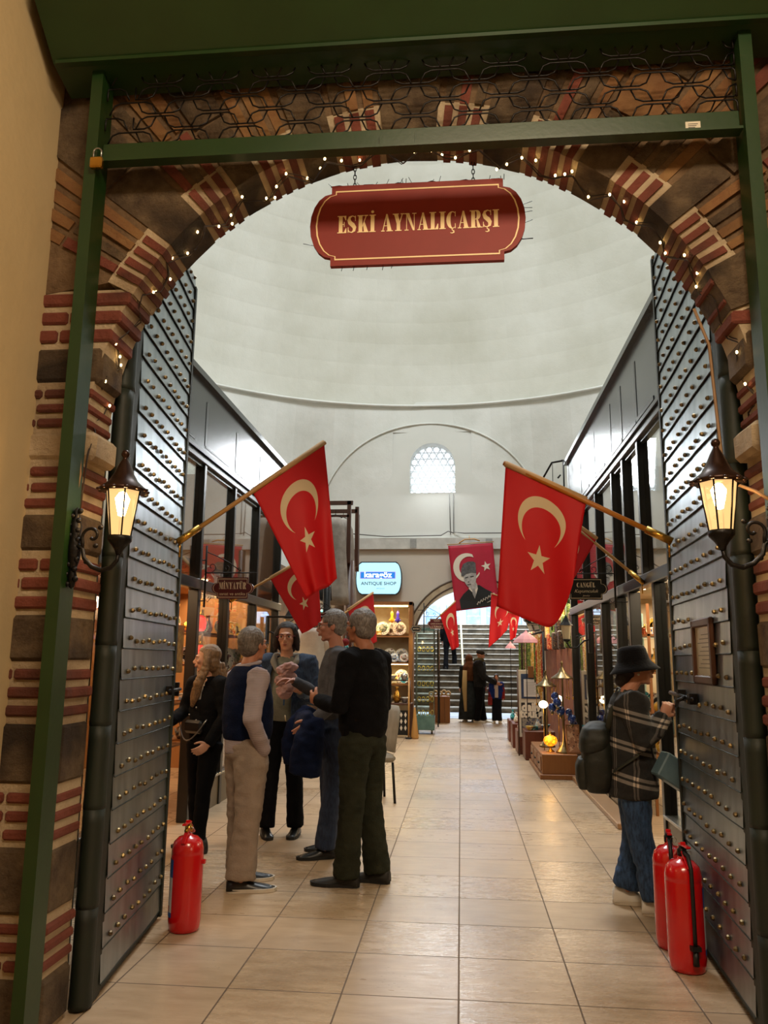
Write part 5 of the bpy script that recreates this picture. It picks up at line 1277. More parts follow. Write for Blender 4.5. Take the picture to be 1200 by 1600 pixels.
# low wooden chest with lamps on it
o = thing('wooden_chest', 'low brown wooden chest with drawers under the brass lamps on the right', 'chest', (1.22, 11.2, 0))
b = MB(); b.box(1.0,1.44,10.42,12.0,.06,.30,None,.006); b.box(.97,1.46,10.39,12.02,.0,.06,None,.006); b.build('body', M_WOODM, o)
for k in range(3):
    b = MB(); y = 10.52+.5*k; b.box(.988,1.0,y,y+.42,.09,.26,None,.003); d = b.build('drawer', M_WOODM, o)
    b = MB(); b.box(.972,.988,y+.15,y+.27,.16,.18,None,.003); b.build('drawer_pull', M_BLACKM, d)
b = MB(); b.box(1.0,1.44,10.395,10.42,.02,.05); b.build('front_moulding', M_WOODL, o)
def tall_lamp(c, h, label, sc=1):
    o = thing('brass_stand_lamp', label, 'lamp', c, 0, 'tall brass lamps on the chest'); X = ROOTM[o.name]
    b = MB(); b.X = X; b.lathe([(.11,0),(.10,.02),(.06,.07),(.035,.10),(.02,.14),(.013,.2),(.018,h*.4),(.012,h*.42),(.012,h-.2),(.02,h-.18)], n=16); b.build('stand', mat('aged_brass', '8a7a58', '6a5a40', rough=.3, metal=.9), o)
    b = MB(); b.X = X; b.lathe([(.15,h-.20),(.14,h-.185),(.06,h-.13),(.04,h-.10),(.02,h-.06),(.012,h-.02),(.02,h),(0,h+.03)], n=16); b.build('hood', mat('aged_brass', '8a7a58'), o)
    for k in range(6):
        a = k*pi/3; b = MB(); b.X = X; b.tube([(cos(a)*.13,sin(a)*.13,h-.2),(cos(a)*.13,sin(a)*.13,h-.42)], .004, 5); b.ell((cos(a)*.13,sin(a)*.13,h-.44),(.012,.012,.02),nu=6,nv=4); b.build('drop', M_BRASS, o)
tall_lamp((1.30,10.62,.30), 1.12, 'tall brass stand lamp at the near end of the wooden chest')
tall_lamp((1.16,11.3,.30), 1.0, 'tall brass stand lamp behind the nearer one on the chest')
o = thing('mosaic_lamp', 'glowing orange mosaic glass lamp on the wooden chest', 'lamp', (1.14, 10.72, .30)); X = ROOTM[o.name]
b = MB(); b.X = X; b.lathe([(.055,0),(.05,.01),(.018,.03),(.014,.06),(.03,.07)], n=12); b.build('base', M_BRASS, o)
t = NT('mosaic_orange'); v = t.n('ShaderNodeTexVoronoi'); v.inputs['Scale'].default_value = 30; t.l(t.coord('Object'), v.inputs[0])
cc = t.mix(t.m('LESS_THAN', v.outputs['Distance'], .35), lin('e07810'), lin('ffc020')); t.l(cc, t.b.inputs['Emission Color']); t.b.inputs['Emission Strength'].default_value = 1.6; t.l(cc, t.b.inputs['Base Color'])
b = MB(); b.X = X; b.lathe([(.03,.07),(.075,.10),(.09,.14),(.075,.18),(.03,.205)], n=18); b.build('glass_shade', t.mat, o)
b = MB(); b.X = X; b.lathe([(.03,.205),(.02,.22),(.006,.25),(0,.26)], n=8); b.build('finial', M_BRASS, o)
point('mosaic_lamp_light', (1.10,10.6,.5), 3, (1,.6,.2), .08)
g = 'blue glass lamp globes'
for i, (x, y, z, r) in enumerate(((1.22,10.55,.93,.055),(1.16,10.6,.86,.05),(1.27,10.62,.82,.055),(1.20,10.6,1.0,.05),(1.40,10.55,.72,.055),(1.44,10.7,.64,.05),(1.37,10.6,.80,.045))):
    o = thing('blue_lamp', 'blue mosaic glass lamp in the cluster on the brass stand, %s' % ['first','second','third','fourth','low right','lowest right','upper right'][i], 'lamp', (x,y,z), 0, g); X = ROOTM[o.name]
    b = MB(); b.X = X; b.ell((0,0,0),(r,r,r*1.1)); b.build('globe', m_pattern('mosaic_blue', '1c3478', '4a78c8', '0c1a40', 40, .1), o)
    b = MB(); b.X = X; b.lathe([(.022,-r*1.1),(.016,-r*1.1-.03),(0,-r*1.1-.04)], n=8); b.tube([(0,0,-r),(1.30-x,10.62-y,-.12)], .005, 5); b.build('fitting', mat('aged_brass', '8a7a58'), o)
for i, (x, y, z) in enumerate(((1.08,10.9,.88),(1.28,10.95,.95))):
    b = MB(); b.ell((x,y,z),(.06,.06,.05)); b.tube([(x,y,z-.05),(x,y,.30)], .006, 5, 1)
    obj_of(b, 'globe_lamp', [glow('white_globe', 'fff0c8', 5), M_BRASS], 'small glowing white globe lamp on the chest, %s' % ('left','right')[i], 'lamp', 'white globe lamps on the chest')
b = MB(); b.X = Matrix.Translation((1.42,10.52,.30)) @ Matrix.Rotation(R(-12),4,'X'); b.box(-.10,.07,-.01,.01,0,.36,0,.003); b.box(-.085,.055,-.012,-.01,.02,.34,1)
obj_of(b, 'framed_tile', [M_WOODM, m_pattern('tile_picture', '9a6a4c', '5a3420', 'c8a080', 24, .3)], 'small framed reddish tile leaning beside the brass lamp', 'picture')
# open awning at the end of the right fascia
b = MB(); b.tube([(1.50,11.35,4.30),(1.36,11.55,4.32),(1.22,11.6,4.08)], .016, 6); b.tube([(1.50,11.35,4.30),(1.50,11.35,3.3)], .012, 6); b.tube([(1.36,11.5,4.30),(1.36,11.5,4.0)], .005, 5); b.tube([(1.46,11.4,4.1),(1.42,11.4,4.05)], .012,6)
obj_of(b, 'awning_arm', M_BLACKM, 'thin dark metal awning arm at the far end of the right fascia', 'bracket')
# two distant wrought lanterns
def small_lantern(loc, s, lab):
    L = thing('small_lantern', lab, 'lantern', loc, 0, 'unlit iron lanterns on the shop fronts'); X = ROOTM[L.name]
    b = MB(); b.X = X; b.lathe([(.08,0),(.05,.04),(.02,.09),(.01,.11),(0,.13)], n=6, smooth=False); b.build('roof', M_BLACKM, L)
    b = MB(); b.X = X; b.lathe([(.04,-.16),(.062,0)], n=6, smooth=False); b.build('glass_shade', mat('frosted', 'c8b89a', rough=.5), L)
    b = MB(); b.X = X; b.lathe([(.01,-.2),(.04,-.18),(.045,-.16),(0,-.16)], n=8); b.tube([(0,0,-.2),(s*.04,0,-.26),(s*.12,0,-.26),(s*.2,0,-.18),(s*.27,0,-.16)], .010, 6)
    b.tube([(s*.13+cos(a)*.035*(1-i/14), 0, -.15+sin(a)*.035*(1-i/14)) for i, a in enumerate([.5*k for k in range(12)])], .006, 5); b.box(min(s*.25,s*.29), max(s*.25,s*.29), -.03,.03,-.32,.02,None,.005); b.build('scroll_arm', M_BLACKM, L)
small_lantern((1.24,9.6,1.86), 1, 'unlit iron lantern on the right shop front under the black sign')
small_lantern((-2.17,10.0,1.94), -1, 'unlit iron lantern on the left shop front above the denim woman')
# left: clothes rack high on poles, hanging garments
def garment(loc, w, h, m, label, rz=0, group='clothes hanging on the left', sleeves=False, seed=1):
    o = thing('hanging_garment', label, 'dress', loc, rz, group); X = ROOTM[o.name]; r = random.Random(seed); n = 28; rings = []
    for j in range(11):
        v = j/10; hw = w*(.34+.16*v+(.02 if j == 0 else 0)) if v > .12 else w*(.20+1.4*v); P = []
        for k in range(n):
            a = 2*pi*k/n; fold = 1+.10*sin(a*7+seed)*v+.06*sin(a*12+2)*v
            P.append(X @ Vector((cos(a)*hw*fold, sin(a)*.05*(1+v)*fold, -h*v)))
        rings.append(P)
    b = MB(); b.loft(rings); b.build('cloth', m, o)
    if sleeves:
        for s in (-1,1):
            b = MB(); b.X = X; b.tube([(s*w*.3,0,-.05*h),(s*w*.46,0,-.3*h),(s*w*.52,.01,-.62*h)], [.045,.045,.04], 8, flat=.5); b.build('sleeve', m, o)
    b = MB(); b.X = X; b.tube([(-w*.25,0,.0),(0,0,.05),(w*.25,0,.0)], .006, 5); b.tube([(0,0,.05),(0,0,.11),(.02,0,.13)], .004, 5); b.build('hanger', M_BLACKM, o)
CL = {n: mat('cloth_'+n, a, c, rough=.9, scale=8, bump=.3, bscale=40) for n, a, c in (('grey','8d857c','a49c92'),('black','121214','1c1c20'),('white','d8d0c4','c8bfb2'),('darkblue','1a2138','262e48'),('brown','4a3428','5e4636'),('red','8a1c1c','6a1414'))}
for i, (x, y, w, h, c, z) in enumerate(((-1.92,12.0,.42,1.35,'grey',3.60),(-1.85,12.35,.46,1.45,'grey',3.62),(-2.1,11.7,.4,1.2,'black',3.50),(-1.84,12.8,.36,1.2,'darkblue',3.4),(-2.05,12.6,.4,1.3,'brown',3.5),(-1.9,13.3,.3,1.5,'darkblue',3.5))):
    garment((x,y,z), w, h, CL[c], '%s long garment hanging high on the left clothes frame, %s' % (c, spot(i)), .3*i, seed=i+2)
o = thing('clothes_frame', 'dark wooden frame holding garments high on the left', 'rack', (-2.0,12.5,0))
b = MB()
for (x,y) in ((-1.72,12.1),(-1.66,12.6),(-1.74,13.3)):
    b = MB(); b.box(x-.03,x+.03,y-.03,y+.03,2.9,3.88); b.build('post', M_WOODD, o)
for q in ((-2.45,-1.66,12.07,12.13,3.82,3.88),(-2.45,-1.66,12.57,12.63,3.78,3.84),(-2.45,-1.72,12.07,12.11,3.62,3.66)):
    b = MB(); b.box(*q); b.build('beam', M_WOODD, o)
for (x,y,r_) in ((-1.86,11.0,.05),(-1.72,12.2,.075)):
    b = MB(); b.tube([(x,y,0),(x,y,2.95)], r_, 12); b.build('pole', M_BLACKM if r_ < .06 else M_WOODD, o)
garment((-1.74,9.3,1.80), .38, .62, CL['white'], 'white blouse hanging behind the denim woman, right of her head', .2, sleeves=True, seed=3)
garment((-2.02,9.6,1.86), .36, .7, CL['black'], 'black garment hanging just left of the white blouse', .4, seed=5)
garment((-1.9,10.3,1.8), .36, .8, CL['darkblue'], 'dark blue garment hanging behind the white blouse', .5, seed=6)
b = MB(); b.ell((-1.50,10.4,1.66),(.055,.055,.05)); obj_of(b, 'red_hat', CL['red'], 'small dark red felt hat hanging left of the glasses man', 'hat')
o = rail_stand('garment_rail', 'thin black rail from which the white blouse hangs', [(-2.3,9.35,1.93),(-1.6,9.35,1.93)], [(-2.3,9.35,1.93),(-1.6,9.35,1.93)], .012)
# left stall shelves with many small goods
shelf_rack('display_shelf', 'tall open shelves of small goods at the far left end of the corridor', -2.55, -2.2, 13.2, 16.2, (.5,.9,1.3,1.7,2.1), M_WOODM, group='display shelves in the left stall')
rr = random.Random(44)
for zi, z in enumerate((.5,.9,1.3,1.7,2.1)):
    for k in range(9):
        kd = rr.choice(['vase','bowl','teapot','candlestick','bottle','jewellery_box']); stl = rr.choice(['brass','silver','copper','turquoise','yellow and brown','red and white'])
        item(kd, stl, (-2.3, 13.4+.32*k, z), '%s %s, %s shelf of the far left stall, %s' % (stl, kd.replace('_',' '), ['lowest','second','third','fourth','top'][zi], ['first','second','third','fourth','fifth','sixth','seventh','eighth','last'][k]), 'goods in the far left stall', rr.uniform(0,6), rr.uniform(1.0,1.6))
for i in range(10):
    x, y, z = -1.55-.04*(i % 3), 10.9+.22*i, 1.35+.13*(i % 4)
    if i > 5: continue
    b = MB(); b.lathe([(0,-.05),(.03,-.04),(.05,0),(.03,.04),(.01,.06),(.002,.07),(.002,.16)], (x,y,z), 10)
    obj_of(b, 'glass_ornament', rr.choice([PAT['yellow and brown'], PAT['turquoise'], M_BRASS, STRM[1]]), 'small hanging ornament left of the glasses man, %s from the front' % spot(i), 'ornament', 'hanging ornaments on the left')
# grey upholstered chair behind the black sweater man
o = thing('upholstered_chair', 'grey upholstered chair half hidden behind the man in black', 'chair', (-.95,8.6,0)); X = ROOTM[o.name] @ rotz(R(-70)); M_GREYC = mat('grey_cloth', '8a8478', '9c968a', rough=.9)
b = MB(); b.X = X; b.box(-.22,.22,-.22,.22,.40,.48,None,.03); b.build('seat', M_GREYC, o)
b = MB(); b.X = X
b.loft([[(cos(a)*.22, .20+.06*v+sin(a)*.035, .50+.46*v) if v < .9 else (cos(a)*.15, .20+.06*v+sin(a)*.02, .50+.46*v) for a in [2*pi*k/16 for k in range(16)]] for v in (0,.3,.6,.88,1.0)]); b.build('backrest', M_GREYC, o)
for sx in (-1,1):
    for sy in (-1,1):
        b = MB(); b.X = X; b.tube([(sx*.19,sy*.19,.40),(sx*.21,sy*.21,0)], .014, 8); b.build('leg', M_BLACKM, o)
# foreground small dark cobble corner at lower left
# pendant lamp high under the dome
o = thing('pendant_lamp', 'glowing round pendant lamp hanging high under the dome above the red sign', 'lamp', (-.54,9.0,7.75)); X = ROOTM[o.name]
b = MB(); b.X = X; b.lathe([(0,-.07),(.12,-.04),(.18,.02),(.16,.06)], n=20); b.build('diffuser', glow('pendant_glow', 'ffe6b0', 3), o)
b = MB(); b.X = X; b.lathe([(.19,.03),(.20,.06),(.10,.14),(.03,.2),(.008,.22),(.008,5.6)], n=16); b.build('shade', M_BRASS, o)
# small posts in the stairwell and rail
b = MB(); b.tube([(.07,22.6,0),(.07,22.6,1.0),(-.02,26.6,3.3)], .03, 8); obj_of(b, 'handrail', mat('pale_rail', 'c8b890', rough=.4), 'pale metal handrail running up the stone stair', 'handrail')
for i in range(5):
    b = MB(); z = 2.95+.0; x = -1.2+.7*i; b.box(x, x+.5, 27.7, 28.1, 2.64, 2.95, None, .03); b.box(x, x+.5, 28.08, 28.15, 2.64, 3.35, None, .03)
    obj_of(b, 'blue_bench', mat('pale_blue_plastic', 'a8c4e4', '88aad4', rough=.4), 'pale blue bench at the top of the outdoor stair, %s' % spot(i), 'bench', 'blue benches above the stair')
# wires on the far wall
b = MB(); b.tube([(-2.4,16.88,4.12),(-1.6,16.88,4.05),(-.4,16.88,4.07),(-.25,16.88,4.16),(-.13,16.88,4.12)], .012, 5); b.tube([(-.13,16.95,5.0),(-.13,16.95,4.15),(.1,16.9,4.12),(1.2,16.9,4.12)], .012, 5); b.tube([(-.22,16.95,5.0),(-.2,16.95,4.1)], .010, 5)
obj_of(b, 'wall_wires', mat('wire_grey', '5a5854', rough=.6), 'thin grey wires running along and down the far wall under the window', 'cable')
# ------------------------------------------------------------------ people
def V3(*a): return Vector(a)
def solid(mb, name, mats, parent, voxel=.012, smooth=3, wr=0, wsc=7, cut=None, thick=0, seed=0):
    """one continuous surface grown around the shapes in mb"""
    inv = ROOTM[parent.name].inverted()
    me = mb.mesh(name)
    o = bpy.data.objects.new(name, me); COL.objects.link(o)
    md = o.modifiers.new('r', 'REMESH'); md.mode = 'VOXEL'; md.voxel_size = voxel; md.use_smooth_shade = True
    dg = bpy.context.evaluated_depsgraph_get(); dg.update(); m2 = bpy.data.meshes.new_from_object(o.evaluated_get(dg))
    bpy.data.objects.remove(o); bpy.data.meshes.remove(me)
    bm = bmesh.new(); bm.from_mesh(m2)
    for _ in range(smooth): bmesh.ops.smooth_vert(bm, verts=bm.verts, factor=.5, use_axis_x=True, use_axis_y=True, use_axis_z=True)
    if cut:
        dele = [f for f in bm.faces if cut(inv @ f.calc_center_median())]
        bmesh.ops.delete(bm, geom=dele, context='FACES')
    if wr:
        bm.normal_update()
        for v in bm.verts:
            p = v.co; q = Vector((p.x*wsc, p.y*wsc, p.z*wsc*1.6)) + Vector((seed*3.1,)*3)
            w = noise.noise(q); w2 = noise.noise(q*2.3+Vector((9,9,9))); ridge = (1-abs(w)*2.2)
            v.co = p + v.normal*(wr*(.55*ridge + .45*w2))
    bmesh.ops.transform(bm, matrix=inv, verts=bm.verts)
    for f in bm.faces: f.smooth = True
    bm.to_mesh(m2); bm.free(); m2.name = name
    m2.materials.clear()
    for mm in (mats if isinstance(mats, (list, tuple)) else [mats]): m2.materials.append(mm)
    r = bpy.data.objects.new(name, m2); COL.objects.link(r); r.parent = parent; ROOTM[r.name] = ROOTM[parent.name]
    if thick:
        s_ = r.modifiers.new('s', 'SOLIDIFY'); s_.thickness = thick; s_.offset = 0
    return r
def skin_m(name, c): 
    return mat(name, c, None, rough=.5, scale=9)
def hand(b, wr, d, n, thumb, s=1.0, curl=.45, spread=0):
    """palm and five fingers; d: pointing direction, n: palm normal, thumb: direction towards the thumb side"""
    d = d.normalized(); t = (thumb - d*thumb.dot(d)).normalized(); n = d.cross(t) * (1 if d.cross(t).dot(n) > 0 else -1)
    b.tube([wr - d*.02*s, wr + d*.015*s], [.025*s, .026*s], 8, flat=.8)
    Rm = Matrix((t, n, d)).transposed()
    b.ell(wr + d*.048*s, (.041*s, .017*s, .056*s), Rm)
    for k, (off, L) in enumerate(((.030,.070),(.010,.079),(-.011,.073),(-.030,.057))):
        p = wr + d*.080*s + t*off*s; dd = (d + t*off*(2.0+spread)).normalized(); pts = [wr + d*.05*s + t*off*s, p]; a = curl*(.7+.12*k)
        for q in range(3):
            dd = (dd*cos(a) + n*sin(a)).normalized(); p = p + dd*L*s*(.46,.30,.24)[q]; pts.append(p)
        b.tube(pts, [.0105*s,.0100*s,.0092*s,.0085*s,.0070*s], 8)
        b.ell(pts[-1], (.0072*s,)*3, nu=8, nv=6)
    p0 = wr + d*.022*s + t*.026*s; a1 = p0 + (d*.6+t*.75+n*.25).normalized()*.036*s; a2 = a1 + (d*.85+t*.25+n*(.3+curl*.5)).normalized()*.034*s; a3 = a2 + (d*.9+n*(.3+curl)).normalized()*.022*s
    b.tube([p0, a1, a2, a3], [.014*s,.0118*s,.0102*s,.008*s], 8); b.ell(a3, (.008*s,)*3, nu=8, nv=6)
def head_shape(b, c, Rh, s, female=False):
    """c: centre of the head; local +y is the face"""
    def E(p, r, rot=None): b.ell(c + Rh @ (V3(*p)*s), V3(*r)*s, Rh @ rot if rot is not None else Rh, 18, 12)
    E((0,-.016,.032), (.074,.093,.082)); E((0,.018,-.010), (.062,.078,.085)); E((0,.036,-.052), (.050,.050,.052))
    E((0,.066,-.094), (.023,.020,.018)); E((0,.030,-.082), (.046,.045,.026))
    E((0,.082,.024), (.048,.016,.014)); E((0,.086,-.048), (.030,.014,.016))                           # brow ridge, mouth mound
    for sx in (-1,1):
        E((sx*.038,.070,-.018), (.022,.018,.018)); E((sx*.070,-.004,-.006), (.010,.020,.030), Matrix.Rotation(sx*.3,3,'Z')); E((sx*.030,.085,.006),(.013,.006,.008))
    b.tube([c+Rh@(V3(0,.088,.020)*s), c+Rh@(V3(0,.102,-.008)*s), c+Rh@(V3(0,.114,-.026)*s)], [.008*s,.0095*s,.0115*s], 8)
    E((0,.108,-.030), (.012,.011,.009)); 
    for sx in (-1,1): E((sx*.011,.101,-.032), (.0075,.009,.007))
    E((0,.098,-.054), (.021,.008,.0052)); E((0,.096,-.064), (.018,.008,.0058))
def person(label, loc, facing, H, P, skin='c98e6e', hair=None, glasses=None, group=None, lo=False):
    """facing in degrees, 0 = +x, 90 = away from the viewer"""
    o = thing('person', label, 'person', loc, R(facing-90), group); X = ROOTM[o.name]
    def w(p): return X @ Vector(p)
    K = H/1.75
    J = dict(hipL=(-.09*K,0,.915*K), hipR=(.09*K,0,.915*K), knL=(-.10*K,.01,.49*K), knR=(.10*K,.01,.49*K), anL=(-.11*K,-.01,.085), anR=(.11*K,-.01,.085),
             shL=(-.185*K,-.01,1.43*K), shR=(.185*K,-.01,1.43*K), elL=(-.235*K,-.03,1.13*K), elR=(.235*K,-.03,1.13*K), wrL=(-.24*K,.06,.88*K), wrR=(.24*K,.06,.88*K),
             neck=(0,-.01,1.49*K), head=(0,.02,1.635*K), toeL=5, toeR=-5)
    J.update(P.get('J', {}))
    hy, hp, hr = P.get('head', (0,0,0))
    Rh = X.to_3x3() @ (Matrix.Rotation(R(hy),3,'Z') @ Matrix.Rotation(R(hp),3,'X') @ Matrix.Rotation(R(hr),3,'Y'))
    Sk = mat('skin_'+skin, skin, None, rough=.5); hs = P.get('hs', 1.0)*K
    hc = w(J['head'])
    # --- skin body (continuous)
    b = MB(); head_shape(b, hc, Rh, hs)
    nb = w(J['neck']); b.tube([nb + V3(0,0,-.08*K), nb, hc + Rh @ V3(0,-.012*K,-.07*K), hc], [.065*K,.056*K,.052*K,.05*K], 14)
    tor = [(-.02,.10,.08,.86),(0,.13,.09,.95),(0,.12,.085,1.08),(0,.14,.10,1.25),(-.01,.15,.09,1.38),(-.01,.09,.06,1.46)]
    b.loft([[w((cos(a)*x*K, y+sin(a)*d*K, z*K)) for a in [2*pi*k/16 for k in range(16)]] for (y,x,d,z) in tor])
    for s in 'LR':
        sh, el, wr = w(J['sh'+s]), w(J['el'+s]), w(J['wr'+s]); 
        b.tube([w((J['sh'+s][0]*.5, 0, J['sh'+s][2]-.03)), sh, sh*.5+el*.5, el, el*.5+wr*.5, wr], [.05*K,.045*K,.04*K,.036*K,.035*K,.026*K], 10)
        hip, kn, an = w(J['hip'+s]), w(J['kn'+s]), w(J['an'+s]); b.tube([hip, hip*.5+kn*.5, kn, kn*.5+an*.5, an, an-V3(0,0,.04)], [.07*K,.06*K,.048*K,.045*K,.034*K,.034*K], 10)
        hd = P.get('hand'+s)
        if hd is None: dd = (wr-el).normalized(); hand(b, wr, dd, X.to_3x3() @ V3(1 if s == 'L' else -1,0,0), X.to_3x3() @ V3(0,1,0), K*.98, .35)
        elif hd != 0: hand(b, wr, X.to_3x3() @ V3(*hd[0]), X.to_3x3() @ V3(*hd[1]), X.to_3x3() @ V3(*hd[2]), K*1.0, hd[3])
    body = solid(b, 'body', Sk, o, .0055 if not lo else .012, 2)
    # --- eyes, brows, mouth
    if not lo:
        for sx in (-1,1):
            b = MB(); b.ell(hc+Rh@(V3(sx*.031,.0845,.004)*hs), V3(.0125,.0075,.0068)*hs, Rh, 10, 8); e = b.build('eye', mat('eye_white', 'd8d0c8', rough=.2), o)
            b = MB(); b.ell(hc+Rh@(V3(sx*.031,.0905,.004)*hs), V3(.0058,.0030,.0058)*hs, Rh, 8, 6); b.build('iris', mat('iris_dark', '1e140e', rough=.1), e)
            b = MB(); b.tube([hc+Rh@(V3(sx*.014,.0995,.022)*hs), hc+Rh@(V3(sx*.032,.0975,.0285)*hs), hc+Rh@(V3(sx*.049,.084,.022)*hs)], [.0026*hs,.0030*hs,.0016*hs], 6); b.build('eyebrow', mat('brow_'+P.get('brow','3a2a20'), P.get('brow','3a2a20')), o)
            b = MB(); b.tube([hc+Rh@(V3(sx*.019,.092,.0095)*hs), hc+Rh@(V3(sx*.031,.0945,.013)*hs), hc+Rh@(V3(sx*.043,.087,.009)*hs)], .0016*hs, 5); b.build('eyelid_line', mat('lash', '1c120e'), o)
        b = MB(); b.ell(hc+Rh@(V3(0,.1035,-.0545)*hs), V3(.019,.0045,.0038)*hs, Rh, 10, 6); b.ell(hc+Rh@(V3(0,.1015,-.0635)*hs), V3(.016,.0050,.0045)*hs, Rh, 10, 6); b.build('lips', mat('lips', '9c5448', rough=.4), o)
    if glasses:
        b = MB()
        for sx in (-1,1):
            b.tube([hc+Rh@(V3(sx*(.033)+cos(a)*.025, .103-.008*abs(cos(a)), .004+sin(a)*.019)*hs) for a in [2*pi*k/16 for k in range(17)]], .0014*hs, 5, caps=False)
            b.tube([hc+Rh@(V3(sx*.058,.096,.008)*hs), hc+Rh@(V3(sx*.076,.06,.008)*hs), hc+Rh@(V3(sx*.078,-.005,.004)*hs)], .0022*hs, 5)
        b.tube([hc+Rh@(V3(-.010,.108,.008)*hs), hc+Rh@(V3(.010,.108,.008)*hs)], .0018*hs, 5)
        b.build('glasses', mat('glasses_'+glasses, glasses, rough=.3), o)
    o['J'] = 0; del o['J']
    return o, J, X, K, hc, Rh, hs
def trousers(o, J, X, K, m, flare=(.115,.085,.08), wr=.006, seed=1, hipw=1.0, name='trousers', hem=.05, lo=False):
    b = MB(); w = lambda p: X @ Vector(p)
    b.loft([[w((cos(a)*x*K*hipw, sin(a)*d*K*hipw-.01, z*K)) for a in [2*pi*k/18 for k in range(18)]] for (x,d,z) in ((.09,.08,.80),(.165,.118,.86),(.168,.120,.93),(.152,.112,1.03),(.13,.10,1.05))])
    for s in 'LR':
        h, k, a = w(J['hip'+s]), w(J['kn'+s]), w(J['an'+s]); a2 = V3(a.x, a.y, hem)
        b.tube([h+V3(0,0,-.01), h*.75+k*.25, h*.4+k*.6, k, k*.55+a*.45, k*.2+a*.8, a2], [.105*K,.105*K*flare[0]/.115,.09*K*flare[0]/.115,flare[1]*K*.9,flare[1]*K*.88,flare[2]*K,flare[2]*K*1.02], 14)
    return solid(b, name, m, o, .012 if not lo else .02, 3, wr, 9, seed=seed)
def top(o, J, X, K, m, z0=.92, puff=1.0, sleeve=1.0, name='sweater', wr=.006, seed=1, cut=None, thick=0, sleeves=True, sin_=(.62,-.015), short=None, belly=0, hi=1.475, rr=None, lo=False, wsc=8, cuff=.0):
    b = MB(); w = lambda p: X @ Vector(p); p = puff
    rings = rr or [(0,.155*p,.115*p,z0),(0,.165*p,.120*p+belly,z0+.07),(.0,.162*p,.122*p+belly,1.10),(0,.178*p,.125*p+belly*.5,1.24),(-.005,.188*p,.118*p,1.35),(-.01,.170*p,.098*p,1.41),(-.012,.105*p,.075*p,1.455),(-.012,.068*p,.062*p,hi)]
    sh = (Vector(J['shL'])+Vector(J['shR']))/2
    b.loft([[w((cos(a)*x*K, y+sin(a)*d*K+ sh.y*max(0,(z-.95)/.5), z*K)) for a in [2*pi*k/24 for k in range(24)]] for (y,x,d,z) in rings])
    if sleeves:
        for s in 'LR':
            shp, el, wrr = Vector(J['sh'+s]), Vector(J['el'+s]), Vector(J['wr'+s]); f = sleeve
            b.tube([w((shp.x*sin_[0], shp.y, shp.z+sin_[1])), w(shp+Vector((0,0,-.02))), w(shp*.6+el*.4), w(el), w(el*.5+wrr*.5), w(wrr*(1-cuff)+el*cuff)], [.072*K*p,.070*K*f*p,.060*K*f,.053*K*f,.047*K*f,.038*K*f], 14)
    else:
        for s in 'LR': shp = Vector(J['sh'+s]); b.tube([w((shp.x*.5, shp.y, shp.z-.01)), w(shp*.96)], [.075*K*p,.062*K*p], 12)
    return solid(b, name, m, o, .010 if not lo else .02, 3, wr, wsc, cut, thick, seed)
def shoes(o, J, X, m, sole, L=.27, W=.046, high=.0, lo=False):
    for s in 'LR':
        an = Vector(J['an'+s]); a = R(J['toe'+s]); T = X @ Matrix.Translation((an.x, an.y, 0)) @ rotz(a)
        prof = [(-.075,.030,.062+high),(-.065,.038,.085+high),(-.02,.040,.092+high),(.03,.042,.078+high*.5),(.07,.045,.058),(.12,W,.046),(.16,W*.9,.036),(.19,W*.62,.026)]
        k = L/.27; b = MB()
        b.loft([[T @ V3(cos(t)*x, y*k, .014 + (h-.014)*max(sin(t),0) + .0*cos(t)) for t in [pi*q/10 for q in range(11)]] + [T @ V3(-x*.9+.001, y*k, .012), T @ V3(x*.9, y*k, .012)] for (y,x,h) in prof])
        sh = b.build('shoe', m, o)
        b = MB(); out = [(-.078,.0),(-.07,.028),(-.04,.038),(.03,.042),(.10,W+.004),(.15,W*.95),(.185,W*.7),(.202,.0)]
        pl = [(x, y*k) for y, x in out] + [(-x, y*k) for y, x in out[::-1][1:-1]]
        n = len(pl); b.add([T @ V3(x,y,0.001) for x, y in pl] + [T @ V3(x*1.02,y*1.01,.024) for x, y in pl], [list(range(n))[::-1], list(range(n,2*n))] + [[i,(i+1)%n,n+(i+1)%n,n+i] for i in range(n)]); b.build('sole', sole, sh)
def short_hair(o, hc, Rh, hs, m, length=.0, wr=.004, back=.02, lo=False, bald=False):
    b = MB(); E = lambda p, r: b.ell(hc + Rh @ (V3(*p)*hs), V3(*r)*hs, Rh, 20, 14)
    E((0,-.020,.038), (.081,.099,.090)); E((0,-.045,-.005), (.074,.066,.075)); 
    inv = lambda p: Rh.transposed() @ ((ROOTM[o.name] @ p) - hc) / hs
    def cut(p):
        q = inv(p)
        if q.y > .062 - max(0, (q.z-.075))*1.6 and q.z < .098: return True
        if q.z < -.012 and q.y > -.012: return True
        if q.z < .030 and q.y > .030: return True
        if q.z < -.060-back: return True
        return False
    return solid(b, 'hair', m, o, .006 if not lo else .012, 1, wr, 30, cut, .006)
def cloth(name, c1, c2=None, sc=10, **k): return mat('c_'+name, c1, c2 or c1, rough=k.pop('rough', .9), scale=sc, bump=.35, bscale=90, spec=.12, **k)
C_BLACK = cloth('black', '0a0a0c', '101013'); C_NAVY = cloth('navy', '0a1228', '101a36'); C_KHAKI = cloth('khaki', '8c7d70', '9b8b7d'); C_OLIVE = cloth('olive', '23251c', '2f3126')
C_DENIM = m_strands('c_denim', '1c2a44', '33465f', 70, .85, (1,1,.4)); C_JEANS = m_strands('c_jeans', '182c48', '34527a', 60, .85, (1,1,.35)); C_JEANSD = m_strands('c_jeansd', '18233c', '263550', 60, .85, (1,1,.35))
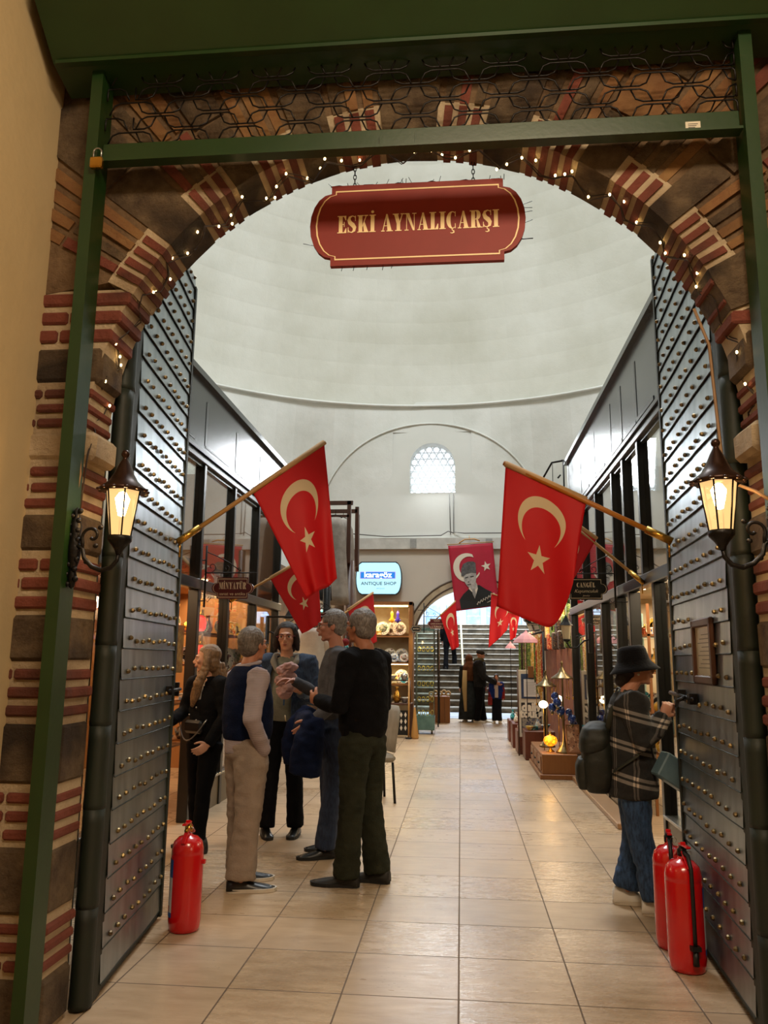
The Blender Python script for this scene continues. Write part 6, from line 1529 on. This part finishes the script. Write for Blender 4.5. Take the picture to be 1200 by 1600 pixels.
C_SAGE = cloth('sage', '77786a', '8a8a7a'); C_GREY = cloth('greyknit', '8e8a80'); SH_BLACK = mat('shoe_black', '0e0e0f', rough=.35); SO_WHITE = mat('sole_white', 'cfc6b6', rough=.6); SO_DARK = mat('sole_dark', '161616', rough=.7)
H_GREY = m_strands('hair_grey', '4a4038', '7c7268', 150, .5, (1,.6,.22)); H_SALT = m_strands('hair_salt', '504a46', '8a8480', 150, .5, (1,.6,.22)); H_BLONDE = m_strands('hair_blonde', '54402e', '94704a', 200, .45, (1,1,.06)); H_DARK = m_strands('hair_dark', '140c0a', '281812', 200, .6, (1,1,.06))
def striped():
    t = NT('striped_shirt'); co = t.coord('Object'); sp = t.n('ShaderNodeSeparateXYZ'); t.l(co, sp.inputs[0])
    z = t.m('ADD', sp.outputs[2], t.m('MULTIPLY', t.noise(co, 5, 2), .03)); f = t.m('LESS_THAN', t.m('FRACT', t.m('MULTIPLY', z, 150.0)), .36)
    t.l(t.mix(f, lin('b4a6a4'), lin('6a5c6c')), t.b.inputs['Base Color']); t.b.inputs['Roughness'].default_value = .85; return t.mat
def plaid():
    t = NT('plaid_wool'); co = t.coord('Object'); sp = t.n('ShaderNodeSeparateXYZ'); t.l(co, sp.inputs[0])
    def lines(v, per, ph, wd):
        f = t.m('FRACT', t.m('ADD', t.m('DIVIDE', v, per), ph)); a = t.m('LESS_THAN', f, wd); g = t.m('MULTIPLY', t.m('GREATER_THAN', f, wd*1.7), t.m('LESS_THAN', f, wd*2.7)); return t.m('ADD', a, g)
    zz = t.m('ADD', sp.outputs[2], t.m('MULTIPLY', sp.outputs[1], .25)); xx = t.m('ADD', sp.outputs[1], t.m('MULTIPLY', sp.outputs[0], .8))
    h = lines(zz, .19, .2, .11); v = lines(xx, .16, .1, .07)
    dk = t.mix(t.noise(co, 60, 3), lin('141414'), lin('2a2928'))
    c = t.mix(t.m('MULTIPLY', v, .38), dk, lin('7c7672')); c = t.mix(t.m('MULTIPLY', h, .62), c, lin('96908a'))
    c = t.mix(t.m('MULTIPLY', t.m('MULTIPLY', h, v), .8), c, lin('cfc0b0')); t.l(c, t.b.inputs['Base Color']); t.b.inputs['Roughness'].default_value = .95
    t.bump(t.noise(co, 120, 3), .5, .004); return t.mat

# 1 - man in navy vest, right side towards the viewer, head turned to the denim woman
o, J, X, K, hc, Rh, hs = person('person in navy vest and striped shirt, back turned, hand in trouser pocket', (-1.42,5.36,0), 38, 1.66,
    dict(J=dict(elR=(.27,-.09,1.06), wrR=(.165,.06,.84), elL=(-.24,.0,1.06), wrL=(-.22,.10,.86), anL=(-.10,.03,.085), anR=(.12,-.06,.085), knR=(.11,-.02,.47), head=(.0,.015,1.535), neck=(0,-.01,1.41), toeR=-22, toeL=-14), head=(22,4,0), handR=0, hs=1.03), skin='b87c5e', glasses='2a2a2a')
shirt = top(o, J, X, K, striped(), .87, 1.06, 1.14, 'shirt', .007, 2, belly=.03, hi=1.50, sin_=(.95,-.06), rr=[(0,.164,.15,.87),(0,.175,.155,1.0),(0,.172,.155,1.12),(0,.18,.145,1.24),(-.005,.18,.12,1.33),(-.01,.155,.10,1.39),(-.012,.10,.075,1.43),(-.012,.07,.065,1.475)])
b = MB(); w = lambda p: X @ Vector(p)
b.tube([w((cos(a)*.072, -.012+sin(a)*.068, 1.405+.015*sin(a))) for a in [2*pi*k/16 for k in range(17)]], .016, 6, flat=1.6); solid(b, 'collar', MATS.get('striped') or shirt.data.materials[0], o, .007, 2)
top(o, J, X, K, C_NAVY, .99, 1.06, 1.0, 'vest', .004, 4, sleeves=False, belly=.014, rr=[(0,.180,.158,.965),(0,.192,.172,1.02),(0,.192,.178,1.12),(0,.204,.170,1.24),(-.005,.212,.150,1.34),(-.01,.188,.128,1.405),(-.012,.122,.098,1.452),(-.012,.085,.080,1.472)])
trousers(o, J, X, K, C_KHAKI, (.132,.102,.098), .009, 3, 1.14, hem=.075)
shoes(o, J, X, SH_BLACK, SO_WHITE, .31, .052); short_hair(o, hc, Rh, hs, H_GREY)
b = MB(); b.tube([w((-.06,.10,1.40)), w((-.04,.155,1.2)), w((-.03,.165,1.05))], .008, 5, flat=.4); b.box(0,0,0,0,0,0) if False else None; b.build('lanyard', mat('lanyard_blue', '2c5a8c'), o)

# 2 - woman in denim jacket facing the viewer
o, J, X, K, hc, Rh, hs = person('person in denim jacket and grey sweatshirt facing the viewer, wearing red-rimmed glasses', (-1.50,6.86,0), 272, 1.74,
    dict(J=dict(elL=(-.30,.05,1.08), wrL=(-.165,.225,1.18), elR=(.27,.02,1.12), wrR=(.16,.20,1.05), anL=(-.12,.0,.085), anR=(.12,.05,.085), toeR=22, toeL=-4), head=(2,-2,2), handL=((.75,.2,.55),(0,-1,.2),(.3,.3,1),.75), brow='2a1612', hs=1.05), skin='cf9a7c', glasses='8c1c34')
top(o, J, X, K, C_SAGE, .93, .97, .9, 'sweatshirt', .006, 7, belly=.022)
jc = lambda p: p.y > .02 and -.075 < p.x < (.125 - max(0,(p.z-1.1))*.1) and p.z > .5
top(o, J, X, K, C_DENIM, .80, 1.16, 1.22, 'jacket', .010, 9, jc, .006, belly=.01, hi=1.47, cuff=.10)
b = MB(); w = lambda p: X @ Vector(p); b.tube([w((-.105,.0,1.46)),w((-.10,.07,1.42)),w((-.05,.125,1.33))], [.03,.028,.016], 8); b.tube([w((.105,.0,1.46)),w((.10,.07,1.42)),w((.05,.125,1.33))], [.03,.028,.016], 8); b.tube([w((cos(a)*.105,-.03+sin(a)*.07,1.46)) for a in [pi+pi*k/10 for k in range(11)]], .035, 8); solid(b, 'hood', C_GREY, o, .008, 2, .004)
b = MB(); el, wr_ = w(J['elL']), w(J['wrL']); b.tube([wr_*.95+el*.05, wr_*.62+el*.38], [.050,.056], 14); b.build('cuff', mat('cuff_pale', '5a6a80', rough=.9), o)
trousers(o, J, X, K, C_BLACK, (.112,.080,.072), .006, 5, .98, hem=.07)
shoes(o, J, X, SH_BLACK, SO_DARK, .25, .044, .01)
b = MB(); E = lambda p, r: b.ell(hc + Rh @ (V3(*p)*hs), V3(*r)*hs, Rh, 18, 12)
E((0,-.024,.040), (.090,.100,.092)); E((0,-.045,-.04),(.095,.062,.10))
for sx in (-1,1): b.tube([hc+Rh@(V3(sx*.060,.010,.085)*hs), hc+Rh@(V3(sx*.083,.020,.02)*hs), hc+Rh@(V3(sx*.088,.014,-.05)*hs), hc+Rh@(V3(sx*.092,.012,-.115)*hs)], [.020,.024,.028,.014], 10)
fc = (hc.copy(), Rh.copy(), hs)
def cut2(p, fc=fc, o=o):
    q = fc[1].transposed() @ ((ROOTM[o.name] @ p) - fc[0])/fc[2]
    return q.y > .040 and q.z < .078 and abs(q.x) < .074 - max(0,q.z)*.30
solid(b, 'hair', H_DARK, o, .007, 2, .004, 26, cut2)
b = MB(); q = w((-.055,.285,1.25))
for i in range(9): b.ell(q + X.to_3x3() @ V3(.035*sin(i*2.1), .012*cos(i*3), -.09+.027*i), (.058+.008*sin(i*5),.04,.038))
cl = MB(); cl.V, cl.F, cl.MI, cl.SM = b.V, b.F, b.MI, b.SM
ck = thing('crumpled_scarf', 'crumpled pale pink knitted cloth held up by the denim jacket woman', 'scarf', tuple(q))
solid(cl, 'cloth', cloth('pink', 'b08c88', 'c4a09c'), ck, .008, 2, .016, 22)
b = MB(); b.tube([w((-.02,.155,1.36)), w((-.02,.16,1.20)), w((-.02,.165,1.06))], .007, 5, flat=.4); b.build('lanyard', mat('lanyard_blue', '2c5a8c'), o)

# 3 - man in black sweater seen from behind
o, J, X, K, hc, Rh, hs = person('person in black sweater and dark olive trousers standing with back to the viewer', (-.66,5.50,0), 152, 1.80,
    dict(J=dict(elL=(-.25,.02,1.13), wrL=(-.16,.27,1.17), elR=(.25,.0,1.13), wrR=(.13,.25,1.14), anL=(-.10,.05,.085), anR=(.10,-.06,.085), toeL=22, toeR=12, head=(-.0,.035,1.665)), head=(-6,6,-3), handL=((.35,.9,.15),(.6,-.3,-.5),(0,.2,1),.45)), skin='a96e50', glasses='1a1a1a')
top(o, J, X, K, C_BLACK, .90, 1.03, 1.10, 'sweater', .008, 3, belly=.035, hi=1.47)
trousers(o, J, X, K, C_OLIVE, (.116,.088,.084), .010, 8, .98, hem=.06)
shoes(o, J, X, mat('boot_dark', '1a1917', rough=.55), SO_DARK, .32, .054, .02); short_hair(o, hc, Rh, hs, H_SALT)
# 4 - man behind him with glasses and navy jacket
o, J, X, K, hc, Rh, hs = person('person with grey hair and dark glasses, mostly hidden behind the man in black sweater', (-.98,6.25,0), 196, 1.82,
    dict(J=dict(elL=(-.26,.03,1.12), wrL=(-.24,.20,.98), elR=(.26,.05,1.14), wrR=(.22,.30,1.27), anL=(-.10,.06,.085), anR=(.13,-.02,.085), toeL=4, toeR=-6, head=(0,.03,1.70), neck=(0,-.01,1.55)), head=(-4,-4,0), handR=((-.25,.9,.1),(0,0,-1),(-1,.2,.2),.5)), skin='b9806a', glasses='141416')
top(o, J, X, K, cloth('greyjumper', '4a4a4e', '5a5a5e'), .95, 1.02, 1.0, 'sweater', .006, 6)
trousers(o, J, X, K, C_JEANSD, (.110,.080,.075), .006, 12, hem=.07)
shoes(o, J, X, SH_BLACK, SO_DARK, .28, .048, .01); short_hair(o, hc, Rh, hs, H_SALT)
b = MB(); w = lambda p: X @ Vector(p)
b.tube([w((.30,.16,1.06)), w((.27,.22,.92)), w((.25,.24,.75)), w((.26,.25,.62))], [.06,.13,.15,.11], 14, flat=.55); b.tube([w((-.28,.16,1.02)), w((-.30,.22,.85)), w((-.26,.24,.62))], [.06,.12,.12], 12, flat=.6); b.tube([w((.28,.20,.95)), w((0,.22,.93)), w((-.28,.2,.95))], [.10,.12,.10], 12, flat=.7)
solid(b, 'jacket', C_NAVY, o, .012, 3, .014, 8, seed=5)
b = MB(); b.X = ROOTM[o.name] @ Matrix.Translation((.23,.36,.98)) @ Matrix.Rotation(R(80),4,'X'); b.lathe([(0,0),(.024,0),(.024,.006),(0,.007)], n=16); b.build('badge', mat('badge_cream', 'c8b48c'), o)

# 5 - blonde young woman looking left
o, J, X, K, hc, Rh, hs = person('person with long blonde hair and black buttoned jacket looking to the left', (-2.00,6.28,0), 238, 1.545,
    dict(J=dict(elR=(.20,.05,1.03), wrR=(.10,.26,.96), elL=(-.22,.00,1.00), wrL=(-.20,.14,.80), anL=(-.10,.10,.085), anR=(.11,-.04,.085), knL=(-.10,.08,.44), knR=(.10,-.01,.44), toeL=-14, toeR=-34, head=(0,.02,1.435)), head=(-40,-2,0), handR=((-.1,.9,-.1),(0,.1,-1),(-1,.2,.2),.6), handL=((.2,.8,-.5),(1,0,-.2),(0,.3,1),.6), brow='5a4030', hs=1.04), skin='c99478')
top(o, J, X, K, cloth('whitetop', 'cfc4b8'), 1.0, .90, .8, 'blouse', .003, 2)
top(o, J, X, K, C_BLACK, .92, 1.02, 1.12, 'jacket', .007, 5, lambda p: p.y > .04 and abs(p.x) < .045 and p.z > 1.12, .005, hi=1.47)
trousers(o, J, X, K, C_BLACK, (.108,.072,.055), .005, 6, .94, hem=.10)
shoes(o, J, X, SH_BLACK, SO_DARK, .24, .042, .03)
w = lambda p: X @ Vector(p)
for (x,z) in ((-.03,1.12),(-.035,1.02),(-.04,.93),(.05,1.06),(.05,.97)):
    b = MB(); b.ell(w((x,.128,z*.95)), (.008,.008,.008), nu=8, nv=6); b.build('button', M_STEEL, o)
b = MB(); E = lambda p, r: b.ell(hc + Rh @ (V3(*p)*hs), V3(*r)*hs, Rh, 18, 12)
E((0,-.024,.038), (.085,.100,.090)); E((0,-.050,-.03),(.082,.062,.10))
for sx in (-1,1): b.tube([hc+Rh@(V3(sx*.058,.0,.08)*hs), hc+Rh@(V3(sx*.078,.0,.0)*hs), hc+Rh@(V3(sx*.085,.02,-.10)*hs), hc+Rh@(V3(sx*.085,.07,-.20)*hs), hc+Rh@(V3(sx*.06,.10,-.32)*hs), hc+Rh@(V3(sx*.05,.12,-.40)*hs)], [.02,.03,.036,.040,.036,.012], 10, flat=.7)
b.tube([hc+Rh@(V3(0,-.07,-.05)*hs), hc+Rh@(V3(0,-.11,-.2)*hs), hc+Rh@(V3(0,-.10,-.34)*hs)], [.08,.085,.04], 12, flat=.5)
fc = (hc.copy(), Rh.copy(), hs)
def cut5(p, fc=fc, o=o):
    q = fc[1].transposed() @ ((ROOTM[o.name] @ p) - fc[0])/fc[2]
    return (q.y > .030 and q.z < .074 - max(0, abs(q.x)-.03)*.6 and q.z > -.12 and abs(q.x) < .085)
solid(b, 'hair', H_BLONDE, o, .007, 2, .006, 18, cut5)
b = MB()
pts = [w((.17-.33*i/12, .13+.05*sin(pi*i/12), .98-.16*sin(pi*i/12))) for i in range(13)]
b.tube(pts, .005, 6); bg = b.build('bag_chain', M_STEEL, o)
b = MB(); b.X = ROOTM[o.name] @ Matrix.Translation((-.02,.13,.92)); b.box(-.10,.10,-.03,.03,-.05,.05,None,.02); b.build('belt_bag', SH_BLACK, o)
# 6 - dark coated figure cut off behind the left gate leaf
o, J, X, K, hc, Rh, hs = person('person in black coat almost hidden behind the left gate leaf, beside the blonde one', (-2.20,5.62,0), 200, 1.60, dict(head=(-10,0,0)), skin='b98468', lo=True)
top(o, J, X, K, C_BLACK, .70, 1.1, 1.15, 'coat', .008, 8, lo=True); trousers(o, J, X, K, C_BLACK, lo=True); shoes(o, J, X, SH_BLACK, SO_DARK); short_hair(o, hc, Rh, hs, H_DARK, lo=True)
# 7 - woman with bucket hat looking into the right shop window
o, J, X, K, hc, Rh, hs = person('person in black bucket hat and grey plaid shirt looking into the right shop window', (1.04,5.20,0), -6, 1.50,
    dict(J=dict(elR=(.21,.06,.97), wrR=(.10,.19,1.12), elL=(-.20,.08,.97), wrL=(-.04,.22,1.12), anL=(-.09,-.05,.085), anR=(.11,.10,.085), toeR=-10, toeL=2, head=(0,.055,1.405), neck=(0,.0,1.27), shL=(-.165,.0,1.215), shR=(.165,.0,1.215), knR=(.10,.02,.43)), head=(2,4,0), handR=((-.3,.4,.9),(-.5,.6,-.3),(-.2,1,.1),.65), handL=((.4,.4,.8),(.3,-.6,.3),(.3,.9,.3),.65), hs=1.06), skin='c88c70')
PLD = plaid()
top(o, J, X, K, PLD, .77, 1.24, 1.5, 'overshirt', .011, 4, hi=1.455, belly=.03, rr=[(0,.225,.175,.75),(0,.228,.178,.85),(0,.215,.170,.98),(0,.205,.165,1.12),(0,.215,.158,1.24),(-.005,.212,.145,1.33),(-.01,.185,.12,1.40),(-.012,.115,.09,1.445),(-.012,.082,.078,1.47)])
trousers(o, J, X, K, C_JEANS, (.125,.095,.098), .009, 9, 1.06, hem=.095)
shoes(o, J, X, mat('shoe_white', 'dcd8d0', rough=.5), SO_WHITE, .31, .050, .015)
w = lambda p: X @ Vector(p); hx = lambda p: hc + Rh @ (V3(*p)*hs)
b = MB(); b.X = Matrix.Translation(hc + Rh @ V3(0,-.012,.026)) @ Rh.to_4x4() @ Matrix.Rotation(R(4),4,'X') @ Matrix.Scale(.93,4)
b.lathe([(0,.128),(.055,.126),(.078,.115),(.086,.095),(.097,.030),(.100,.018),(.128,-.018),(.150,-.042),(.148,-.046),(.124,-.026),(.096,.010),(.090,.03),(.075,.09),(0,.10)], n=32, sy=1.12)
b.build('bucket_hat', cloth('felt_black', '08080a', '0e0e12', sheen=.1), o)
b = MB(); b.ell(hx((0,-.085,-.045)), (.05,.05,.055)); b.ell(hx((0,-.115,-.075)), (.036,.042,.036)); b.ell(hx((0,-.03,.02)), (.079,.09,.075)); 
fc = (hc.copy(), Rh.copy(), hs)
def cut7(p, fc=fc, o=o):
    q = fc[1].transposed() @ ((ROOTM[o.name] @ p) - fc[0])/fc[2]
    return q.y > .03 or (q.z < .0 and q.y > -.03)
solid(b, 'hair', H_DARK, o, .007, 2, .004, 26, cut7)
b = MB(); b.ell(hx((.073,.0,-.038)), (.008,.008,.008)); b.build('earring', mat('pearl', 'e0d8c8', rough=.2), o)
bp_ = thing('backpack', 'dark olive backpack worn by the person in the bucket hat', 'backpack', tuple(w((.0,-.22,.86))))
C0 = (0,-.205,.87); M_PACK = mat('pack_fabric', '14160f', '1c1f16', rough=.6, bump=.25)
def rbox(hw, hd, z, oy=0): return [w((C0[0]+math.copysign(abs(cos(a))**.55, cos(a))*hw, C0[1]+oy+math.copysign(abs(sin(a))**.6, sin(a))*hd, C0[2]+z)) for a in [2*pi*k/28 for k in range(28)]]
b = MB(); b.loft([rbox(.06,.03,-.215), rbox(.115,.065,-.205), rbox(.138,.088,-.16), rbox(.145,.095,-.05), rbox(.140,.085,.06), rbox(.125,.070,.14), rbox(.10,.05,.18)])
solid(b, 'pack_body', M_PACK, bp_, .010, 3, .006, 7)
b = MB(); b.loft([rbox(.146,.050,.03,-.052), rbox(.152,.082,.045,-.022), rbox(.150,.092,.11,-.008), rbox(.136,.080,.165,0), rbox(.10,.05,.20,.01), rbox(.05,.02,.208,.01)])
solid(b, 'pack_flap', M_PACK, bp_, .009, 2, .005, 9)
b = MB(); b.loft([rbox(.10,.03,-.19,-.085), rbox(.108,.045,-.14,-.085), rbox(.108,.045,-.05,-.085), rbox(.10,.03,-.01,-.08)]); solid(b, 'pack_pocket', M_PACK, bp_, .009, 2, .004, 9)
for sx in (-1,1):
    b = MB(); b.tube([w((sx*.09,-.15,1.00)), w((sx*.115,-.11,1.16)), w((sx*.125,-.03,1.262)), w((sx*.13,.06,1.21)), w((sx*.165,.11,1.08)), w((sx*.20,.02,.90)), w((sx*.16,-.12,.80))], .018, 8, flat=.35); b.build('shoulder_strap', mat('strap_olive', '33352a', rough=.8), bp_)
hb = thing('handbag', 'small grey-blue box handbag hanging at the hip of the person in the hat', 'handbag', tuple(w((.16,.20,.80))))
b = MB(); b.X = X @ Matrix.Translation((.13,.24,.80)) @ Matrix.Rotation(R(20),4,'Z') @ Matrix.Rotation(R(-32),4,'X'); b.box(-.05,.05,-.12,.12,-.075,.075,None,.008); b.build('bag_body', mat('bag_blue', '5a7684', '6c8896', rough=.4), hb)
b = MB(); b.tube([w((.12,.12,.88)), w((.19,.08,1.05)), w((.14,.02,1.26)), w((-.05,-.06,1.285)), w((-.16,-.1,1.15))], .006, 6); b.build('bag_strap', SH_BLACK, hb)
ph = thing('folding_sunglasses', 'small dark object held up in the hands of the person in the hat', 'sunglasses', tuple(w((.04,.28,1.22))))
b = MB(); b.X = X @ Matrix.Translation((.04,.27,1.225)); b.tube([(cos(a)*.022,.0,sin(a)*.022+.01) for a in [2*pi*k/12 for k in range(13)]], .005, 6); b.tube([(cos(a)*.022,.045,sin(a)*.022+.01) for a in [2*pi*k/12 for k in range(13)]], .005, 6); b.tube([(0,0,-.012),(0,.0,-.05)], .005, 6); b.build('frame', M_BLACK, ph)
# far group in the archway
o, J, X, K, hc, Rh, hs = person('distant person in black puffer jacket and cap reaching to a child under the archway', (.45,19.35,0), -12, 1.68, dict(J=dict(elR=(.24,.14,1.05), wrR=(.16,.42,.92), anL=(-.1,.06,.085), anR=(.1,-.06,.085)), head=(0,-12,0)), skin='b9806a', lo=True)
top(o, J, X, K, cloth('puffer', '1a1a1c', '26262a'), .84, 1.25, 1.5, 'jacket', .016, 3, lo=True, wsc=14); trousers(o, J, X, K, C_BLACK, (.12,.09,.08), lo=True); shoes(o, J, X, SO_WHITE, SO_WHITE, .29)
b = MB(); b.X = Matrix.Translation(hc)@Rh.to_4x4(); b.ell((0,-.01,.05),(.085,.105,.07)); b.box(-.06,.06,.06,.15,.035,.05,None,.01); b.build('cap', cloth('cap', '2e2a28'), o)
b = MB(); w = lambda p: X @ Vector(p); b.ell(w((0,-.02,1.44)), (.13,.13,.07)); b.build('hood', cloth('hoodolive', '4a4634'), o)
o, J, X, K, hc, Rh, hs = person('distant person in brown headscarf and long dark coat under the archway', (.20,19.55,0), 100, 1.56, {}, skin='b9806a', lo=True)
top(o, J, X, K, cloth('coatdark', '1c1e20', '2a2c2e'), .86, 1.1, 1.2, 'coat_upper', .006, 3, lo=True)
b = MB(); w = lambda p: X @ Vector(p); b.loft([[w((cos(a)*r*(1+.08*sin(a*6)), sin(a)*r*.8, z)) for a in [2*pi*k/20 for k in range(20)]] for r, z in ((.27,.06),(.25,.4),(.20,.8),(.16,1.0))]); b.build('skirt', cloth('skirtdark', '23282a', '30363a'), o)
b = MB(); b.ell(hc+V3(0,0,.01), (.10,.115,.125)); b.loft([[w((cos(a)*r, sin(a)*r*.8-.03, z)) for a in [2*pi*k/16 for k in range(16)]] for r, z in ((.17,.95),(.20,1.15),(.18,1.28),(.09,1.40))]); solid(b, 'headscarf', cloth('scarfbrown', '4a2e1e', '5e3c28'), o, .015, 2)
b = MB(); b.tube([w((-.14,-.2,1.2)), w((-.15,-.18,.8)), w((-.13,-.2,.25))], [.05,.06,.03], 8, flat=.4); b.build('beige_panel', cloth('beige', 'b09a70'), o); shoes(o, J, X, SO_WHITE, SO_WHITE, .24)
o, J, X, K, hc, Rh, hs = person('distant child in red and blue jacket and dark trousers under the archway', (.83,19.2,0), 265, 1.12, {}, skin='b9806a', lo=True)
top(o, J, X, K, cloth('kidblue', '1a2a6a', '20347c'), .86, 1.15, 1.3, 'jacket', .006, 3, lo=True, cut=lambda p: p.y > .02 and abs(p.x) < .045, thick=.006)
top(o, J, X, K, cloth('kidwhite', 'c8b8b4'), .9, 1.0, .8, 'shirt', .003, 3, lo=True); trousers(o, J, X, K, cloth('kidnavy', '141824'), lo=True); shoes(o, J, X, SO_WHITE, SO_WHITE, .2, .04); short_hair(o, hc, Rh, hs, H_DARK, lo=True)
w = lambda p: X @ Vector(p)
for s in 'LR':
    b = MB(); b.tube([w(Vector(J['sh'+s])), w(Vector(J['el'+s])), w(Vector(J['wr'+s]))], [.055,.048,.04], 10); b.build('red_sleeve', CL['red'], o)
b = MB(); b.box(.62,.72,19.0,19.06,.42,.60,None,.01); b.tube([(.64,19.03,.60),(.67,19.03,.72),(.70,19.03,.60)], .004, 5)
obj_of(b, 'red_bag', CL['red'], 'small red bag hanging between the distant adult and the child', 'bag')
o, J, X, K, hc, Rh, hs = person('distant person in dark clothes walking up the stone stair at its left', (-.35,24.75,1.155), 80, 1.7, dict(J=dict(knR=(.1,.2,.6), anR=(.11,.3,.25+.085))), skin='b9806a', lo=True)
top(o, J, X, K, C_BLACK, .86, 1.1, 1.2, 'jacket', .006, 3, lo=True); trousers(o, J, X, K, C_BLACK, lo=True); shoes(o, J, X, SH_BLACK, SO_DARK); short_hair(o, hc, Rh, hs, H_DARK, lo=True)
